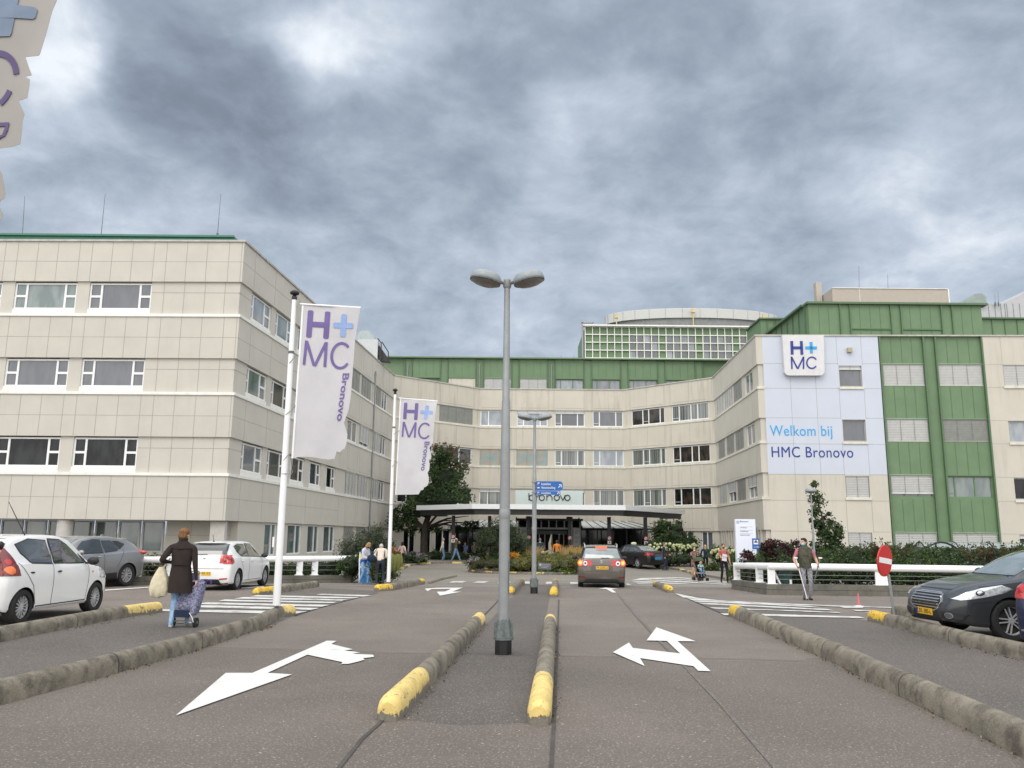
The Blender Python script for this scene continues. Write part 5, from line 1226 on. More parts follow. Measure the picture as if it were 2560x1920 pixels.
b=MB(); b.hexa([dpt(u,v,-.010) for u,v in((-.86*R0,-.17*R0),(.86*R0,-.17*R0),(.86*R0,.17*R0),(-.86*R0,.17*R0))],[dpt(u,v,-.0055) for u,v in((-.86*R0,-.17*R0),(.86*R0,-.17*R0),(.86*R0,.17*R0),(-.86*R0,.17*R0))]); build_in(b,'bar',m_sw,ne)
# delineator
dp=G(2147,1517); b=MB(); de_=thing('lane_delineator','small pink post on a white foot, left of the no-entry sign','marker post',tuple(dp))
b.lathe([(.03,.03),(.032,.12),(.02,.16),(.016,.33)],10); b.build('post',M('pink',(.62,.13,.14),.5),de_,True); b=MB(); b.lathe([(.13,.0),(.12,.02),(.04,.035)],14); b.build('foot',m_sw,de_)
# info totem and blue stop sign
Yt=36.; tt=thing('info_totem','tall white information totem with blue lettering behind the burgundy bush','information sign',(PY(1863,1440,Yt).x,Yt,gz(Yt)))
a=PY(1842,1395,Yt); c=PY(1888,1298,Yt); b=MB(); b.box(((a.x+c.x)/2,Yt+.1,(gz(Yt)+c.z)/2),(c.x-a.x,.2,c.z-gz(Yt))); build_in(b,'panel',M('totem_white',(.72,.76,.86),.4,var=.02),tt)
def tot(s,x0,y0,x1,y1,mt=m_dbl):
    a_,c_=PY(x0,y1,Yt-.004),PY(x1,y0,Yt-.004); mx=face_mx(a_,(1,0,0)); o=text('lettering',s,mx,c_.x-a_.x,c_.z-a_.z,mt); o.parent=tt; o.matrix_basis=parent_inv(tt)@mx
tot('Bronovo',1850,1301.5,1870.5,1305.5); tot('H+',1841.5,1301.5,1848,1304.8); tot('MC',1841.5,1305.6,1848,1309); 
b=MB()
for py in(1317,1325.5,1334): b.box(((PY(1850,py,Yt).x+PY(1882,py,Yt).x)/2,Yt-.003,PY(1860,py,Yt).z),(.55,.004,.008))
build_in(b,'rule',m_galv,tt)
for k,(s,y0) in enumerate((('Hoofdingang',1318),('Polikliniek',1327),('Bezoekers en leveranciers',1336))): tot(s,1851,y0,1867+k*4,y0+2.6,m_galvd)
Yq=35.2; q=thing('stop_sign','blue rectangular stop sign with a white pictogram on a thin post beside the totem','road sign',(PY(1890,1380,Yq).x,Yq,gz(Yq)))
a=PY(1881,1373,Yq); c=PY(1898,1346,Yq); b=MB(); b.box(((a.x+c.x)/2,Yq,(a.z+c.z)/2),(c.x-a.x,.03,c.z-a.z)); build_in(b,'board',m_sblue,q)
b=MB(); b.box(((a.x+c.x)/2,Yq-.019,a.z+(c.z-a.z)*.65),((c.x-a.x)*.62,.006,(c.z-a.z)*.4)); build_in(b,'pictogram',m_sw,q)
b=MB(); zz_=a.z+(c.z-a.z)*.65; b.box(((a.x+c.x)/2,Yq-.025,zz_),((c.x-a.x)*.44,.006,(c.z-a.z)*.1)); b.box(((a.x+c.x)/2,Yq-.025,zz_+.05),((c.x-a.x)*.26,.006,(c.z-a.z)*.1)); build_in(b,'car_symbol',m_blk,q)
b=MB(); b.cyl(((a.x+c.x)/2+.08,Yq+.05,gz(Yq)),((a.x+c.x)/2+.08,Yq+.05,PY(1890,1318,Yq).z),.03,n=8); build_in(b,'post',m_galvd,q)
mx=face_mx((a.x+.05,Yq-.02,a.z+.07),(1,0,0)); o=text('lettering','Kiss & Ride',mx,(c.x-a.x)*.7,.05,m_sw); o.parent=q; o.matrix_basis=parent_inv(q)@mx
# plaque in the planting
Yk=39.5; a=PY(1345,1423,Yk); c=PY(1378,1407,Yk); pk=thing('garden_plaque','small dark grey information plaque standing in the yellow flower bed','plaque',((a.x+c.x)/2,Yk,gz(Yk)))
b=MB(); b.box(((a.x+c.x)/2,Yk,(a.z+c.z)/2),(c.x-a.x,.05,c.z-a.z),rot=Matrix.Rotation(.06,3,'Y')); build_in(b,'board',M('slate',(.10,.105,.12),.5),pk)
for k,s in enumerate(('Bronovotuin','voor u onderhouden','welkom')):
    pass
b=MB(); b.ball((a.x+.1,Yk-.03,c.z-.09),(.05,.01,.05)); 
for k in range(3): b.box(((a.x+c.x)/2+(.06 if k==0 else -.03),Yk-.029,c.z-.09-.06*k),((.38,.44,.3)[k],.006,.014),rot=Matrix.Rotation(.06,3,'Y'))
build_in(b,'plaque_text',M('plaque_text',(.4,.41,.44),.6),pk)
b=MB(); b.box((a.x+.15,Yk+.04,(a.z+gz(Yk)+.3)/2),(.04,.03,a.z-gz(Yk)-.2)); b.box((c.x-.15,Yk+.04,(a.z+gz(Yk)+.3)/2),(.04,.03,a.z-gz(Yk)-.2)); build_in(b,'leg',m_galvd,pk)
# promotional beach flag board behind the couple
Yb_=G(905,1460).y+.5; bf=thing('sign_board','narrow yellow and blue direction board with a white arrow behind the couple','sign board',(PY(902,1455,Yb_).x,Yb_,gz(Yb_)))
def px_poly(root,nm,q,Y,mt,th=.03):
    b=MB(); b.hexa([PY(x,y,Y) for x,y in q],[PY(x,y,Y)+Vector((0,th,0)) for x,y in q]); return build_in(b,nm,mt,root)
px_poly(bf,'board',[(900,1380),(908,1375),(926,1375),(926,1457),(898,1457)],Yb_,M('board_blue',(.02,.17,.45),.5)); px_poly(bf,'yellow_field',[(900.5,1384),(926,1384),(926,1400),(899.5,1400)],Yb_-.012,M('board_yellow',(.70,.60,.03),.5),.01)
px_poly(bf,'arrow',[(900,1417),(905,1410),(905,1414),(913,1414),(913,1420),(905,1420),(905,1424)],Yb_-.012,m_sw,.01); px_poly(bf,'white_edge',[(897,1400),(899,1380),(901,1380),(899,1457),(896.5,1457)],Yb_-.014,m_sw,.012)
# waste bin
Yw=28.0; wb=thing('waste_bin','dark green waste bin with a curved handle behind the right guard rail','waste bin',(PY(1965,1450,Yw).x,Yw,gz(Yw)))
b=MB(); b.lathe([(.20,.15),(.22,.25),(.24,.75),(.23,.86),(.2,.9)],16); b.build('bin_body',M('bin_green',(.012,.05,.045),.5),wb,True)
b=MB(); b.lathe([(.24,.88),(.22,.98),(.12,1.06),(.02,1.08)],16); b.build('lid',M('bin_lid',(.10,.13,.14),.4),wb,True); b=MB(); b.tube([(-.12,0,1.0),(-.05,0,1.12),(.05,0,1.14),(.1,0,1.05)],.015); b.build('handle',m_galvd,wb)
b=MB(); b.box((.1,-.24,.42),(.09,.01,.2)); b.build('sticker',m_sw,wb); b=MB(); b.cyl((0,0,0),(0,0,.2),.06); b.build('foot',m_blk,wb); wb.scale=(.86,.86,.92)
# bicycle shelter
Ys_=44.; bsx0,bsx1=PY(2300,1380,Ys_).x,PY(2640,1380,Ys_).x
sh=thing('bicycle_shelter','curved transparent bicycle shelter in front of the green cladding at right','bicycle shelter',(bsx0,Ys_,gz(Ys_)))
zt_s=PY(2400,1355,Ys_).z; g_=gz(Ys_); n=8
arc=[(Ys_-1.2+2.4*k/n,g_+.3+(zt_s-g_-.3)*math.sin(math.pi*(.06+.88*k/n))) for k in range(n+1)]
vs=[];fs=[]
for k,(y_,z_) in enumerate(arc): vs+=[(bsx0,y_,z_),(bsx1,y_,z_)]
for k in range(n): fs.append((2*k,2*k+1,2*k+3,2*k+2))
m_pc=M('polycarbonate',(.36,.42,.43),.15,var=.1,alpha=.55)
b=MB(); b.add(vs,fs); build_in(b,'roof_sheet',m_pc,sh,True)
for x_ in np.linspace(bsx0,bsx1,5):
    b=MB(); b.tube([(float(x_),y_,z_+.01) for y_,z_ in arc],.035,6); build_in(b,'hoop',m_blkm,sh)
hx_=[(PY(2300+ (k/8)*110,1383,Ys_-1.3).x,PY(2300,1383-28*math.sin(math.pi*min(.98,max(.06,k/8))),Ys_-1.3).z) for k in range(9)]
b=MB(); b.tube([(x_,Ys_-1.3,z_) for x_,z_ in hx_],.05,6); b.tube([(hx_[3][0],Ys_-1.3,hx_[3][1]),(hx_[3][0]+.05,Ys_-1.3,g_)],.04,6); b.tube([(hx_[6][0],Ys_-1.3,hx_[6][1]),(hx_[5][0],Ys_-1.3,g_)],.04,6); build_in(b,'end_frame',m_blkm,sh)
# loading cover box under the wall
# ---------------------------------------------------------------- cars
def interp(tab,x):
    """catmull-rom style interpolation of rows keyed by first column"""
    n=len(tab)
    if x<=tab[0][0]: return tab[0][1:]
    if x>=tab[-1][0]: return tab[-1][1:]
    for i in range(n-1):
        if tab[i][0]<=x<=tab[i+1][0]: break
    x0,x1=tab[i][0],tab[i+1][0]; t=(x-x0)/(x1-x0); o=[]
    for k in range(1,len(tab[0])):
        p1,p2=tab[i][k],tab[i+1][k]
        m=lambda j:(0 if j<=0 or j>=n-1 else (lambda a,b:0 if a*b<=0 else 2*a*b/(a+b))((tab[j][k]-tab[j-1][k])/(tab[j][0]-tab[j-1][0]),(tab[j+1][k]-tab[j][k])/(tab[j+1][0]-tab[j][0])))
        m1=(tab[1][k]-tab[0][k])/(tab[1][0]-tab[0][0])*1. if i==0 else m(i); m2=m(i+1) if i+1<n-1 else (tab[-1][k]-tab[-2][k])/(tab[-1][0]-tab[-2][0])
        h=x1-x0; t2,t3=t*t,t*t*t
        o.append((2*t3-3*t2+1)*p1+(t3-2*t2+t)*h*m1+(-2*t3+3*t2)*p2+(t3-t2)*h*m2)
    return o
def car_body(st,arches,wr_,nx=90):
    """st rows: x, zlow, zbelt, ztop, wbody, wtop"""
    xs=[]; x0,x1=st[0][0],st[-1][0]
    for k in range(nx+1): t=k/nx; xs.append(x0+(x1-x0)*(.5-.5*math.cos(math.pi*t))*.45+(x1-x0)*t*.55)
    rings=[]
    for x in xs:
        zl,zb_,zt_,wb_,wt_=interp(st,x); gh=max(zt_-zb_,.001); hb=zb_-zl
        cab=min(1,gh/.25)
        P=[(0,zl),(wb_*.80,zl),(wb_*.93,zl+.015),(wb_*.975,zl+.06),(wb_*.985,zl+hb*.30),(wb_*1.0,zl+hb*.52),(wb_*.995,zl+hb*.72),(wb_*.975,zl+hb*.88),(wb_*.945,zb_-.012*cab),(wb_*.92,zb_+.004)]
        a0=wb_*.92
        for f in(.25,.5,.75,.9): P.append((a0+(wt_-a0)*f**1.15,zb_+gh*(.80 if cab>.99 else .55)*f))
        P+= [(wt_*.985,zb_+gh*(.885 if cab>.99 else .72)),(wt_*.93,zb_+gh*.945),(wt_*.82,zb_+gh*.975),(wt_*.55,zb_+gh*.993),(wt_*.28,zb_+gh*.999),(0,zt_)]
        rings.append(P)
    n=len(rings[0]); bm=bmesh.new(); rows=[]
    for x,P in zip(xs,rings):
        row=[bm.verts.new((x,y,z)) for y,z in P]; row+=[bm.verts.new((x,-y,z)) for y,z in P[-2:0:-1]]; rows.append(row)
    m=len(rows[0])
    for a,b_ in zip(rows,rows[1:]):
        for k in range(m): bm.faces.new((a[k],a[(k+1)%m],b_[(k+1)%m],b_[k]))
    bm.faces.new(rows[0]); bm.faces.new(rows[-1][::-1])
    bmesh.ops.recalc_face_normals(bm,faces=bm.faces)
    return bm
def obj_from_bm(bm,name,mats,parent,smooth=True,sharp=35):
    me=bpy.data.meshes.new(name); bm.to_mesh(me)
    for m in (mats if isinstance(mats,(list,tuple)) else [mats]): me.materials.append(m)
    if smooth:
        me.polygons.foreach_set('use_smooth',[True]*len(me.polygons))
        me.set_sharp_from_angle(angle=math.radians(sharp))
    o=bpy.data.objects.new(name,me); C.objects.link(o)
    if parent is not None: o.parent=parent
    return o
def patch(bm0,poly,axis,sign,name,mat,parent,off=.006,xr=None,nmin=.15,extra=None,thick=True):
    """cut the body surface with the convex polygon poly seen along axis ('y': (x,z), 'x': (y,z), 'z': (x,y)) and lift it off"""
    bm=bm0.copy(); ax={'x':0,'y':1,'z':2}[axis]
    dl=[f for f in bm.faces if f.normal[ax]*sign<nmin or (axis=='y' and f.calc_center_median()[1]*sign<.42) or (xr and not xr[0]<=f.calc_center_median()[0]<=xr[1]) or (extra and not extra(f))]
    bmesh.ops.delete(bm,geom=dl,context='FACES')
    uv={'x':(1,2),'y':(0,2),'z':(0,1)}[axis]; P=[Vector((p[0],p[1],0)) for p in poly]; area=sum(P[i].x*P[(i+1)%len(P)].y-P[(i+1)%len(P)].x*P[i].y for i in range(len(P)))
    if area<0: P=P[::-1]
    for a,b_ in zip(P,P[1:]+P[:1]):
        d=b_-a; nx_,ny_=d.y,-d.x; co=[0,0,0]; no=[0,0,0]; co[uv[0]]=a.x; co[uv[1]]=a.y; no[uv[0]]=nx_; no[uv[1]]=ny_
        if not bm.faces: break
        bmesh.ops.bisect_plane(bm,geom=bm.verts[:]+bm.edges[:]+bm.faces[:],plane_co=co,plane_no=no,clear_outer=True,clear_inner=False)
    if not bm.faces: bm.free(); return None
    bm.normal_update(); 
    for v in bm.verts: v.co+=v.normal*off
    be=[e for e in bm.edges if e.is_boundary]
    if thick:
        r=bmesh.ops.extrude_edge_only(bm,edges=be); nv=[e for e in r['geom'] if isinstance(e,bmesh.types.BMVert)]
        for v in nv: v.co-=v.normal*(off+.006) if v.normal.length>.1 else Vector((0,0,0))
    o=obj_from_bm(bm,name,mat,parent,True,50); bm.free(); return o
def wheel(parent,x,y,r,w,rimr,spokes,side,style='multi',rimmat=None):
    """one wheel: tyre > rim"""
    root_c=(x,y,r); b=MB()
    prof=[(rimr*.98,-w/2+.012),(rimr*1.05,-w/2),(r*.93,-w/2+.004),(r*.985,-w/2+.03),(r,-w*.25),(r,w*.25),(r*.985,w/2-.03),(r*.93,w/2-.004),(rimr*1.05,w/2),(rimr*.98,w/2-.012)]
    rx_=Matrix.Rotation(math.pi/2,3,'X'); b.lathe(prof,36,(0,0,0),rot=rx_,caps=False); t=b.build('tyre',m_rub,parent,True); t.location=root_c
    b=MB(); o_=side*(w/2-.035); ys=lambda d:-side*0+d
    b.lathe([(rimr*.985,-.02),(rimr*1.0,.0),(rimr*.95,.0),(rimr*.90,-.03)],36,(0,o_,0),rot=Matrix.Rotation(-side*math.pi/2,3,'X'),caps=False)
    for k in range(spokes):
        a=2*math.pi*k/spokes; R=Matrix.Rotation(a,3,'Y'); wd=rimr*(.16 if style=='multi' else .2)
        if style=='twin':
            for s_ in(-1,1): b.box(R@Vector((rimr*.52*1,o_-side*.006,0))+R@Vector((0,0,s_*rimr*.12)),(rimr*.86,.02,rimr*.085),rot=R@Matrix.Rotation(s_*-.09,3,'Y'))
        else: b.box(R@Vector((rimr*.54,o_-side*.008,0)),(rimr*.88,.022,wd*.55 if spokes>8 else wd),rot=R)
    b.cyl((0,o_-side*.03,0),(0,o_+side*.006,0),rimr*.2,n=16); r_=b.build('rim',rimmat or m_rim,t,True)
    b=MB(); b.cyl((0,o_-side*.045,0),(0,o_-side*.04,0),rimr*.98,n=30); b.build('brake_well',m_rimd,t)
    return t
def make_car(name,label,loc,head,st,paint,wb,tr,wr_,wsp,arch=1.13,rimr=None,style='multi',spokes=10,low=None,lift=.0,axf=None,axr=None,rimmat=None):
    root=thing(name,label,'car',tuple(loc),head)
    bm=car_body(st,None,wr_)
    tmp=bpy.data.meshes.new('t'); bm.to_mesh(tmp); bo=bpy.data.objects.new('t',tmp); C.objects.link(bo)
    cb=MB(); xf,xr_=axf,axr; hw=max(s[4] for s in st)
    for x in(xf,xr_):
        for s in(-1,1): cb.cyl((x,s*(hw-.24),wr_),(x,s*(hw+.2),wr_),wr_*arch,n=40)
    co_=cb.build('c',m_blk); md=bo.modifiers.new('b','BOOLEAN'); md.operation='DIFFERENCE'; md.solver='EXACT'; md.object=co_
    bpy.context.view_layer.update(); dg=bpy.context.evaluated_depsgraph_get(); me=bpy.data.meshes.new_from_object(bo.evaluated_get(dg)); me.name='body'
    bpy.data.objects.remove(bo); bpy.data.objects.remove(co_)
    me.materials.clear(); me.materials.append(paint); me.materials.append(m_blk)
    for p in me.polygons:
        c=p.center; p.use_smooth=True; mi=0
        for x in(xf,xr_):
            d=math.hypot(c.x-x,c.z-wr_)
            if d<=wr_*arch+.004 and abs(c.y)<hw-.012 and abs(c.y)>.3 and (abs(p.normal.y)>.9 or d>wr_*arch-.02) and (c.z<wr_*arch+wr_): 
                if not(d>wr_*arch-.001 and abs(p.normal.y)>.5 and abs(c.y)>hw*.9): mi=1
        if p.normal.z<-.8 and c.z<.4: mi=1
        p.material_index=mi
    me.set_sharp_from_angle(angle=math.radians(35))
    body=bpy.data.objects.new('body',me); C.objects.link(body); body.parent=root
    rimr=rimr or wr_*.66
    for x in(xf,xr_):
        for s in(-1,1): wheel(root,x,s*(tr/2),wr_,.2,rimr,spokes,s,style,rimmat)
    return root,bm,body
def seam(bm,pa,pb,side,parent,axis='y',w=.006,mat=None,name='panel_gap',nmin=.1,xr=None):
    a,b_=Vector(pa),Vector(pb); d=(b_-a).normalized(); n=Vector((-d.y,d.x))*w
    return patch(bm,[tuple(a-n),tuple(b_-n),tuple(b_+n),tuple(a+n)],axis,side,name,mat or m_blk,parent,.003,nmin=nmin,thick=False,xr=xr)
def ell(cx_,cz_,a,b_,n=14,rot=0): return [(cx_+a*math.cos(2*math.pi*k/n)*math.cos(rot)-b_*math.sin(2*math.pi*k/n)*math.sin(rot),cz_+a*math.cos(2*math.pi*k/n)*math.sin(rot)+b_*math.sin(2*math.pi*k/n)*math.cos(rot)) for k in range(n)]
m_cg=M('car_glass',(.018,.024,.026),.04,var=.3,scale=1.5,spec=1.,coat=1.)
m_cgl=M('car_glass_light',(.15,.19,.20),.05,var=.35,scale=2.,spec=1.,coat=1.)
m_tail=M('tail_red',(.45,.012,.012),.12,var=.3,scale=14,coat=1.); m_taild=M('tail_dark_red',(.16,.008,.01),.15,var=.3,scale=10,coat=1.)
m_or=M('indicator_orange',(.75,.16,.02),.15,coat=1.,var=.1); m_lit=M('brake_lit',(1.,.10,.03),.3,emit=1.6); m_lito=M('lamp_lit_amber',(1.,.33,.05),.3,emit=1.8)
m_clear=M('lamp_clear',(.62,.65,.68),.08,var=.35,scale=22,metal=.5,coat=1.); m_pl=M('plate_yellow',(.72,.42,.02),.5,var=.05); m_plb=M('plate_blue',(.02,.30,.62),.5,var=.03); m_eu=M('plate_eu',(.02,.05,.35),.5)
m_bpl=M('bumper_black',(.02,.02,.022),.6,var=.2,scale=8)
def pmat(n,c,metal=.0,rough=.32): return M(n,c,rough,metal=metal,var=.03,scale=2,coat=.8)
def plate(root,x,y,z,front,s,w=.50,h=.11,mat=None,tilt=0.,eu=True,rz=0.):
    sg=1 if front else -1
    R=Matrix.Rotation(rz,3,'Z')
    T=lambda u,v,d:Vector((x,y,z))+R@Vector((sg*(d-v*tilt),u*sg,v))
    def bx(u0,u1,v0,v1,d0,d1,nm,mt,par=root):
        b=MB(); b.hexa([T(u0,v0,d0),T(u1,v0,d0),T(u1,v1,d0),T(u0,v1,d0)],[T(u0,v0,d1),T(u1,v0,d1),T(u1,v1,d1),T(u0,v1,d1)]); return b.build(nm,mt,par)
    p=bx(-w/2,w/2,-h/2,h/2,-.01,.008,'number_plate',mat or m_pl)
    if eu: bx(-w/2+.004,-w/2+.044,-h/2+.004,h/2-.004,.008,.010,'blue_band',m_eu,p)
    me=text_mesh(s,1.,.012,.0,1.05).copy(); co=np.array([v.co[:] for v in me.vertices]); lo,hi=co.min(0),co.max(0)
    u0,u1=(-w/2+.06,w/2-.025)
    for v in me.vertices: v.co=T(u0+(v.co.x-lo[0])/(hi[0]-lo[0])*(u1-u0),-h*.33+(v.co.y-lo[1])/(hi[1]-lo[1])*h*.66,.0105)
    me.materials.clear(); me.materials.append(m_blk); o=bpy.data.objects.new('plate_text',me); C.objects.link(o); o.parent=p
    return p
def mirror_(root,x,y,z,side,mat): b=MB(); b.ball((x,side*(y+.11),z),(.07,.115,.075),12); b.box((x-.0,side*(y+.02),z-.04),(.05,.1,.03)); return b.build('mirror',mat,root,True)
def handle(root,x,y,z,side,mat,l=.15): b=MB(); b.ball((x,side*y,z),(l/2,.022,.018),8); return b.build('door_handle',mat,root,True)
def badge(root,x,z,r_=.055,mat=None):
    b=MB(); b.cyl((x,0,z),(x-.015,0,z),r_,n=20); o=b.build('badge_ring',m_chr,root); b=MB(); b.cyl((x-.016,0,z),(x-.018,0,z),r_*.82,n=20); b.build('badge_field',m_galvd,o)
    b=MB(); 
    for y0,z0,y1,z1 in((-.5,.6,-.2,-.6),(-.2,-.6,0,-.0),(0,0,.2,-.6),(.2,-.6,.5,.6),(-.22,.75,0,.15),(0,.15,.22,.75)): 
        p,q=Vector((x-.019,y0*r_,z+z0*r_)),Vector((x-.019,y1*r_,z+z1*r_)); b.cyl(p,q,r_*.09,n=5)
    b.build('badge_mark',m_chr,o); return o
def side_glass(bm,root,polys,mat,name='side_window',frame=.016,sides=(1,-1)):
    for s in sides:
        for P in polys:
            c=Vector((sum(p[0] for p in P)/len(P),sum(p[1] for p in P)/len(P))); big=[(c.x+(p[0]-c.x)*(1+.045),c.y+(p[1]-c.y)*(1+.085)) for p in P]
            g=patch(bm,P,'y',s,name,mat,root,.010,nmin=.05)
            if g is not None: patch(bm,big,'y',s,'window_seal',m_bpl,g,.005,nmin=.05)
HD_=lambda d:math.radians(d)
def aim(p,q): return math.atan2(q[1]-p[1],q[0]-p[0])
# --- 1 small white hatchback, front left of the view
p_white=pmat('paint_white',(.78,.79,.79))
st=[(-1.70,.42,.62,.66,.55,.50),(-1.66,.27,.80,.92,.68,.58),(-1.58,.22,.90,1.18,.76,.585),(-1.42,.20,.97,1.385,.80,.59),(-1.1,.19,1.0,1.445,.815,.60),(-.6,.19,.985,1.47,.815,.61),(-.1,.19,.955,1.465,.815,.61),(.30,.19,.93,1.40,.815,.60),(.62,.19,.91,1.24,.812,.60),(.95,.19,.895,1.03,.808,.62),(1.15,.19,.86,.90,.80,.66),(1.45,.20,.76,.80,.77,.62),(1.62,.22,.66,.69,.68,.5),(1.73,.28,.53,.56,.52,.4)]
wr_=G(50,1561); hd1=HD_(88); u_=Vector((math.cos(hd1),math.sin(hd1),0)); v_=Vector((-u_.y,u_.x,0)); c1=Vector((wr_.x,wr_.y,0))+(u_*1.20+v_*.79)*1.07; c1.z=gz(c1.y)
R1,bm1,b1=make_car('hatchback_car','small white hatchback with tall triangular red tail light, nearest car at left',c1,hd1,st,p_white,2.34,1.42,.285,0,axf=1.10,axr=-1.20,rimr=.19,spokes=14,rimmat=m_rim)
side_glass(bm1,R1,[[(-1.30,1.30),(-1.24,1.16),(-1.02,1.00),(-.42,.975),(-.48,1.36),(-.95,1.385)],[(-.34,.975),(.66,.955),(.50,1.09),(.22,1.28),(-.02,1.37),(-.38,1.385)]],m_cg)
for s in(1,-1):
    patch(bm1,[(.68,.945),(.86,.945),(.70,1.05),(.56,1.12)],'y',s,'quarter_panel',m_bpl,R1,.008,nmin=.05)
    seam(bm1,(-.40,1.38),(-.40,.26),s,R1); seam(bm1,(.80,.93),(.72,.26),s,R1); seam(bm1,(-1.34,1.0),(-.98,.62),s,R1); seam(bm1,(-.98,.62),(-.86,.30),s,R1)
    seam(bm1,(-.86,.27),(.72,.27),s,R1,w=.01)
    handle(R1,-1.02,.80,.835,s,m_bpl,.14); handle(R1,-.22,.81,.825,s,m_bpl,.14); mirror_(R1,.68,.80,.98,s,m_bpl)
    tl=patch(bm1,[(-1.72,.80),(-1.34,.80),(-1.40,1.0),(-1.52,1.24),(-1.60,1.26),(-1.75,.98)],'y',s,'tail_light',m_taild,R1,.012,nmin=.03)
    patch(bm1,ell(-1.535,.885,.075,.065),'y',s,'indicator_lens',m_or,tl,.018,nmin=.03); patch(bm1,ell(-1.53,1.02,.05,.05),'y',s,'brake_lens',m_tail,tl,.018,nmin=.03)
    patch(bm1,[(1.20,.66),(1.62,.62),(1.60,.70),(1.35,.84),(1.16,.86)],'y',s,'headlight',m_clear,R1,.010,nmin=.03)
    patch(bm1,ell(.92,.78,.02,.016,8),'y',s,'side_repeater',m_or,R1,.012)
rwg=patch(bm1,[(-.60,.86),(.60,.86),(.56,1.32),(-.56,1.32)],'x',-1,'rear_window',m_cg,R1,.010,xr=(-1.8,-1.2),nmin=.12)
patch(bm1,[(-.50,.98),(.50,.98),(.45,1.36),(-.45,1.36)],'x',1,'windscreen',m_cgl,R1,.010,xr=(.2,1.1),nmin=.12)
patch(bm1,[(-.66,.34),(.66,.34),(.66,.50),(-.66,.50)],'x',-1,'bumper_insert',m_bpl,R1,.010,xr=(-1.8,-1.4),nmin=.2)
b=MB(); b.ball((-1.33,0,1.41),(.12,.5,.03)); b.build('roof_spoiler',p_white,R1,True)
b=MB(); b.ball((-1.56,-.54,1.30),(.05,.05,.06)); b.build('hatch_hinge',m_bpl,R1,True)
plate(R1,-1.70,0,.60,False,'27-JHR-4',tilt=.1)
# --- 2 grey crossover, facing left and towards the viewer
p_grey=pmat('paint_grey',(.25,.255,.265),.5,.3)
st=[(-2.16,.50,.72,.78,.60,.5),(-2.10,.36,.92,1.0,.76,.6),(-1.95,.28,1.02,1.22,.86,.56),(-1.7,.24,1.06,1.36,.90,.57),(-1.2,.22,1.05,1.49,.905,.60),(-.6,.22,1.01,1.55,.895,.63),(0,.22,.99,1.55,.895,.64),(.45,.22,.98,1.46,.895,.62),(.85,.22,.98,1.22,.90,.62),(1.15,.22,.96,1.03,.90,.68),(1.6,.24,.86,.90,.88,.64),(1.95,.28,.72,.76,.78,.54),(2.16,.34,.55,.60,.58,.42)]
rw=G(340,1466); hd2=HD_(250)
u_=Vector((math.cos(hd2),math.sin(hd2),0)); v_=Vector((-u_.y,u_.x,0)); c2=Vector((rw.x,rw.y,0))+(u_*1.30-v_*.86)*1.1+Vector((-.30,0,0)); c2.z=gz(c2.y)
R2,bm2,b2=make_car('crossover_car','metallic grey crossover with sloping roof parked behind the small white hatchback',c2,hd2,st,p_grey,2.64,1.56,.345,0,axf=1.32,axr=-1.30,rimr=.235,spokes=10,style='twin',arch=1.1)
side_glass(bm2,R2,[[(-.98,1.18),(-.86,1.10),(-.40,1.06),(-.36,1.40),(-.72,1.40)],[(-.30,1.05),(.78,1.03),(.34,1.38),(-.02,1.44),(-.28,1.43)]],m_cg)
for s in(1,-1):
    patch(bm2,[(-1.28,1.30),(-1.00,1.14),(-.78,1.40),(-1.0,1.40)],'y',s,'rear_quarter_panel',m_bpl,R2,.008,nmin=.05)
    seam(bm2,(-.34,1.42),(-.34,.40),s,R2); seam(bm2,(.86,1.0),(.78,.40),s,R2); seam(bm2,(-1.15,1.12),(-.85,.60),s,R2)
    patch(bm2,[(-.90,.235),(.92,.235),(.93,.36),(-.86,.44)],'y',s,'sill_trim',m_bpl,R2,.012,nmin=.05)
    handle(R2,-.12,.905,.93,s,m_chr,.17); mirror_(R2,.66,.86,1.07,s,p_grey)
    patch(bm2,[(-2.2,.98),(-1.80,1.03),(-1.78,1.10),(-1.95,1.14),(-2.2,1.08)],'y',s,'tail_light',m_tail,R2,.03,nmin=.0)
    patch(bm2,[(1.35,.74),(2.05,.60),(2.0,.70),(1.5,.86)],'y',s,'headlight',m_clear,R2,.010,nmin=.03)
b=MB(); b.ball((-1.48,0,1.47),(.22,.56,.025)); b.build('roof_spoiler',p_grey,R2,True)
b=MB(); b.ball((-1.0,0,1.56),(.08,.02,.04)); b.build('roof_aerial',p_grey,R2,True)
for s in(1,-1): b=MB(); b.ball((-2.02,s*.74,1.03),(.10,.16,.07)); b.build('tail_light_end',m_tail,R2,True)
patch(bm2,[(-.60,1.06),(.60,1.06),(.52,1.46),(-.52,1.46)],'x',1,'windscreen',m_cgl,R2,.010,xr=(.1,1.2),nmin=.12); patch(bm2,[(-.5,1.08),(.5,1.08),(.46,1.36),(-.46,1.36)],'x',-1,'rear_window',m_cg,R2,.010,xr=(-2.2,-1.2),nmin=.12)
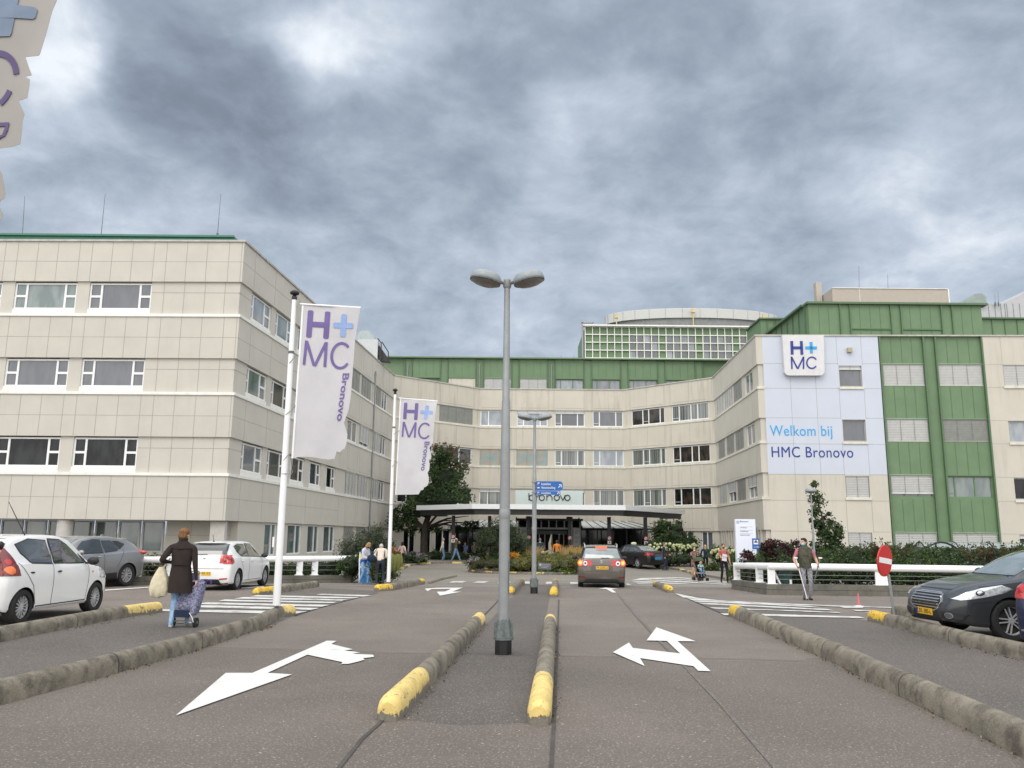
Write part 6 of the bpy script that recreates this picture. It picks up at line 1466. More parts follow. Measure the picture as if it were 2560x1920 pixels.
# --- 3 white compact hatchback seen from behind
p_white2=pmat('paint_white2',(.80,.81,.82))
st=[(-1.98,.40,.60,.66,.60,.52),(-1.96,.28,.80,.86,.76,.60),(-1.90,.22,.93,1.06,.815,.58),(-1.74,.20,.97,1.28,.835,.57),(-1.50,.19,.98,1.40,.84,.575),(-1.1,.19,.98,1.45,.84,.59),(-.4,.19,.96,1.47,.84,.60),(.1,.19,.94,1.45,.84,.60),(.5,.19,.93,1.33,.84,.60),(.85,.19,.93,1.12,.84,.62),(1.12,.19,.91,.96,.835,.68),(1.5,.20,.83,.86,.82,.64),(1.8,.22,.72,.75,.74,.54),(1.96,.28,.55,.59,.56,.4)]
rr=G(592,1474.5); hd3=HD_(87.5)
u_=Vector((math.cos(hd3),math.sin(hd3),0)); v_=Vector((-u_.y,u_.x,0)); c3=Vector((rr.x,rr.y,0))+(u_*1.28+v_*.80)*1.06; c3.z=gz(c3.y)
R3,bm3,b3=make_car('hatchback_car','white five-door hatchback seen from behind beside the walking woman',c3,hd3,st,p_white2,2.47,1.45,.315,0,axf=1.20,axr=-1.27,rimr=.215,spokes=10,style='twin')
side_glass(bm3,R3,[[(-1.28,1.30),(-1.24,1.14),(-1.02,1.02),(-.44,1.0),(-.48,1.36),(-1.0,1.37)],[(-.36,1.0),(.72,.97),(.42,1.22),(.14,1.36),(-.38,1.38)]],m_cg)
for s in(1,-1):
    seam(bm3,(-.40,1.38),(-.42,.30),s,R3); seam(bm3,(.80,.95),(.74,.30),s,R3); seam(bm3,(-1.22,1.05),(-.92,.60),s,R3); seam(bm3,(-.80,.28),(.74,.28),s,R3,w=.008)
    handle(R3,-.98,.83,.87,s,p_white2,.16); handle(R3,-.18,.84,.86,s,p_white2,.16); mirror_(R3,.66,.82,1.0,s,m_bpl)
    patch(bm3,[(-1.99,.82),(-1.70,.84),(-1.72,.98),(-1.82,1.06),(-1.99,1.04)],'y',s,'tail_light',m_tail,R3,.014,nmin=.0)
    q=[(s*.52,.90),(s*.60,.80),(s*.86,.80),(s*.86,1.05),(s*.62,1.05)]; patch(bm3,q,'x',-1,'tail_light',m_tail,R3,.014,xr=(-2.1,-1.6),nmin=.1)
    patch(bm3,[(s*.50,.34),(s*.74,.36),(s*.74,.40),(s*.5,.38)],'x',-1,'reflector',m_tail,R3,.012,xr=(-2.1,-1.6),nmin=.1)
patch(bm3,[(-.64,1.07),(.64,1.07),(.56,1.37),(-.56,1.37)],'x',-1,'rear_window',m_cg,R3,.010,xr=(-2.,-1.3),nmin=.12)
patch(bm3,[(-.58,.20),(.58,.20),(.48,.36),(-.48,.36)],'x',-1,'rear_valance',m_bpl,R3,.012,xr=(-2.1,-1.7),nmin=.1)
seam(bm3,(-.62,.66),(.62,.66),-1,R3,'x',xr=(-2.1,-1.7)); 
badge(R3,-1.925,.93,.05); plate(R3,-1.985,0,.52,False,'KJ-605-ZS',tilt=.05,eu=False)
b=MB(); b.ball((-1.52,0,1.415),(.13,.54,.022)); b.build('roof_spoiler',p_white2,R3,True)
b=MB(); b.cyl((-1.3,.0,1.44),(-1.42,.0,1.66),.008,n=6); b.cyl((-1.3,0,1.43),(-1.32,0,1.47),.02,n=8); b.build('roof_aerial',m_blk,R3)
b=MB(); b.cyl((-1.955,-.10,1.075),(-1.955,.22,1.07),.014,n=6); o=b.build('rear_wiper',m_blk,R3)
me=text_mesh('GT',1.,.01,0,1.).copy()
patch(bm3,[(-.50,.98),(.50,.98),(.45,1.36),(-.45,1.36)],'x',1,'windscreen',m_cgl,R3,.010,xr=(.2,1.1),nmin=.12)
# --- 4 brown compact mpv braking ahead
p_brown=pmat('paint_brown',(.115,.10,.085),.5,.33)
st=[(-2.10,.42,.62,.68,.62,.56),(-2.08,.27,.84,.92,.80,.68),(-2.03,.22,.98,1.10,.865,.66),(-1.92,.20,1.04,1.30,.88,.635),(-1.74,.19,1.06,1.46,.88,.63),(-1.4,.19,1.06,1.54,.88,.64),(-.8,.19,1.04,1.58,.88,.65),(0,.19,1.02,1.58,.88,.65),(.5,.19,1.0,1.48,.88,.65),(.95,.19,.98,1.24,.88,.66),(1.3,.19,.95,1.02,.875,.72),(1.7,.20,.85,.89,.85,.66),(1.95,.24,.70,.74,.76,.54),(2.10,.30,.55,.6,.6,.42)]
c4=G(1503,1467.5); hd4=HD_(85.5); u_=Vector((math.cos(hd4),math.sin(hd4),0)); c4=c4+u_*1.31; c4.z=gz(c4.y)
R4,bm4,b4=make_car('mpv_car','brown family car seen from behind with lit brake lights, waiting at the crossing',c4,hd4,st,p_brown,2.58,1.54,.325,0,axf=1.27,axr=-1.31,rimr=.21)
side_glass(bm4,R4,[[(-1.5,1.38),(-1.42,1.14),(-.5,1.08),(-.5,1.45),(-1.3,1.46)],[(-.42,1.07),(.9,1.04),(.5,1.34),(.1,1.46),(-.42,1.47)]],m_cg)
for s in(1,-1):
    mirror_(R4,.80,.88,1.06,s,m_bpl); seam(bm4,(-.46,1.4),(-.46,.3),s,R4); handle(R4,-.2,.87,.9,s,p_brown)
    q=[(s*.54,.88),(s*.60,.78),(s*.88,.80),(s*.90,1.0),(s*.86,1.06),(s*.60,1.04)]; tl=patch(bm4,q,'x',-1,'tail_light',m_taild,R4,.014,xr=(-2.2,-1.8),nmin=.05)
    patch(bm4,ell(s*.60,.915,.075,.085),'x',-1,'reverse_lamp',m_clear,tl,.022,xr=(-2.2,-1.8),nmin=.05); patch(bm4,ell(s*.60,.915,.035,.04),'x',-1,'lamp_centre',m_blk,tl,.028,xr=(-2.2,-1.8),nmin=.05)
    patch(bm4,ell(s*.775,.93,.085,.095),'x',-1,'brake_lamp',m_lit,tl,.022,xr=(-2.2,-1.8),nmin=.05); patch(bm4,ell(s*.775,.93,.05,.055),'x',-1,'amber_lamp',m_lito,tl,.03,xr=(-2.2,-1.8),nmin=.05)
    patch(bm4,[(-2.11,.82),(-1.86,.84),(-1.84,1.02),(-2.02,1.06),(-2.11,1.0)],'y',s,'tail_light_side',m_tail,R4,.012,nmin=.0)
    patch(bm4,[(s*.62,.40),(s*.84,.42),(s*.84,.46),(s*.62,.44)],'x',-1,'reflector',m_taild,R4,.012,xr=(-2.2,-1.7),nmin=.1)
    b=MB(); b.tube([(-1.35,s*.60,1.50),(-1.3,s*.61,1.60),(0,s*.63,1.64),(.35,s*.61,1.58)],.016,6); b.build('roof_rail',m_chr,R4,True)
patch(bm4,[(-.70,1.10),(.70,1.10),(.58,1.45),(-.58,1.45)],'x',-1,'rear_window',m_cgl,R4,.010,xr=(-2.1,-1.6),nmin=.08)
for s in(1,-1): patch(bm4,[(s*.70,1.10),(s*.78,1.10),(s*.63,1.47),(s*.58,1.45)],'x',-1,'window_border',m_bpl,R4,.009,xr=(-2.1,-1.5),nmin=.05)
patch(bm4,[(-.58,1.45),(.58,1.45),(.54,1.50),(-.54,1.50)],'x',-1,'window_top_border',m_bpl,R4,.009,xr=(-2.1,-1.5),nmin=.05)
b=MB(); b.box((-1.86,0,1.50),(.05,.42,.05)); b.build('high_brake_light',m_lit,R4)
patch(bm4,[(-.72,.20),(.72,.20),(.56,.36),(-.56,.36)],'x',-1,'rear_valance',m_bpl,R4,.012,xr=(-2.2,-1.9),nmin=.1)
seam(bm4,(-.60,.62),(.60,.62),-1,R4,'x',xr=(-2.2,-1.9),w=.008); patch(bm4,[(-.40,.66),(.40,.66),(.40,.86),(-.40,.86)],'x',-1,'plate_recess',pmat('paint_brown_d',(.07,.06,.052),.4,.4),R4,.006,xr=(-2.2,-1.9),nmin=.1)
badge(R4,-2.065,.99,.062); plate(R4,-2.115,0,.76,False,'79-LDD-6',tilt=.05)
b=MB(); b.cyl((-2.03,-.30,1.115),(-2.03,.02,1.11),.014,n=6); b.build('rear_wiper',m_blk,R4)
# --- 5 black taxi saloon
p_black=M('paint_black',(.010,.011,.014),.3,metal=.2,var=.03,scale=2,coat=.35)
st=[(-2.38,.42,.60,.66,.60,.50),(-2.34,.28,.84,.90,.78,.66),(-2.2,.22,.97,1.02,.86,.70),(-1.8,.20,.99,1.06,.90,.66),(-1.45,.19,.99,1.16,.905,.60),(-1.0,.19,.99,1.35,.905,.58),(-.5,.19,.98,1.43,.905,.59),(.1,.19,.96,1.45,.905,.60),(.5,.19,.95,1.37,.905,.60),(.95,.19,.94,1.13,.905,.62),(1.25,.19,.92,.98,.90,.70),(1.75,.20,.83,.87,.88,.66),(2.15,.24,.70,.74,.78,.54),(2.38,.30,.52,.56,.58,.42)]
hd5=HD_(121); rq=G(1597,1422.5); u_=Vector((math.cos(hd5),math.sin(hd5),0)); v_=Vector((-u_.y,u_.x,0)); c5=Vector((rq.x,rq.y,0))+u_*1.40-v_*.78; c5.z=gz(c5.y)
R5,bm5,b5=make_car('taxi_car','black saloon taxi with pale roof sign and blue number plate near the hydrangeas',c5,hd5,st,p_black,2.71,1.56,.325,0,axf=1.36,axr=-1.38,rimr=.22,spokes=10)
side_glass(bm5,R5,[[(-1.25,1.10),(-1.0,1.03),(-.42,1.0),(-.44,1.32),(-.85,1.30)],[(-.36,1.0),(.90,.98),(.5,1.22),(.14,1.33),(-.38,1.34)]],m_cg)
patch(bm5,[(-.60,1.05),(.60,1.05),(.50,1.36),(-.50,1.36)],'x',-1,'rear_window',m_cgl,R5,.010,xr=(-1.8,-.7),nmin=.10)
for s in(1,-1):
    mirror_(R5,.80,.88,1.02,s,p_black); handle(R5,-.2,.9,.88,s,m_chr)
    patch(bm5,[(s*.42,.80),(s*.88,.80),(s*.88,.93),(s*.42,.93)],'x',-1,'tail_light',m_tail,R5,.012,xr=(-2.4,-2.1),nmin=.05); patch(bm5,[(-2.38,.80),(-2.08,.82),(-2.1,.94),(-2.38,.93)],'y',s,'tail_light',m_tail,R5,.012,nmin=.0)
plate(R5,-2.385,0,.62,False,'TX-41-B',mat=m_plb,w=.52,h=.13,eu=False)
b=MB(); b.ball((0,0,1.52),(.08,.24,.085)); b.box((0,0,1.46),(.1,.3,.04)); b.build('taxi_sign',M('taxi_sign',(.62,.66,.42),.5),R5,True)
patch(bm5,[(-.6,.2),(.6,.2),(.6,.34),(-.6,.34)],'x',-1,'rear_valance',m_bpl,R5,.01,xr=(-2.5,-2.1),nmin=.1)
# --- 6 dark grey saloon at right, nose towards the viewer
p_dg=M('paint_darkgrey',(.048,.053,.058),.3,metal=.4,var=.03,scale=2,coat=.6)
st=[(-2.42,.42,.62,.68,.60,.50),(-2.36,.28,.88,.94,.80,.66),(-2.1,.22,1.0,1.06,.88,.66),(-1.6,.20,1.01,1.20,.92,.60),(-1.0,.19,1.01,1.42,.925,.60),(-.4,.19,1.0,1.48,.925,.61),(.2,.19,.98,1.47,.925,.61),(.65,.19,.97,1.33,.925,.61),(1.0,.19,.96,1.14,.925,.64),(1.28,.19,.94,1.01,.92,.72),(1.62,.20,.90,.965,.91,.68),(1.95,.22,.84,.90,.885,.62),(2.15,.25,.78,.83,.85,.56),(2.30,.27,.70,.74,.77,.50),(2.39,.30,.58,.63,.66,.44),(2.42,.36,.52,.56,.60,.42)]
fq=G(2508,1604); hd6=HD_(182); u_=Vector((math.cos(hd6),math.sin(hd6),0)); v_=Vector((-u_.y,u_.x,0)); c6=Vector((fq.x,fq.y,0))-u_*1.46-v_*.80+Vector((.13,0,0)); c6.z=gz(c6.y)
R6,bm6,b6=make_car('saloon_car','dark grey saloon with barred chrome grille and yellow plate, nosing over the right kerb',c6,hd6,st,p_dg,2.85,1.6,.335,0,axf=1.46,axr=-1.39,rimr=.232,spokes=5,style='twin',arch=1.12)
side_glass(bm6,R6,[[(-1.2,1.14),(-1.0,1.05),(-.42,1.02),(-.44,1.36),(-.85,1.34)],[(-.36,1.02),(.92,1.0),(.5,1.25),(.14,1.36),(-.38,1.38)]],m_cg)
patch(bm6,[(-.62,1.04),(.62,1.04),(.52,1.41),(-.52,1.41)],'x',1,'windscreen',m_cgl,R6,.010,xr=(.2,1.3),nmin=.10)
gp_=[(-.40,.50),(-.46,.60),(-.40,.70),(-.30,.735),(.30,.735),(.40,.70),(.46,.60),(.40,.50),(.28,.46),(-.28,.46)]
gr=patch(bm6,[(a*1.07,.6+(z-.6)*1.12) for a,z in gp_],'x',1,'grille_surround',m_chr,R6,.012,xr=(2.,2.6),nmin=.1)
gi=patch(bm6,gp_,'x',1,'grille',m_blk,R6,.018,xr=(2.,2.6),nmin=.1)
for k in range(6): z=.50+.042*k; patch(bm6,[(-.43,z),(.43,z),(.43,z+.014),(-.43,z+.014)],'x',1,'grille_bar',m_chr,gi,.026,xr=(2.,2.6),nmin=.05)
patch(bm6,[(-.44,.27),(.44,.27),(.36,.44),(-.36,.44)],'x',1,'lower_intake',m_bpl,R6,.012,xr=(2.,2.6),nmin=.05)
patch(bm6,[(-.75,.255),(.75,.255),(.75,.285),(-.75,.285)],'x',1,'chin_trim',m_bpl,R6,.018,xr=(1.8,2.6),nmin=.05)
for s in(1,-1):
    hl=patch(bm6,[(1.42,.84),(1.60,.765),(1.90,.70),(2.24,.645),(2.34,.665),(2.14,.775),(1.90,.845),(1.58,.895)],'y',s,'headlight',m_clear,R6,.014,nmin=.05)
    if hl is not None:
        patch(bm6,ell(1.95,.765,.07,.04,rot=-.2),'y',s,'projector_lens',m_blk,hl,.02,nmin=.05); patch(bm6,ell(1.95,.765,.045,.03,rot=-.2),'y',s,'lens_core',m_chr,hl,.026,nmin=.05)
        patch(bm6,[(1.44,.775),(1.72,.762),(2.2,.655),(2.2,.64),(1.72,.745),(1.44,.762)],'y',s,'headlight_trim',m_bpl,hl,.012,nmin=.05)
    fl=patch(bm6,[(s*.50,.34),(s*.80,.34),(s*.84,.42),(s*.66,.46),(s*.52,.44)],'x',1,'fog_recess',m_bpl,R6,.010,xr=(1.7,2.6),nmin=.05)
    patch(bm6,ell(s*.66,.395,.062,.05),'x',1,'fog_ring',m_chr,fl or R6,.016,xr=(1.7,2.6),nmin=.05); patch(bm6,ell(s*.66,.395,.048,.038),'x',1,'fog_lens',m_g2,fl or R6,.021,xr=(1.7,2.6),nmin=.05)
    mirror_(R6,.80,.90,1.05,s,p_dg); seam(bm6,(.90,.98),(.86,.3),s,R6); seam(bm6,(1.9,.86),(1.1,.965),s,R6,w=.005); seam(bm6,(-.4,1.35),(-.42,.3),s,R6)
    seam(bm6,(1.5,.66),(2.1,.60),s,R6,w=.003)
seam(bm6,(-.50,.80),(.50,.80),1,R6,'x',xr=(1.9,2.5),w=.005,nmin=.02)
plate(R6,2.435,0,.415,True,'ZK-385-L')
b=MB(); b.tube([(1.22,.50,1.03),(1.10,.1,1.06),(1.02,-.1,1.12)],.01,6); b.build('wiper',m_blk,R6)
# --- 7 navy car, only its tail shows at the right edge
p_navy=pmat('paint_navy',(.018,.022,.065),.4,.3)
st7=[(-2.12,.42,.62,.68,.62,.56),(-2.08,.27,.84,.92,.80,.68),(-2.03,.22,.94,1.06,.865,.66),(-1.92,.20,.98,1.24,.88,.635),(-1.7,.19,1.0,1.38,.88,.62),(-1.4,.19,1.0,1.44,.88,.62),(-.8,.19,.98,1.47,.88,.63),(0,.19,.96,1.46,.88,.63),(.5,.19,.95,1.36,.88,.63),(.95,.19,.94,1.14,.88,.64),(1.3,.19,.90,.96,.875,.72),(1.7,.20,.8,.84,.85,.66),(1.95,.24,.66,.70,.76,.54),(2.10,.30,.52,.56,.6,.42)]
hd7=HD_(42); tq=PY(2566,1500,12.2); u_=Vector((math.cos(hd7),math.sin(hd7),0)); v_=Vector((-u_.y,u_.x,0)); c7=Vector((tq.x,tq.y,0))+u_*2.02-v_*.72; c7.z=0
R7,bm7,b7=make_car('hatchback_car','navy blue car cut off by the right edge of the view',c7,hd7,st7,p_navy,2.58,1.54,.32,0,axf=1.27,axr=-1.31)
side_glass(bm7,R7,[[(-1.5,1.3),(-1.42,1.08),(-.5,1.03),(-.5,1.36),(-1.3,1.37)],[(-.42,1.02),(.9,.98),(.5,1.26),(.1,1.37),(-.42,1.38)]],m_cg)
for s in(1,-1):
    patch(bm7,[(-2.13,.80),(-1.82,.84),(-1.80,.94),(-1.96,1.0),(-2.13,1.0)],'y',s,'tail_light',m_tail,R7,.014,nmin=.0)
    patch(bm7,[(s*.56,.82),(s*.9,.82),(s*.9,.98),(s*.56,.98)],'x',-1,'tail_light',m_tail,R7,.014,xr=(-2.2,-1.8),nmin=.05)
patch(bm7,[(-.62,1.04),(.62,1.04),(.56,1.34),(-.56,1.34)],'x',-1,'rear_window',m_cg,R7,.010,xr=(-2.1,-1.5),nmin=.08)
patch(bm7,[(-.8,.36),(.8,.36),(.8,.385),(-.8,.385)],'x',-1,'chrome_strip',m_chr,R7,.012,xr=(-2.2,-1.8),nmin=.05); plate(R7,-2.12,0,.6,False,'SV-209-K')
R1.scale=(1.07,)*3; b=MB(); b.cyl(PY(62,1338,15.6),PY(22,1255,15.6),.012,.006,n=6); build_in(b,'roof_aerial',m_blk,R1); R2.scale=(1.07,)*3; R3.scale=(1.06,)*3
for _b in(bm1,bm2,bm3,bm4,bm5,bm6,bm7): _b.free()
# ---------------------------------------------------------------- people
def ik(a,t,l1,l2,pole):
    a,t=Vector(a),Vector(t); d=t-a; L=min(d.length,(l1+l2)*.999); d.normalize(); t=a+d*L
    x=(l1*l1-l2*l2+L*L)/(2*L); h=math.sqrt(max(0,l1*l1-x*x)); p=Vector(pole); p=(p-d*p.dot(d)).normalized()
    return a+d*x+p*h,t
SKIN={'light':(.52,.30,.21),'tan':(.40,.22,.14),'pale':(.58,.38,.29)}
def cloth(n,c,**k): k.setdefault('var',.16); k.setdefault('scale',9); return M('cloth_'+n,c,.85,spec=.25,bump=.35,bscale=60,**k)
def person(label,feet,face,H=1.72,lean=0.,bend=0.,lf=(.0,.0,.0),rf=(.0,.0,.0),lh=None,rh=None,mats=None,hair='short',hcol=(.05,.03,.02),skin='light',bulk=1.,headyaw=0.,nod=0.,seat=None,mask=None,group='pedestrians on the forecourt',sc=1.,female=False,fist=.6,cat='person',headk=1.):
    """face: heading in degrees. lf/rf: (forward, lift, side) of each foot. lh/rh: hand targets (x right,y forward,z) in units of a 1.75 m figure"""
    k=H/1.75; root=thing('person',label,cat,tuple(feet),math.radians(face-90),group)
    V=[];E_=[];R=[];T=[]
    def v(p,r,t): V.append(Vector(p)); R.append(r if isinstance(r,tuple) else (r,r)); T.append(t); return len(V)-1
    def e(a,b_): E_.append((a,b_)); return b_
    pz=.93 if seat is None else seat
    py=0.
    Rl=Matrix.Rotation(-lean,3,'X'); Rb=Matrix.Rotation(-(lean+bend),3,'X')
    P0=Vector((0,py,pz)); up=lambda h,R_=Rl:P0+R_@Vector((0,0,h))
    w_=bulk*(.93 if female else 1.)
    pel=v(P0,(.125*w_,.095*w_),'torso'); s1=v(up(.13),(.118*w_,.088*w_),'torso'); s2p=up(.13)+Rb@Vector((0,0,.17)); s2=v(s2p,(.138*w_,.10*w_),'torso'); s3p=s2p+Rb@Vector((0,-.01,.13)); s3=v(s3p,(.125*w_,.088*w_),'torso')
    e(pel,s1);e(s1,s2);e(s2,s3)
    nk=s3p+Rb@Vector((0,.0,.105)); n1=v(nk,.05,'neck'); e(s3,n1)
    Rh=Rb@Matrix.Rotation(headyaw,3,'Z')@Matrix.Rotation(-nod,3,'X'); hc=nk+Rb@Vector((0,.015,.02))+Rh@Vector((0,.015,.115)); n2=v(nk+(hc-nk)*.45,.045,'neck'); e(n1,n2)
    hands=[]
    for s,ht in((-1,lh),(1,rh)):
        sh=s3p+Rb@Vector((s*.175*w_,0,.015)); a=v(s3p+Rb@Vector((s*.10*w_,0,.04)),.07*w_,'torso'); e(s3,a); b_=v(sh,.063*w_,'uarm'); e(a,b_)
        tgt=Vector(ht) if ht is not None else Vector((s*.27,.02,pz-.10))+Vector((0,math.sin(lean)*.2,0))
        el,wr=ik(sh,tgt,.285,.255,(s*.35,-1,-.1)); 
        u1=v(sh.lerp(el,.5),.05*bulk,'uarm'); e(b_,u1); u2=v(el,.043*bulk,'farm'); e(u1,u2); u3=v(el.lerp(wr,.45),.040*(bulk*.5+.5),'farm'); e(u2,u3); u4=v(wr,.028,'farm'); e(u3,u4)
        d=(wr-el).normalized(); side=d.cross(Vector((0,1,0))) if abs(d.y)<.9 else Vector((1,0,0)); side.normalize(); nrm=d.cross(side).normalized()*s
        inn=Vector((-s,0,0)); inn=(inn-d*inn.dot(d)).normalized(); fw=d.cross(inn).normalized(); fw=fw if fw.y>0 or abs(fw.y)<.05 else -fw
        pm=v(wr+d*.05,(.032,.022),'hand'); e(u4,pm)
        for q,(off,l) in enumerate(((-.027,.062),(-.009,.073),(.010,.069),(.028,.052))):
            base=wr+d*.085+fw*off*-1; f0=v(base,.0105,'hand'); e(pm,f0); f1=v(base+d*l*.55+inn*l*.25*fist*2,.009,'hand'); e(f0,f1); f2=v(base+d*l*(.95-.5*fist)+inn*l*.75*fist*1.4,.0075,'hand'); e(f1,f2)
        t0=v(wr+d*.045+fw*.035+inn*.01,.011,'hand'); e(pm,t0); t1=v(wr+d*.08+fw*.05+inn*.03,.0085,'hand'); e(t0,t1)
        hands.append(wr+d*.09+inn*.02)
    foots=[]
    for s,ft in((-1,lf),(1,rf)):
        hp=P0+Vector((s*.09*w_,0,-.03)); h_=v(hp,.092*w_,'thigh'); e(pel,h_)
        an=Vector((s*.10+ft[2],ft[0],.075+ft[1])); kn,an=ik(hp,an,.43,.43,(0,1,.05))
        a1=v(hp.lerp(kn,.5),.075*w_,'thigh'); e(h_,a1); a2=v(kn,.056*w_,'calf'); e(a1,a2); a3=v(kn.lerp(an,.38),.055*w_,'calf'); e(a2,a3); a4=v(an,.038,'calf'); e(a3,a4)
        hl=v(an+Vector((0,-.02,-.045)),.035,'foot'); e(a4,hl); m1=v(an+Vector((s*.01,.09,-.045)),(.042,.03),'foot'); e(hl,m1); m2=v(an+Vector((s*.02,.17,-.052)),(.036,.022),'foot'); e(m1,m2); foots.append(an)
    me=bpy.data.meshes.new('skin'); me.from_pydata([tuple(p) for p in V],E_,[]); o=bpy.data.objects.new('skin',me); C.objects.link(o)
    sk=o.modifiers.new('s','SKIN'); 
    sv=me.skin_vertices[0].data
    for i,r in enumerate(R): sv[i].radius=r; sv[i].use_root=(i==0)
    sk.use_smooth_shade=True; sk.branch_smoothing=.4; ss=o.modifiers.new('ss','SUBSURF'); ss.levels=1; ss.render_levels=1
    bpy.context.view_layer.update(); dg=bpy.context.evaluated_depsgraph_get(); m2_=bpy.data.meshes.new_from_object(o.evaluated_get(dg)); bpy.data.objects.remove(o)
    b=MB(); 
    vs=[vv.co.copy() for vv in m2_.vertices]; fs=[tuple(p.vertices) for p in m2_.polygons]
    slots=['torso','neck','uarm','farm','hand','thigh','calf','foot']; segs=[(V[a],V[c],T[c]) for a,c in E_]
    A_=np.array([tuple(s_[0]) for s_ in segs]); B_=np.array([tuple(s_[1]) for s_ in segs]); D3=B_-A_; LL=(D3**2).sum(1)+1e-9
    rr_=np.array([max(R[a][0],.03) for a,c in E_])
    for f in fs:
        c=np.mean([tuple(vs[i]) for i in f],axis=0); t=np.clip(((c-A_)*D3).sum(1)/LL,0,1); dd=np.linalg.norm(A_+D3*t[:,None]-c,axis=1)/rr_; j=int(dd.argmin())
        b.cur=slots.index(segs[j][2]); b.f.append(list(f)); b.m.append(b.cur)
    b.v=vs[:]
    # head joined into the same mesh
    sm=M('skin_'+skin,SKIN[skin],.55,var=.06,scale=6); b.cur=1; hk=headk
    hb=lambda c,r,n=14:b.ball(hc+Rh@(Vector(c)*hk),tuple(x*hk for x in r) if isinstance(r,tuple) else r*hk,n,Rh)
    hb((0,0,0),(.074,.092,.105)); hb((0,.022,-.062),(.052,.062,.055)); hb((0,.095,-.018),(.013,.019,.024),8); hb((0,.085,-.0),(.011,.014,.03),8)
    for s in(-1,1): hb((s*.075,-.005,-.012),(.011,.02,.03),8)
    b.cur=8; 
    for s in(-1,1): hb((s*.028,.083,.012),(.013,.007,.007),8)
    b.cur=9; hb((0,.084,-.062),(.021,.008,.006),8)
    mats=mats or {}
    g=lambda n:mats.get(n) or {'neck':sm,'hand':sm,'farm':mats.get('uarm') or mats.get('torso'),'uarm':mats.get('torso'),'calf':mats.get('thigh')}.get(n) or m_blk
    ml=[g(n) for n in slots]; ml[1]=sm; ml+=[M('eye_dark',(.04,.03,.025),.4),M('lips',(.38,.14,.12),.5)]
    body=b.build('body',ml,root,True); body.scale=(k,k,k)
    def child(bb,name,m,sm_=True): c=bb.build(name,m,root,sm_); c.scale=(k,k,k); return c
    hm=M('hair_%d_%d_%d'%tuple(int(x*100) for x in hcol),hcol,.8,var=.35,scale=30,bump=.5,bscale=60,col2=tuple(x*.4 for x in hcol),mixr=(.42,.6))
    hq=MB(); H_=lambda c,r,n=14:hq.ball(hc+Rh@(Vector(c)*hk),tuple(x*hk for x in r),n,Rh)
    if hair!='bald':
        H_((0,-.014,.026),(.083,.092,.096)); H_((0,-.04,-.02),(.078,.066,.07))
        if hair in('bob','long'):
            for s in(-1,1): H_((s*.06,-.015,-.05),(.03,.06,.085 if hair=='bob' else .13))
            H_((0,-.06,-.06),(.07,.045,.09 if hair=='bob' else .15))
        if hair=='tuft': H_((0,.05,.085),(.06,.04,.03)); 
        if hair=='fluffy': H_((0,-.01,.045),(.094,.10,.085)); H_((0,-.055,-.01),(.088,.06,.075))
        child(hq,'hair',hm)
    if mask is not None:
        q=MB(); q.ball(hc+Rh@(Vector((0,.05,-.055))*hk),(.058*hk,.062*hk,.046*hk),12,Rh); child(q,'face_mask',mask)
    root['_h']=0; del root['_h']
    W_=root.matrix_basis
    info=dict(root=root,k=k,hc=hc*k,hands=[h*k for h in hands],s3=s3p*k,s2=s2p*k,pel=P0*k,feet=foots,child=child,Rb=Rb,Rl=Rl)
    return info
def garment(pi,name,mat,rings,n=24,open_=False):
    """lofted garment: rings (z,rx,ry,cx,cy) in 1.75 m units"""
    b=MB(); vs=[];fs=[]
    for (z,rx_,ry_,cx_,cy_) in rings:
        for i in range(n): t=2*math.pi*i/n; f=1+.035*math.sin(5*t+z*9); vs.append((cx_+rx_*f*math.cos(t),cy_+ry_*f*math.sin(t),z))
    for r in range(len(rings)-1):
        for i in range(n): fs.append((r*n+i,r*n+(i+1)%n,(r+1)*n+(i+1)%n,(r+1)*n+i))
    b.add(vs,fs); b.add(vs[-n:],[tuple(range(n))]); return pi['child'](b,name,mat)
m_jean=cloth('jean',(.10,.17,.30),col2=(.16,.26,.42),mixr=(.4,.6)); m_jeanl=cloth('jean_light',(.19,.33,.50),col2=(.32,.46,.62),mixr=(.45,.6)); m_navy=cloth('navy',(.018,.028,.06)); m_blkc=cloth('black',(.012,.012,.014)); m_shw=M('shoe_white',(.62,.62,.62),.6); m_shb=M('shoe_dark',(.02,.02,.022),.6)
# 1 woman with shopping trolley
m_coat=cloth('coat_brown',(.030,.022,.020))
wp=G(418,1570); 
p=person('auburn-haired woman in a dark brown coat walking away, pulling a shopping trolley',wp+Vector((.16,0,0)),93,1.73,lean=.03,lf=(-.02,.0,.0),rf=(.22,.02,.0),rh=(.30,-.04,.74),lh=(-.24,.10,1.12),mats=dict(torso=m_coat,thigh=m_jeanl,foot=m_shw,calf=m_jeanl),hair='fluffy',hcol=(.25,.12,.045),skin='light',bulk=1.22,female=True,headyaw=-.35,nod=-.05,group=None)
garment(p,'coat_skirt',m_coat,[(.60,.205,.165,0,.02),(.75,.205,.16,0,.015),(.92,.190,.148,0,.01),(1.06,.165,.128,0,.01),(1.20,.178,.13,0,.01),(1.36,.19,.118,0,.0),(1.45,.13,.09,0,0),(1.50,.068,.068,0,0)])
b=MB(); b.tube([(-.17,-.085,1.365),(0,-.128,1.355),(.17,-.085,1.365)],.006,6); b.tube([(-.14,-.11,1.085),(0,-.142,1.08),(.14,-.11,1.085)],.008,6); p['child'](b,'coat_seam',m_blkc)
b=MB(); b.lathe([(.075,0),(.08,.05),(.06,.055)],16,(0,0,1.49)); p['child'](b,'collar',m_coat)
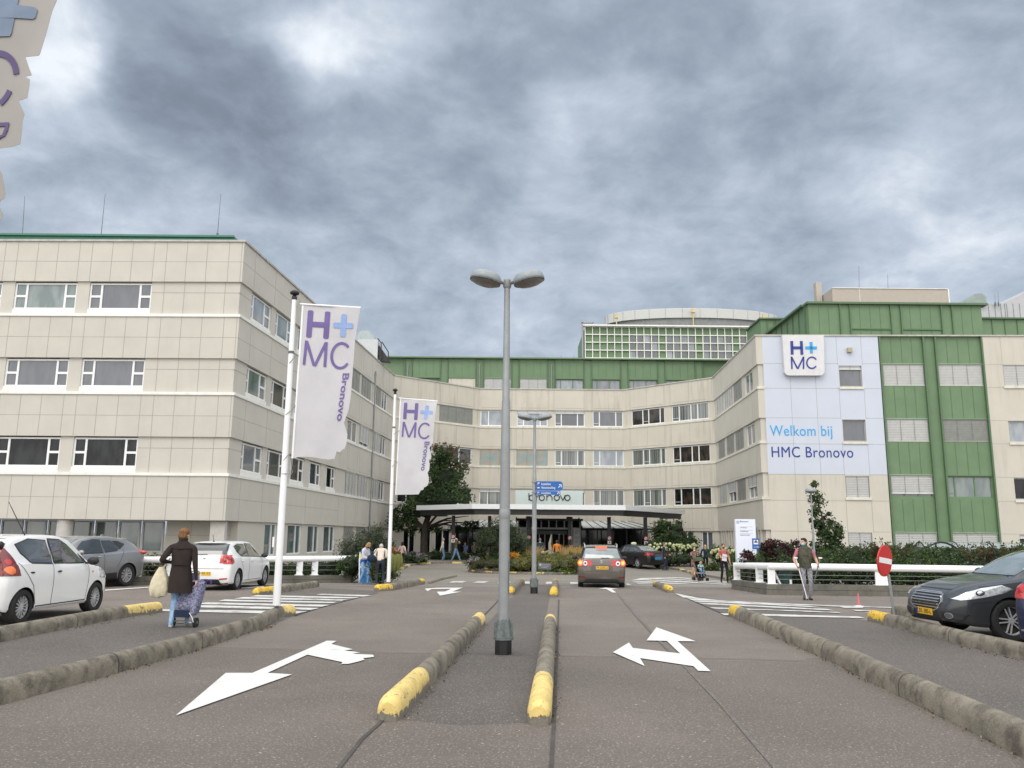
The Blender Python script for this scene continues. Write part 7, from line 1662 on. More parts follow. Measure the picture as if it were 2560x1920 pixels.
# tote bag
tb_=thing('tote_bag','cream canvas tote bag hanging from the left shoulder of the walking woman','bag',(wp.x+.04,wp.y+.0,0),HD_(3))
b=MB(); rows=[(.50,.02,.05),(.54,.14,.08),(.66,.175,.10),(.80,.145,.09),(.92,.10,.07),(1.03,.045,.04)]
vs=[];fs=[];n=20
for z,rx_,ry_ in rows:
    for i in range(n): t=2*math.pi*i/n; f=1+.06*math.sin(6*t+z*7); vs.append((-.22-.05*(1.03-z)+rx_*f*math.cos(t),.02+ry_*f*math.sin(t),z))
for r in range(len(rows)-1):
    for i in range(n): fs.append((r*n+i,r*n+(i+1)%n,(r+1)*n+(i+1)%n,(r+1)*n+i))
b.add(vs,fs+[tuple(range(n))]); b.build('bag_body',cloth('canvas',(.60,.55,.40),streak=.25),tb_,True)
b=MB(); b.tube([(-.20,.02,1.0),(-.13,.03,1.12),(-.10,.05,1.18)],.016,6); b.build('bag_strap',cloth('canvas2',(.55,.50,.37)),tb_)
# trolley
tr=G(462,1568); m_trol=M('trolley_fabric',(.10,.10,.20),.8,var=.2,scale=6,col2=(.27,.28,.38),mixr=(.46,.53))
for nd in m_trol.node_tree.nodes:
    if nd.bl_idname=='ShaderNodeTexNoise' and abs(nd.inputs['Scale'].default_value-10.2)<.01: nd.inputs['Scale'].default_value=34
st_=thing('shopping_trolley','blue speckled two-wheeled shopping trolley with an umbrella handle sticking out','shopping trolley',(tr.x,tr.y,0),HD_(-4))
def sh_(z): return (z-.25)*.10
def sk_(z): return (z-.25)*.26
b=MB(); lo=[];secs=[(.20,.17,.12),(.24,.205,.15),(.55,.215,.16),(.74,.20,.15),(.80,.13,.10)]
vs=[];fs=[];n=20
for z,w_,d_ in secs:
    for i in range(n):
        t=2*math.pi*i/n; cx_=math.copysign(abs(math.cos(t))**.55,math.cos(t)); sy_=math.copysign(abs(math.sin(t))**.55,math.sin(t)); vs.append((cx_*w_+sh_(z)+.0,sy_*d_+sk_(z),z))
for r in range(len(secs)-1):
    for i in range(n): fs.append((r*n+i,r*n+(i+1)%n,(r+1)*n+(i+1)%n,(r+1)*n+i))
b.add(vs,fs+[tuple(range(n)),tuple(range(4*n,5*n))]); b.build('trolley_bag',m_trol,st_,True)
b=MB(); b.box((.055,.13,.86),(.13,.05,.12)); b.build('bag_flap',m_trol,st_)
b=MB(); b.tube([(-.12,-.155,.20),(-.12,-.17,.34),(0,-.175,.36),(.12,-.17,.34),(.12,-.155,.20)],.01,6); b.tube([(-.20,-.13,.10),(-.17,-.14,.19),(-.12,-.15,.26)],.011,6); b.tube([(.20,-.13,.10),(.17,-.14,.19),(.12,-.15,.26)],.011,6); b.tube([(-.2,-.14,.12),(.2,-.14,.12)],.010,6); b.tube([(-.2,-.02,.06),(.2,-.02,.06)],.008,6)
b.tube([(-.06,.12,.78),(-.05,.17,.93),(.04,.185,.965),(.13,.18,.93),(.14,.15,.80)],.012,6); b.build('trolley_frame',m_chr,st_,True)
b=MB(); b.box((.03,-.02,.745),(.22,.02,.05)); b.build('bag_trim',m_navy,st_); b=MB(); b.box((0,-.15,.24),(.26,.05,.12)); b.build('frame_plate',m_navy,st_)
for s in(-1,1): b=MB(); b.cyl((s*.185,-.04,.085),(s*.23,-.04,.085),.085,n=18); w_=b.build('wheel',m_rub,st_,True); b=MB(); b.cyl((s*.18,-.04,.085),(s*.236,-.04,.085),.03,n=12); b.build('hub',m_galvd,w_)
um=thing('umbrella','purple umbrella with a hooked handle poking out of the shopping trolley','umbrella',(tr.x+.22,tr.y+.1,.7),0)
b=MB(); b.tube([(-.06,0,-.10),(.02,0,.02),(.07,.0,.075),(.11,0,.10),(.145,0,.085),(.15,0,.045),(.13,0,.02)],.013,8); b.build('hook_handle',M('umbrella_purple',(.07,.03,.22),.4),um,True)
b=MB(); b.tube([(-.2,0,-.32),(-.14,0,-.2),(-.06,0,-.10)],[.03,.035,.015],8); b.build('folded_canopy',m_navy,um)
# 2-3 couple
p=person('blonde woman in a white top and light blue jeans with a dark mask',G(907,1460),-25,1.66,lean=.14,bend=.10,lf=(.16,0,0),rf=(-.10,0,0),lh=(-.05,.34,1.02),rh=(.10,.34,1.02),mats=dict(torso=cloth('white_blue',(.60,.62,.72)),thigh=m_jeanl,foot=cloth('shoe_grey',(.16,.16,.22))),hair='bob',hcol=(.42,.26,.12),female=True,mask=cloth('maskred',(.05,.012,.018)),nod=.45,bulk=1.14)
b=MB(); rings=[(.82,.155,.125,0,-.02),(.92,.16,.13,0,-.0),(.98,.155,.125,0,.0)]; garment(p,'blue_shirt_hem',cloth('royal',(.03,.08,.32)),rings)
pc=person('white-haired person in a cream jacket bending forward, seen from behind',G(949,1463),97,1.66,lean=.20,bend=.28,lf=(.0,0,-.03),rf=(.02,0,.04),lh=(-.16,.34,1.05),rh=(.14,.36,1.05),mats=dict(torso=cloth('cream',(.68,.60,.52)),thigh=cloth('slacks',(.035,.045,.065)),foot=cloth('shoe_tan',(.35,.22,.18))),hair='short',hcol=(.62,.60,.56),bulk=1.2,nod=.5)
ch=thing('shoulder_bag','dark navy shoulder bag hanging at the side of the white-haired person','bag',tuple(G(925,1463)))
b=MB(); b.ball((.02,-.03,.98),(.17,.09,.15),14); b.build('bag_body',m_navy,ch,True); b=MB(); b.tube([(.06,-.05,1.08),(.16,-.06,1.24),(.25,.0,1.42)],.012,6); b.build('bag_strap',m_navy,ch)
# 4 orange shirt behind the pole
person('person in an orange shirt mostly hidden by the farther flagpole',G(979,1447),60,1.70,mats=dict(torso=cloth('orange',(.52,.16,.02)),thigh=m_navy),hcol=(.04,.03,.02),rh=(.3,.06,.95),lh=(-.22,.2,1.05))
# 5 black hair pink jacket
person('black-haired woman in a pale pink jacket walking past the purple bush',G(1004,1421),70,1.66,lf=(.12,0,0),rf=(-.14,.02,0),mats=dict(torso=cloth('palepink',(.62,.47,.42)),thigh=m_blkc,foot=m_blkc),hair='long',hcol=(.008,.008,.01),female=True,lh=(-.2,.16,1.05),rh=(.24,.10,1.0),bulk=1.08)
# 6,7 two men
person('elderly man in a cream jacket and blue jeans walking right, hands behind',G(1106,1406),15,1.74,lf=(.08,0,0),rf=(-.08,0,0),rh=(.20,-.20,.86),mats=dict(torso=cloth('offwhite',(.60,.56,.46)),thigh=m_jean,foot=cloth('brownshoe',(.10,.07,.05))),hair='short',hcol=(.45,.42,.38),bulk=1.12)
person('white-haired man in an olive jacket and white trainers striding right',G(1139,1408),-10,1.72,lf=(.33,.02,0),rf=(-.32,.03,0),rh=(.10,.20,1.50),lh=(-.14,.24,1.40),mats=dict(torso=cloth('olive',(.095,.10,.05)),thigh=m_jean,foot=m_shw),hair='short',hcol=(.65,.64,.60),bulk=1.18)
# bench and seated pair
bn_=G(1172,1402); bench=thing('park_bench','low bench under the canopy with two people sitting on it','bench',(bn_.x,bn_.y+.25,gz(bn_.y)+.1),0)
b=MB(); b.box((0,0,.42),(2.2,.4,.06)); b.build('seat',m_galvd,bench); b=MB(); b.box((-.9,0,.2),(.08,.35,.38)); b.build('leg',m_blk,bench); b=MB(); b.box((.9,0,.2),(.08,.35,.38)); b.build('leg',m_blk,bench)
for dx,cs,lab,hc_ in((-.30,(.20,.30,.55),'person in a light blue shirt sitting on the bench','short'),(.38,(.22,.20,.15),'person in a beige patterned jacket sitting right of the blue shirt on the bench','bob')):
    person(lab,Vector((bn_.x+dx,bn_.y+.12,gz(bn_.y)+.11)),-90,1.68,seat=.55,lf=(.42,0,0),rf=(.40,0,.02),lh=(-.08,.34,.62),rh=(.05,.24,1.02) if dx<0 else (.1,.34,.62),mats=dict(torso=cloth('c%d'%int(dx*100),cs),thigh=cloth('trk',(.30,.26,.20)),foot=m_shb),hair=hc_,hcol=(.10,.07,.05),mask=M('mask_pale',(.55,.62,.66),.8) if dx<0 else None,bulk=1.1)
# 10, 11 at the entrance
person('person in a dark teal jacket at the entrance, left of the driftwood',Vector((PY(1350,1380,57).x,57,gz(57))),90,1.78,mats=dict(torso=cloth('teal',(.02,.05,.07)),thigh=m_blkc),hcol=(.20,.17,.14),bulk=1.2)
person('man in an orange t-shirt with his back to the viewer in front of the doors',Vector((PY(1392,1380,56).x,56,gz(56))),90,1.70,mats=dict(torso=cloth('orange2',(.60,.19,.02)),farm=M('skin_tan',SKIN['tan'],.55,var=.06,scale=6),thigh=cloth('trk2',(.14,.12,.12))),hcol=(.05,.04,.03),skin='tan',bulk=1.16)
# 12 suit
person('man in a dark navy suit walking right beside the black taxi',G(1661,1426),-5,1.76,lf=(.12,0,0),rf=(-.12,.01,0),lh=(-.16,.30,.98),mats=dict(torso=m_navy,thigh=m_navy,foot=m_shb),hair='short',hcol=(.16,.13,.11),bulk=1.14)
# 13 woman with pushchair
m_dress=cloth('dress',(.30,.19,.16),col2=(.16,.08,.07),mixr=(.48,.54)); fw_=G(1737,1449)
p=person('long-haired woman in a pinkish patterned dress pushing a green pushchair towards the viewer',fw_,-80,1.62,lf=(.08,0,0),rf=(-.10,.02,0),lh=(-.14,.34,1.04),rh=(.14,.34,1.04),mats=dict(torso=m_dress,uarm=m_dress,farm=m_blkc,thigh=m_blkc,calf=M('skin_light',SKIN['light'],.55,var=.06,scale=6),foot=m_shb),hair='long',hcol=(.03,.015,.012),female=True,mask=None)
garment(p,'dress_skirt',m_dress,[(.60,.155,.13,0,0),(.8,.17,.14,0,0),(.95,.16,.125,0,0),(1.08,.135,.11,0,0)])
q=MB(); q.ball(p['hc']/p['k']+Vector((0,.05,-.105)),(.055,.05,.03),12); p['child'](q,'chin_mask',M('mask_white',(.75,.76,.76),.8))
sp=G(1752,1452.5); pu=thing('pushchair','green and black pushchair with a raised hood on the striped crossing','pushchair',tuple(sp),HD_(10))
b=MB()
for s in(-1,1):
    b.tube([(s*.20,-.30,.10),(s*.20,.0,.45),(s*.20,.30,.98),(s*.20,.36,1.04)],.014,6); b.tube([(s*.20,.32,.10),(s*.20,.05,.45),(s*.20,-.1,.62)],.014,6)
b.tube([(-.20,.36,1.04),(.20,.36,1.04)],.018,6); b.tube([(-.20,-.10,.62),(.20,-.10,.62)],.022,6); b.tube([(-.2,-.3,.10),(.2,-.3,.10)],.014,6); b.build('frame',M('bronze',(.16,.10,.07),.4,metal=.5),pu,True)
b=MB(); b.box((0,.02,.42),(.36,.30,.05)); b.box((0,.17,.66),(.36,.05,.50),rot=Matrix.Rotation(-.25,3,'X')); b.box((0,-.16,.26),(.32,.16,.04)); b.box((0,.0,.24),(.34,.35,.18)); b.build('seat',m_blkc,pu)
b=MB(); vs=[];fs=[]
for i in range(9):
    t=math.pi*i/8
    for j in range(5): a=D_(15+j*32); vs.append((-.22*math.cos(t),.16-.26*math.sin(a)*(.35+.65*math.sin(t)) if False else .20-.30*math.cos(a)*1.0*math.sin(t)**.5*.9,.86+.24*math.sin(a)*math.sin(t)**.5))
for i in range(8):
    for j in range(4): fs.append((i*5+j,i*5+j+1,(i+1)*5+j+1,(i+1)*5+j))
b.add(vs,fs); b.build('hood',cloth('hoodgreen',(.06,.085,.04)),pu,True)
for s in(-1,1):
    for y_ in(-.30,.32):
        for d in(-.035,.035): b=MB(); b.cyl((s*.20+d-.012,y_,.085),(s*.20+d+.012,y_,.085),.085,n=16); b.build('wheel',m_rub,pu,True)
person('small child in a turquoise top sitting in the pushchair',Vector((sp.x,sp.y-.05,sp.z+.10)),-80,.98,seat=.66,lf=(.40,.22,0),rf=(.38,.20,.02),lh=(-.14,.30,.86),rh=(.14,.30,.86),mats=dict(torso=cloth('turq',(.12,.45,.50),col2=(.5,.65,.68),mixr=(.5,.52)),thigh=m_jean,foot=cloth('kshoe',(.2,.25,.25))),hair='short',hcol=(.09,.04,.02),bulk=1.1,headk=1.55,group=None)
# 14 blonde back
person('blonde woman in a navy jacket walking away behind the pushchair',G(1765,1429),85,1.66,lf=(.10,0,0),rf=(-.10,.02,0),mats=dict(torso=m_navy,thigh=m_blkc,foot=m_shb),hair='bob',hcol=(.50,.38,.18),female=True,bulk=1.25,lh=(-.30,.12,.92),rh=(.26,.0,.92))
# 15 pink shirt
m_ps=cloth('pinkshirt',(.42,.13,.12)); sl_=M('skin_light',SKIN['light'],.55,var=.06,scale=6)
p15=G(1811,1457.5)
person('bearded man in a salmon pink shirt walking forward with papers in his hand',p15,-88,1.76,lf=(.16,0,0),rf=(-.12,.02,0),rh=(.04,.27,1.12),lh=(-.27,.06,.86),mats=dict(torso=m_ps,farm=sl_,thigh=m_blkc,foot=m_shb),hair='short',hcol=(.07,.04,.025),bulk=1.08,mask=M('beard',(.09,.05,.03),.9,var=.3,scale=30))
pp=thing('paper_sheets','white sheets of paper with a yellow corner held by the man in the pink shirt','papers',(p15.x-.04,p15.y-.36,p15.z+1.12))
b=MB(); b.box((0,0,0),(.21,.006,.29),rot=Matrix.Rotation(.15,3,'Y')); b.build('sheet',M('paper_white',(.70,.72,.80),.8),pp); b=MB(); b.box((.06,-.006,.05),(.07,.004,.12),rot=Matrix.Rotation(.15,3,'Y')); b.build('yellow_note',M('note_yellow',(.75,.66,.25),.8),pp)
b=MB(); [b.box((-.03,-.006,.06-.04*i),(.1,.003,.008),rot=Matrix.Rotation(.15,3,'Y')) for i in range(4)]; b.build('printed_lines',m_galvd,pp)
# 17 man on crutches
m_vest=cloth('vest',(.085,.085,.06),col2=(.045,.045,.035),mixr=(.45,.6)); cf=G(2018,1500)
m_gj=cloth('greyjean',(.17,.17,.19),col2=(.30,.30,.33),mixr=(.45,.58))
p=person('man in an olive quilted vest and grey jeans leaning on forearm crutches',cf,-95,1.80,lf=(.02,0,.02),rf=(.0,0,-.02),rh=(.27,.12,.96),lh=(-.32,.10,.98),mats=dict(torso=m_vest,uarm=cloth('pinkt',(.50,.19,.24)),farm=sl_,thigh=m_gj,foot=m_shb),hair='tuft',hcol=(.02,.014,.012),bulk=1.10,headyaw=-.95,mask=M('mask_blue',(.30,.52,.62),.8),group=None)
garment(p,'quilted_vest',m_vest,[(.88,.168,.128,0,0),(.93,.172,.132,0,0),(.96,.165,.125,0,0),(1.0,.172,.132,0,0),(1.04,.164,.124,0,0),(1.09,.174,.132,0,0),(1.13,.168,.126,0,0),(1.18,.180,.134,0,0),(1.22,.174,.128,0,0),(1.27,.186,.134,0,0),(1.31,.180,.126,0,0),(1.36,.185,.124,0,0),(1.43,.15,.10,0,0),(1.49,.09,.08,0,0),(1.53,.07,.07,0,0)])
W17=Matrix.Translation(cf)@Matrix.Rotation(math.radians(-95-90),4,'Z')
for s,hh_,ft_ in((1,p['hands'][1],Vector((.04,.20,0))),(-1,p['hands'][0],Vector((-.10,-.16,0)))):
    cr=thing('forearm_crutch','white forearm crutch held in the right hand, planted by his shoe' if s>0 else 'dark forearm crutch half hidden behind his left hip','crutch',tuple(cf))
    gh=W17@hh_; gb_=W17@ft_; gb_.z=cf.z; ax_=(gh-gb_).normalized(); b=MB()
    b.cyl(gb_+ax_*.03,gh-ax_*.05,.011,.014,n=8); b.cyl(gh-ax_*.05,gh+ax_*.26,.013,n=8); build_in(b,'shaft',m_wmet if s>0 else m_galv,cr,True)
    b=MB(); fwd=(W17.to_3x3()@Vector((0,1,0))); b.cyl(gh-fwd*.06,gh+fwd*.09,.018,n=8); build_in(b,'grip',M('grip_grey',(.12,.13,.14),.6),cr,True)
    b=MB(); b.lathe([(.05,-.02),(.055,0),(.05,.02)],14,gh+ax_*.27+fwd*.0,caps=False); build_in(b,'arm_cuff',m_wmet,cr,True); b=MB(); b.cyl(gb_,gb_+ax_*.05,.02,n=8); build_in(b,'rubber_tip',m_rub,cr)
# ---------------------------------------------------------------- plants
def lm(name,c,v=.35): return M('leaf_'+name,c,.6,var=v,scale=1.8,leaf=True,spec=.3)
LG={'dark':[lm('dk1',(.026,.050,.018)),lm('dk2',(.044,.078,.028)),lm('dk3',(.072,.115,.040))],
 'mid':[lm('md1',(.035,.066,.018)),lm('md2',(.060,.105,.030)),lm('md3',(.095,.145,.040))],
 'grey':[lm('gr1',(.045,.060,.034)),lm('gr2',(.075,.092,.052)),lm('gr3',(.12,.135,.085))],
 'yellow':[lm('yl1',(.10,.11,.025)),lm('yl2',(.20,.19,.035)),lm('yl3',(.33,.27,.05))],
 'burg':[lm('bg1',(.028,.012,.014)),lm('bg2',(.060,.020,.026)),lm('bg3',(.095,.035,.036))],
 'var':[lm('vr1',(.06,.09,.03)),lm('vr2',(.16,.18,.08)),lm('vr3',(.34,.35,.20))],
 'brown':[lm('br1',(.07,.055,.025)),lm('br2',(.12,.10,.04)),lm('br3',(.09,.11,.04))],
 'purple':[lm('pp1',(.20,.16,.21)),lm('pp2',(.30,.25,.31)),lm('pp3',(.40,.35,.40))],
 'red':[lm('rd1',(.10,.045,.02)),lm('rd2',(.16,.06,.03)),lm('rd3',(.07,.06,.02))],
 'green_light':[lm('gl1',(.05,.10,.03)),lm('gl2',(.09,.16,.045)),lm('gl3',(.14,.22,.07))]}
m_bark=M('bark',(.055,.045,.035),.9,var=.3,scale=6,bump=.6); m_barkp=M('bark_pale',(.28,.23,.16),.9,var=.3,scale=6,bump=.6)
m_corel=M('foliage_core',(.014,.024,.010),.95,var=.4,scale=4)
def leaf_obj(name,pts,size,mats,parent,mi=None,asp=.55,up=0.,smooth=False):
    pts=np.asarray(pts); n=len(pts); d=rng.normal(size=(n,3)); d[:,2]+=up; d/=np.linalg.norm(d,axis=1)[:,None]; q=rng.normal(size=(n,3)); q-=d*(q*d).sum(1)[:,None]; q/=np.linalg.norm(q,axis=1)[:,None]
    nn=np.cross(d,q); s=size*rng.uniform(.6,1.35,n)[:,None]; 
    v=np.stack([pts-d*s*.5,pts+q*s*asp*.5-nn*s*.06,pts+d*s*.5+nn*s*.12,pts-q*s*asp*.5-nn*s*.06],1).reshape(-1,3)
    me=bpy.data.meshes.new(name); me.vertices.add(4*n); me.vertices.foreach_set('co',v.astype(np.float32).ravel()); me.loops.add(4*n); me.loops.foreach_set('vertex_index',np.arange(4*n,dtype=np.int32)); me.polygons.add(n); me.polygons.foreach_set('loop_start',np.arange(0,4*n,4,dtype=np.int32))
    for m in mats: me.materials.append(m)
    me.polygons.foreach_set('material_index',(mi if mi is not None else rng.integers(0,len(mats),n)).astype(np.int32)); me.update(calc_edges=True); me.validate()
    o=bpy.data.objects.new(name,me); C.objects.link(o); o.parent=parent
    if parent is not None: o.matrix_basis=parent_inv(parent)
    return o
def cloud(ells,n,clump=.16,shell=.75,K=None):
    """points clustered in sprays through a set of ellipsoids"""
    vol=np.array([e[3]*e[4]*e[5] for e in ells])**.8; pr=vol/vol.sum(); K=K or max(12,int(n/55)); idx=rng.choice(len(ells),K,p=pr); cs=[]
    for i in idx:
        e=ells[i]; d=rng.normal(size=3); d/=np.linalg.norm(d); r=rng.uniform(0,1)**(1/3) if rng.uniform()>shell else rng.uniform(.72,1.04); cs.append(np.array(e[:3])+d*r*np.array(e[3:]))
    cs=np.array(cs); sc=np.mean([np.mean(e[3:]) for e in ells]); k=rng.integers(0,K,n); sp=clump*sc*rng.uniform(.6,1.5,K)
    pts=cs[k]+rng.normal(size=(n,3))*sp[k][:,None]; tone=rng.integers(0,3,K)[k]; tone=np.where(rng.uniform(size=n)<.35,rng.integers(0,3,n),tone); return pts,tone
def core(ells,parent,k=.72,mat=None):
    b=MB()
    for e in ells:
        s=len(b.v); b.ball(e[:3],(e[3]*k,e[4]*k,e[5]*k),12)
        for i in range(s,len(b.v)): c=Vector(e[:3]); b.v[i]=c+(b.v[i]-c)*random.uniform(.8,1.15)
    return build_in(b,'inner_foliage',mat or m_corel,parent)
def bush(name,label,ells,n,size,pal,cat='shrub',group=None,gzb_=None,corek=.72,extra=None,clump=.16,shell=.8,stems=True,asp=.55):
    e0=ells[0]; g_=gz(e0[1]) if gzb_ is None else gzb_; r=thing(name,label,cat,(e0[0],e0[1],g_),0,group)
    pts,t=cloud(ells,n,clump,shell); pts=pts[pts[:,2]>g_+.02]; leaf_obj('foliage',pts,size,LG[pal],r,t[:len(pts)] if len(t)==len(pts) else None,asp)
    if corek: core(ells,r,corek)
    if stems:
        b=MB()
        for k in range(5): e=ells[k%len(ells)]; b.tube([(e0[0]+random.uniform(-.1,.1),e0[1],g_-.05),(e[0]+random.uniform(-.3,.3)*e[3],e[1],e[2]),(e[0]+random.uniform(-.7,.7)*e[3],e[1]+random.uniform(-.3,.3)*e[4],e[2]+e[5]*.7)],[.03,.02,.008],5)
        build_in(b,'stem',m_bark,r)
    return r
def EL(px,py,Y,rx_,rz_,ry_=None):   # ellipsoid from photo pixels (centre, half sizes in px) at depth Y
    p=PY(px,py,Y); s=Y/CF; return (p.x,p.y,p.z,rx_*s,(ry_ if ry_ else rx_*s),rz_*s)
HG='shrubs in the planting behind the right guard rail'
defs=[(1868,1428,31.0,34,26,'mid','low bright green shrub at the left end of the right guard rail'),(1905,1418,30.4,42,34,'mid','green shrub behind the first rail posts, below the totem'),(1985,1424,28.4,48,40,'dark','dark green shrub beside the waste bin'),(2065,1418,27.8,52,42,'mid','leafy green shrub directly behind the man on crutches'),
 (2140,1420,27.6,52,42,'dark','dense shrub left of the no-entry sign'),(2215,1422,27.6,50,40,'mid','shrub directly behind the no-entry sign'),(2290,1424,27.8,52,40,'mid','mid-green shrub right of the no-entry sign, below the black shelter frame'),(2370,1428,27.6,52,40,'dark','shrub behind the bonnet of the grey saloon'),(2450,1428,27.9,52,36,'grey','grey-green shrub above the windscreen of the grey saloon'),(2535,1428,27.8,52,34,'dark','rightmost dark shrub at the picture edge')]
for px,py,Y,rx_,rz_,pal,lab in defs:
    Y+=1.3
    bush('shrub',lab,[EL(px,py,Y,rx_,rz_,.65),EL(px-rx_*.4,py+12,Y-.15,rx_*.6,rz_*.8,.6),EL(px+rx_*.45,py+8,Y-.2,rx_*.6,rz_*.85,.6)],3600,.085,pal,group=HG)
bush('burgundy_shrub','dark burgundy-leaved shrub behind the start of the right guard rail',[EL(1945,1378,31.5,38,26,.6),EL(1925,1366,31.6,18,14,.3),EL(1975,1370,31.5,18,18,.3)],2600,.09,'burg',corek=.5)
bush('burgundy_shrub','small burgundy sprig in front of the white totem',[EL(1870,1392,30.5,16,14,.3)],500,.09,'burg',corek=0)
bush('burgundy_shrub','thin burgundy twigs beside the slim tree',[EL(1995,1372,30,12,18,.3)],350,.08,'burg',corek=0,clump=.2)
def spiky(label,px,py,Y,w_,h_,n,pal,hh=12):
    r=thing('buddleia_bush',label,'shrub',tuple(PY(px,py,Y)),0); base=PY(px,py,Y); s=Y/CF; pts=[]; b=MB()
    for k in range(n):
        a=random.uniform(-1,1); tip=Vector((base.x+a*w_*s,base.y+random.uniform(-.4,.4),base.z+h_*s*random.uniform(.55,1.)*(1-.35*abs(a)))); st0=Vector((base.x+a*w_*s*.45,base.y,base.z-.2)); mid=st0.lerp(tip,.6)+Vector((0,0,.08)); b.tube([st0,mid,tip,tip+Vector((a*.12+random.uniform(-.05,.05),0,-.06))],[.012,.008,.005,.003],4)
        for q in np.linspace(.2,1,hh): p=(st0.lerp(mid,min(1,q*1.6)) if q<.62 else mid.lerp(tip,(q-.62)/.38)); [pts.append(tuple(p+Vector((random.gauss(0,.05),random.gauss(0,.05),random.gauss(0,.03))))) for _ in range(3)]
    leaf_obj('foliage',pts,.11,LG[pal],r,None,.3,up=-.3); build_in(b,'stem',m_bark,r)
spiky('spiky buddleia with reddish tips beneath the window left of the green cladding',2215,1398,29,55,52,26,'brown'); spiky('arching dark buddleia rising in front of the bicycle shelter',2475,1408,29,75,55,34,'brown'); spiky('small upright buddleia left of the big one, below the white window blinds',2130,1395,29,28,30,12,'grey')
# slim tree
ts=thing('slim_tree','slim young tree with a leaning dark crown in front of the welcome wall','tree',(PY(2062,1400,37).x,37,gz(37)))
ell_=[EL(2040,1252,37,15,30,.4),EL(2052,1290,37,24,28,.5),EL(2070,1325,37,36,26,.6),EL(2058,1356,37,34,26,.6),EL(2036,1218,37,7,12,.2),EL(2092,1352,37,18,22,.4)]
pts,t=cloud(ell_,3600,.17,.7,90); leaf_obj('crown',pts,.13,LG['dark'],ts,t)
b=MB(); a=PY(2062,1440,37); b.tube([Vector((a.x,37,gz(37)-.05)),PY(2064,1370,37),PY(2060,1310,37),PY(2044,1250,37),PY(2037,1212,37)],[.07,.06,.045,.025,.008],7)
for px,py in((2025,1330),(2098,1330),(2020,1285),(2085,1300),(2030,1365),(2100,1368)): b.tube([PY(2062,py+15,37),PY(px,py,37)],[.025,.006],5)
build_in(b,'trunk',m_bark,ts)
# left side
bush('hedge','clipped green hedge behind the left guard rail, right of the parked white hatchback',[EL(x,1430,33.6,34,24,.5) for x in(655,700,745)],5200,.075,'mid',cat='hedge',corek=.8,group=None)
bush('hedge','darker hedge piece between the last posts of the left rail',[EL(x,1426,34.4,30,28,.5) for x in(795,835,868)],3400,.08,'dark',cat='hedge',corek=.8)
bush('variegated_shrub','shrub with cream-edged leaves between the grey crossover and the walking woman',[EL(375,1418,31.0,30,26,.5),EL(425,1420,31.2,28,24,.5)],2600,.10,'var',corek=.6)
bush('hedge','low green hedge behind the left rail, mostly hidden by the white hatchback',[EL(x,1428,32.8,36,22,.5) for x in(480,540,600)],2600,.08,'mid',cat='hedge',corek=.8)
bush('willow_shrub','tall feathery grey-green shrub behind the couple, under the wing windows',[EL(905,1368,35,42,36,.9),EL(945,1350,35.5,30,34,.7),EL(870,1385,34.6,26,32,.6),EL(960,1385,35,24,34,.6)],5200,.11,'grey',clump=.2,shell=.6,corek=.55,asp=.35)
bush('shrub','dark shrub below the feathery one, left of the couple',[EL(875,1412,34,32,30,.7),EL(925,1420,34,28,28,.6)],2600,.09,'dark')
pl_=bush('autumn_planting','red and yellow tinged planting right of the farther flagpole base',[EL(948,1428,32.3,22,24,.4),EL(980,1420,32.3,22,30,.4)],2600,.085,'mid',corek=.6)
e_=EL(988,1395,32.0,14,20,.2); pts,t=cloud([e_,EL(940,1420,31.9,22,18,.2)],420,.2,.6,24); leaf_obj('red_leaves',pts,.08,LG['red'],pl_,t)
def tuft(name,label,px,py,Y,h_,w_,n,mat,droop=.5,cat='ornamental grass',parent=None,group=None):
    base=PY(px,py,Y); s=Y/CF; r=parent or thing(name,label,cat,tuple(base),0,group); b=MB()
    for k in range(n):
        a=random.gauss(0,.5)*w_*s; yy=random.gauss(0,.12); H_=h_*s*random.uniform(.65,1.1); dx=a*.5+random.gauss(0,.05); wd=.012
        p0=base+Vector((a*.5,yy,-.02)); p1=p0+Vector((dx*.4,0,H_*.6)); p2=p0+Vector((dx*(1+droop),yy*.5,H_*(1-.3*droop*abs(dx)/(w_*s+1e-6)))); 
        b.add([p0-Vector((wd,0,0)),p0+Vector((wd,0,0)),p1+Vector((wd,0,0)),p1-Vector((wd,0,0)),p2],[(0,1,2,3),(3,2,4)])
    build_in(b,'grass_blades',mat,r); return r
m_gold=lm('straw',(.42,.29,.12)); m_lime=lm('lime',(.24,.26,.08))
GG='golden grass tufts in the round bed'
r=thing('drooping_grass','pale lime drooping grass clump spilling beside the farther flagpole','ornamental grass',tuple(PY(990,1445,31.6)))
b=MB(); base=PY(986,1398,31.6)
for k in range(90):
    a=random.uniform(-.15,.28); p0=base+Vector((a*.4,random.gauss(0,.05),random.uniform(-.02,.12))); p1=p0+Vector((a*.6,-.05,.08)); p2=p0+Vector((a*.9,-.08,-random.uniform(.25,.7))); wd=.012
    b.add([p0-Vector((wd,0,0)),p0+Vector((wd,0,0)),p1+Vector((wd,0,0)),p1-Vector((wd,0,0)),p2],[(0,1,2,3),(3,2,4)])
build_in(b,'grass_blades',m_lime,r)
bp=thing('purple_aster_bush','rounded bush covered in greyish purple flowers beside the curved kerb','flowering shrub',tuple(G(1030,1408)),0)
es=[EL(1024,1393,56,30,13,1.0),EL(1050,1396,56,22,11,.9),EL(1003,1393,56.3,18,12,.7)]
pts,t=cloud(es,2200,.14,.8); leaf_obj('foliage',pts,.12,LG['dark'],bp,t); core(es,bp,.8); up_=[(e[0],e[1]-.1,e[2]+e[5]*.35,e[3]*.95,e[4]*.9,e[5]*.75) for e in es]; pts,t=cloud(up_,2600,.10,1.); leaf_obj('flowers',pts,.07,LG['purple'],bp,t)
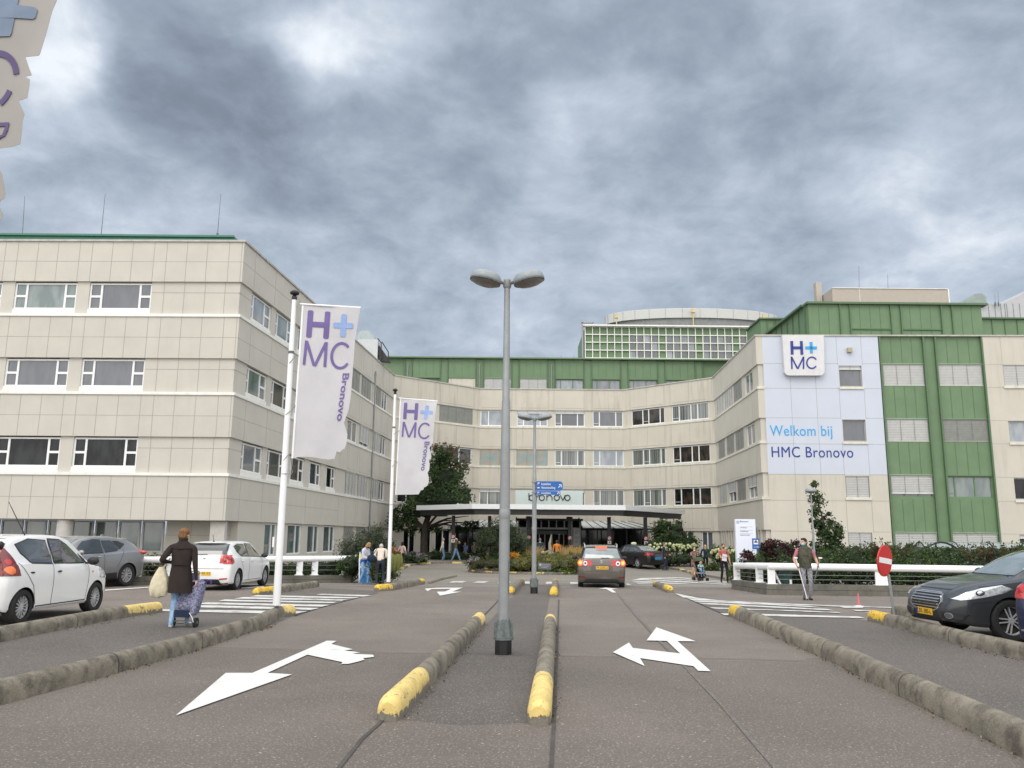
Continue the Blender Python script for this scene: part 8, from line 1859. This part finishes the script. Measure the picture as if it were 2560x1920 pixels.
bush('hedge','low dark hedge left of the canopy column, behind the two walking men',[EL(x,1391,62.5,24,11,.7) for x in(1085,1115,1150)],2600,.14,'dark',cat='hedge',corek=.8)
bush('hedge','low hedge behind the bench, under the canopy',[EL(x,1393,62.8,22,10,.5) for x in(1190,1225,1260)],1800,.14,'dark',cat='hedge',corek=.8)
# dark tree
tt_=thing('beech_tree','large dark green tree with reddish tips left of the entrance canopy','tree',(PY(1060,1385,64.8).x,64.8,gz(64.8)))
Yt_=64.8
cr_=[EL(1108,1150,Yt_,34,38,1.0),EL(1112,1195,Yt_,58,46,1.6),EL(1105,1245,Yt_,70,44,2.0),EL(1055,1272,Yt_,62,36,1.8),EL(1135,1278,Yt_,44,34,1.5),EL(1020,1292,Yt_,46,22,1.3),EL(1095,1302,Yt_,74,18,1.6)]
pts,t=cloud(cr_,15000,.13,.66,330); kp=~((pts[:,2]<4.2)&(pts[:,0]>-7.2)); pts,t=pts[kp],t[kp]; leaf_obj('crown',pts,.20,LG['dark'],tt_,t)
pts,t=cloud([EL(1110,1135,Yt_,40,30,1.0),EL(1135,1160,Yt_,34,40,1.)],700,.12,1.,40); leaf_obj('reddish_foliage',pts,.17,LG['red'],tt_,t)
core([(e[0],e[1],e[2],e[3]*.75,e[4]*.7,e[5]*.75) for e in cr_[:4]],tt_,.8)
b=MB(); tk=PY(1060,1385,Yt_); tk.z=gz(Yt_)-.05; b.tube([tk,PY(1060,1350,Yt_),PY(1064,1310,Yt_),PY(1085,1250,Yt_),PY(1108,1170,Yt_)],[.34,.27,.24,.16,.05],9)
for px,py in((985,1302),(1000,1280),(1155,1318),(1185,1308),(1010,1325),(1145,1300),(1080,1220),(1150,1240),(1172,1290),(975,1290)): b.tube([PY(1063,1322,Yt_),PY((1063+px)/2,(1315+py)/2-6,Yt_),PY(px,py,Yt_)],[.12,.07,.02],6)
build_in(b,'trunk',m_bark,tt_)
lo_=[]; 
for px,py in((1000,1318),(1035,1325),(1090,1322),(1140,1322),(1175,1318),(985,1305),(1180,1300)): lo_.append(EL(px,py,Yt_+random.uniform(-1,1),20,7,.5))
pts,t=cloud(lo_,1900,.3,.5,70); kp=~((pts[:,2]<4.1)&(pts[:,2]>2.7)&(pts[:,0]>-7.2)); pts,t=pts[kp],t[kp]; leaf_obj('low_branches',pts,.18,LG['dark'],tt_,t)
# central round bed
yf=G(1330,1437).y; xc_=(PY(1167,1424,yf+3).x+PY(1500,1432,yf+3).x)/2; rx_=(PY(1500,1432,yf+3).x-PY(1167,1424,yf+3).x)/2; yc_=yf+4.2
ring_=[(xc_+rx_*math.cos(t),yc_+4.2*math.sin(t)) for t in np.linspace(0,2*math.pi,49)]
painted_edge('painted_kerb',None,1,'round kerb with yellow dashes enclosing the flower bed in front of the entrance',world=ring_[::1],w=.2,h=.14)
inn=[(xc_+(rx_-.15)*math.cos(t),yc_+4.05*math.sin(t)) for t in np.linspace(0,2*math.pi,40)[:-1]]
ground_poly('soil',inn,.06,M('soil',(.05,.04,.028),.95,var=.3,scale=3),'structure')
bed=[];yb=yf+.9
for px in range(1290,1480,24): bed.append(EL(px,1412+random.uniform(-2,2),yb+random.uniform(0,.7),22,19,.8))
for px in range(1300,1490,30): bed.append(EL(px,1400,yb+2.2,24,16,.9))
fb=thing('flower_bed','dense yellow-green perennial planting in the middle of the round bed','flower bed',(xc_,yf+2,gz(yf+2))); fb['kind']='stuff'
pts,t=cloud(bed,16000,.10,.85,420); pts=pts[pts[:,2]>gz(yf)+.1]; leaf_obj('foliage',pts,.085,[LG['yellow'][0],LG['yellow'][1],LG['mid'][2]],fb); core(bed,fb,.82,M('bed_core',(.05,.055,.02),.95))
pts,t=cloud([(e[0],e[1]-.1,e[2]+.1,e[3],e[4],e[5]*.9) for e in bed],3600,.10,1.,260); leaf_obj('yellow_flowers',pts,.05,[LG['yellow'][2],m_lime,LG['yellow'][2]],fb)
lo=[EL(px,1427,yf+.45,16,6,.3) for px in range(1345,1450,14)]; pts,t=cloud(lo,2600,.12,.9); leaf_obj('ground_cover',pts,.07,LG['green_light'],fb,t)
bush('grass_planting','brownish low grasses on the left part of the round bed',[EL(x,1412,yf+1.4+ (1240-x)/60,20,12,.8) for x in(1198,1225,1252,1275)],4200,.11,'brown',cat='planting',corek=.8,stems=False,asp=.2)
bush('green_cushion','small bright green cushion plant left of the lamp post',[EL(1238,1400,yf+3.2,22,9,.6)],900,.10,'green_light',cat='plant',corek=.7,stems=False)
ab=bush('white_aster_bush','pale white-flowered bush at the left tip of the round bed',[EL(1186,1408,yf+3.2,18,14,.6)],1100,.09,'dark',cat='flowering shrub',corek=.7,stems=False)
pts,t=cloud([EL(1188,1401,yf+3.0,20,8,.5)],500,.2,.9); leaf_obj('flowers',pts,.06,[m_sw,LG['purple'][2],LG['purple'][1]],ab)
bush('orange_flower_bush','clump of bright orange flowers right of the near lamp post',[EL(1285,1392,yf+1.6,14,7,.3)],500,.07,'yellow',cat='flowering plant',corek=0,stems=True)
pts,t=cloud([EL(1286,1389,yf+1.5,11,5,.25)],260,.2,1.); o_=leaf_obj('orange_flowers',pts,.08,[lm('orng',(.70,.27,.02),.1)],[o for o in C.objects if o.name.startswith('orange_flower_bush')][0])
ol=thing('olive_tree','small bushy grey-green tree with pale twin trunks in the round bed','tree',(PY(1222,1405,yf+3.4).x,yf+3.4,gz(yf+3.4)))
Yo=yf+3.4; oc=[EL(1250,1325,Yo,40,24,.9),EL(1225,1352,Yo,36,26,.9),EL(1285,1350,Yo,38,30,.9),EL(1255,1378,Yo,40,18,.8),EL(1310,1372,Yo,16,16,.5)]
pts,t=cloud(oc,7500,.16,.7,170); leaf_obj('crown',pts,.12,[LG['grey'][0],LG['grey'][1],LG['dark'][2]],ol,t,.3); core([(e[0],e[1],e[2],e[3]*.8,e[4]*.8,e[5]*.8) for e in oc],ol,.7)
b=MB(); b.tube([PY(1218,1412,Yo),PY(1220,1380,Yo),PY(1228,1345,Yo)],[.10,.08,.05],7); b.tube([PY(1243,1412,Yo),PY(1240,1385,Yo),PY(1248,1345,Yo)],[.09,.08,.05],7); build_in(b,'trunk',m_barkp,ol,True)
for px,lab in((1318,'golden grass tuft left of the second lamp post'),(1346,'golden grass tuft right of the second lamp post'),(1412,'golden grass tuft near the right canopy column, behind the yellow flowers'),(1434,'thin golden grass tuft left of the brown car'),(1450,'golden grass tuft just left of the roof of the brown car')):
    tuft('golden_grass',lab,px,1392,yf+3.4,30,20,60,m_gold,.3,group=GG)
dw=thing('driftwood_sculpture','upright weathered driftwood piece standing in the round bed before the doors','sculpture',tuple(PY(1375,1388,yf+3.2)))
m_dw=M('driftwood',(.30,.27,.20),.9,var=.35,scale=7,bump=.6); Yd=yf+3.2; b=MB()
b.tube([PY(1373,1392,Yd),PY(1376,1375,Yd),PY(1374,1360,Yd),PY(1377,1345,Yd),PY(1378,1335,Yd)],[.10,.11,.08,.045,.012],7); b.tube([PY(1376,1376,Yd),PY(1366,1380,Yd),PY(1355,1384,Yd)],[.07,.05,.03],6); b.tube([PY(1376,1378,Yd),PY(1384,1384,Yd),PY(1390,1390,Yd)],[.05,.04,.02],6); b.ball(PY(1357,1382,Yd),(.13,.1,.12),9); build_in(b,'wood_piece',m_dw,dw,True)
# right of the canopy
bush('shrub','tall dark shrub with wandering tips right of the canopy column',[EL(1675,1345,60,48,28,1.5),EL(1655,1325,60,24,22,1.),EL(1692,1325,60,22,20,1.),EL(1712,1358,60,30,22,1.)],5200,.17,'dark',corek=.7)
spiky('few thin upright shoots above the tall dark shrub',1640,1325,60,10,32,4,'dark',8)
def hydr(label,es,n,nb_):
    r=bush('hydrangea_bush',label,es,n,.13,'dark',cat='flowering shrub',corek=.75); b=MB()
    for k in range(nb_):
        e=es[k%len(es)]; a=random.uniform(-2.9,-.3); z_=random.uniform(-.4,.9); c=Vector((e[0]+e[3]*math.cos(a)*.95*math.sqrt(1-z_*z_*.7),e[1]+e[4]*math.sin(a)*.95,e[2]+e[5]*z_)); b.ball(c,random.uniform(.07,.12),7)
    build_in(b,'blossom',M('hydrangea',(.42,.46,.24),.9,var=.3,scale=4),r)
hydr('hydrangea with round greenish white flower heads behind the black taxi',[EL(x,1371,56.5,24,13,.7) for x in(1640,1680,1718)],2600,60)
hydr('hydrangea with pale flower heads left of the man in the pink shirt',[EL(1795,1388,51,22,20,.7),EL(1838,1390,51,22,18,.7)],2200,36)
bush('hedge','low dark purple-leaved hedge right of the suited man',[EL(x,1398,55,22,14,.7) for x in(1672,1704,1734)],3000,.12,'dark',cat='hedge',corek=.85)
bush('shrub','green undergrowth between the blonde woman and the pink shirt',[EL(1778,1419,51,20,8,.6)],1200,.11,'mid')
bush('shrub','shrub behind the totem foot, right of the man in the pink shirt',[EL(1862,1402,41,30,24,.8),EL(1842,1425,40,22,18,.6)],2600,.11,'mid')
bush('hedge','long dark shrubbery at the foot of the right wing behind the other shrubs',[EL(x,1388,38,50,22,.8) for x in(1930,2020,2110,2200,2290,2380,2470,2550)],7000,.14,'dark',cat='hedge',corek=.85)

# wind-blown leaf crumbs and grit along the kerb feet
lp=[];
for pl,n in (([(1010,1806),(1216,1564)],90),([(1382,1812),(1394,1568)],120),([(200,1712),(480,1633),(690,1560)],150),([(1931,1593),(2078,1658),(2162,1703),(2560,1903)],150),([(164,1578),(400,1536)],60),([(2180,1558),(2400,1618),(2560,1655)],80),([(1917,1489),(2277,1493)],60),([(650,1577),(680,1568)],70)):
    Q=gp(pl); 
    for k in range(n):
        i=random.randrange(len(Q)-1); p=Q[i].lerp(Q[i+1],random.random()); lp.append((p.x+random.gauss(0,.035),p.y-abs(random.gauss(0,.05)),gz(p.y)+.014))
ll=leaf_obj('leaf_litter',lp,.028,LG['brown']+[LG['red'][1],m_barkp],None); tag(ll,'brown leaf crumbs and grit gathered along the kerbs','leaf litter',kind='stuff')
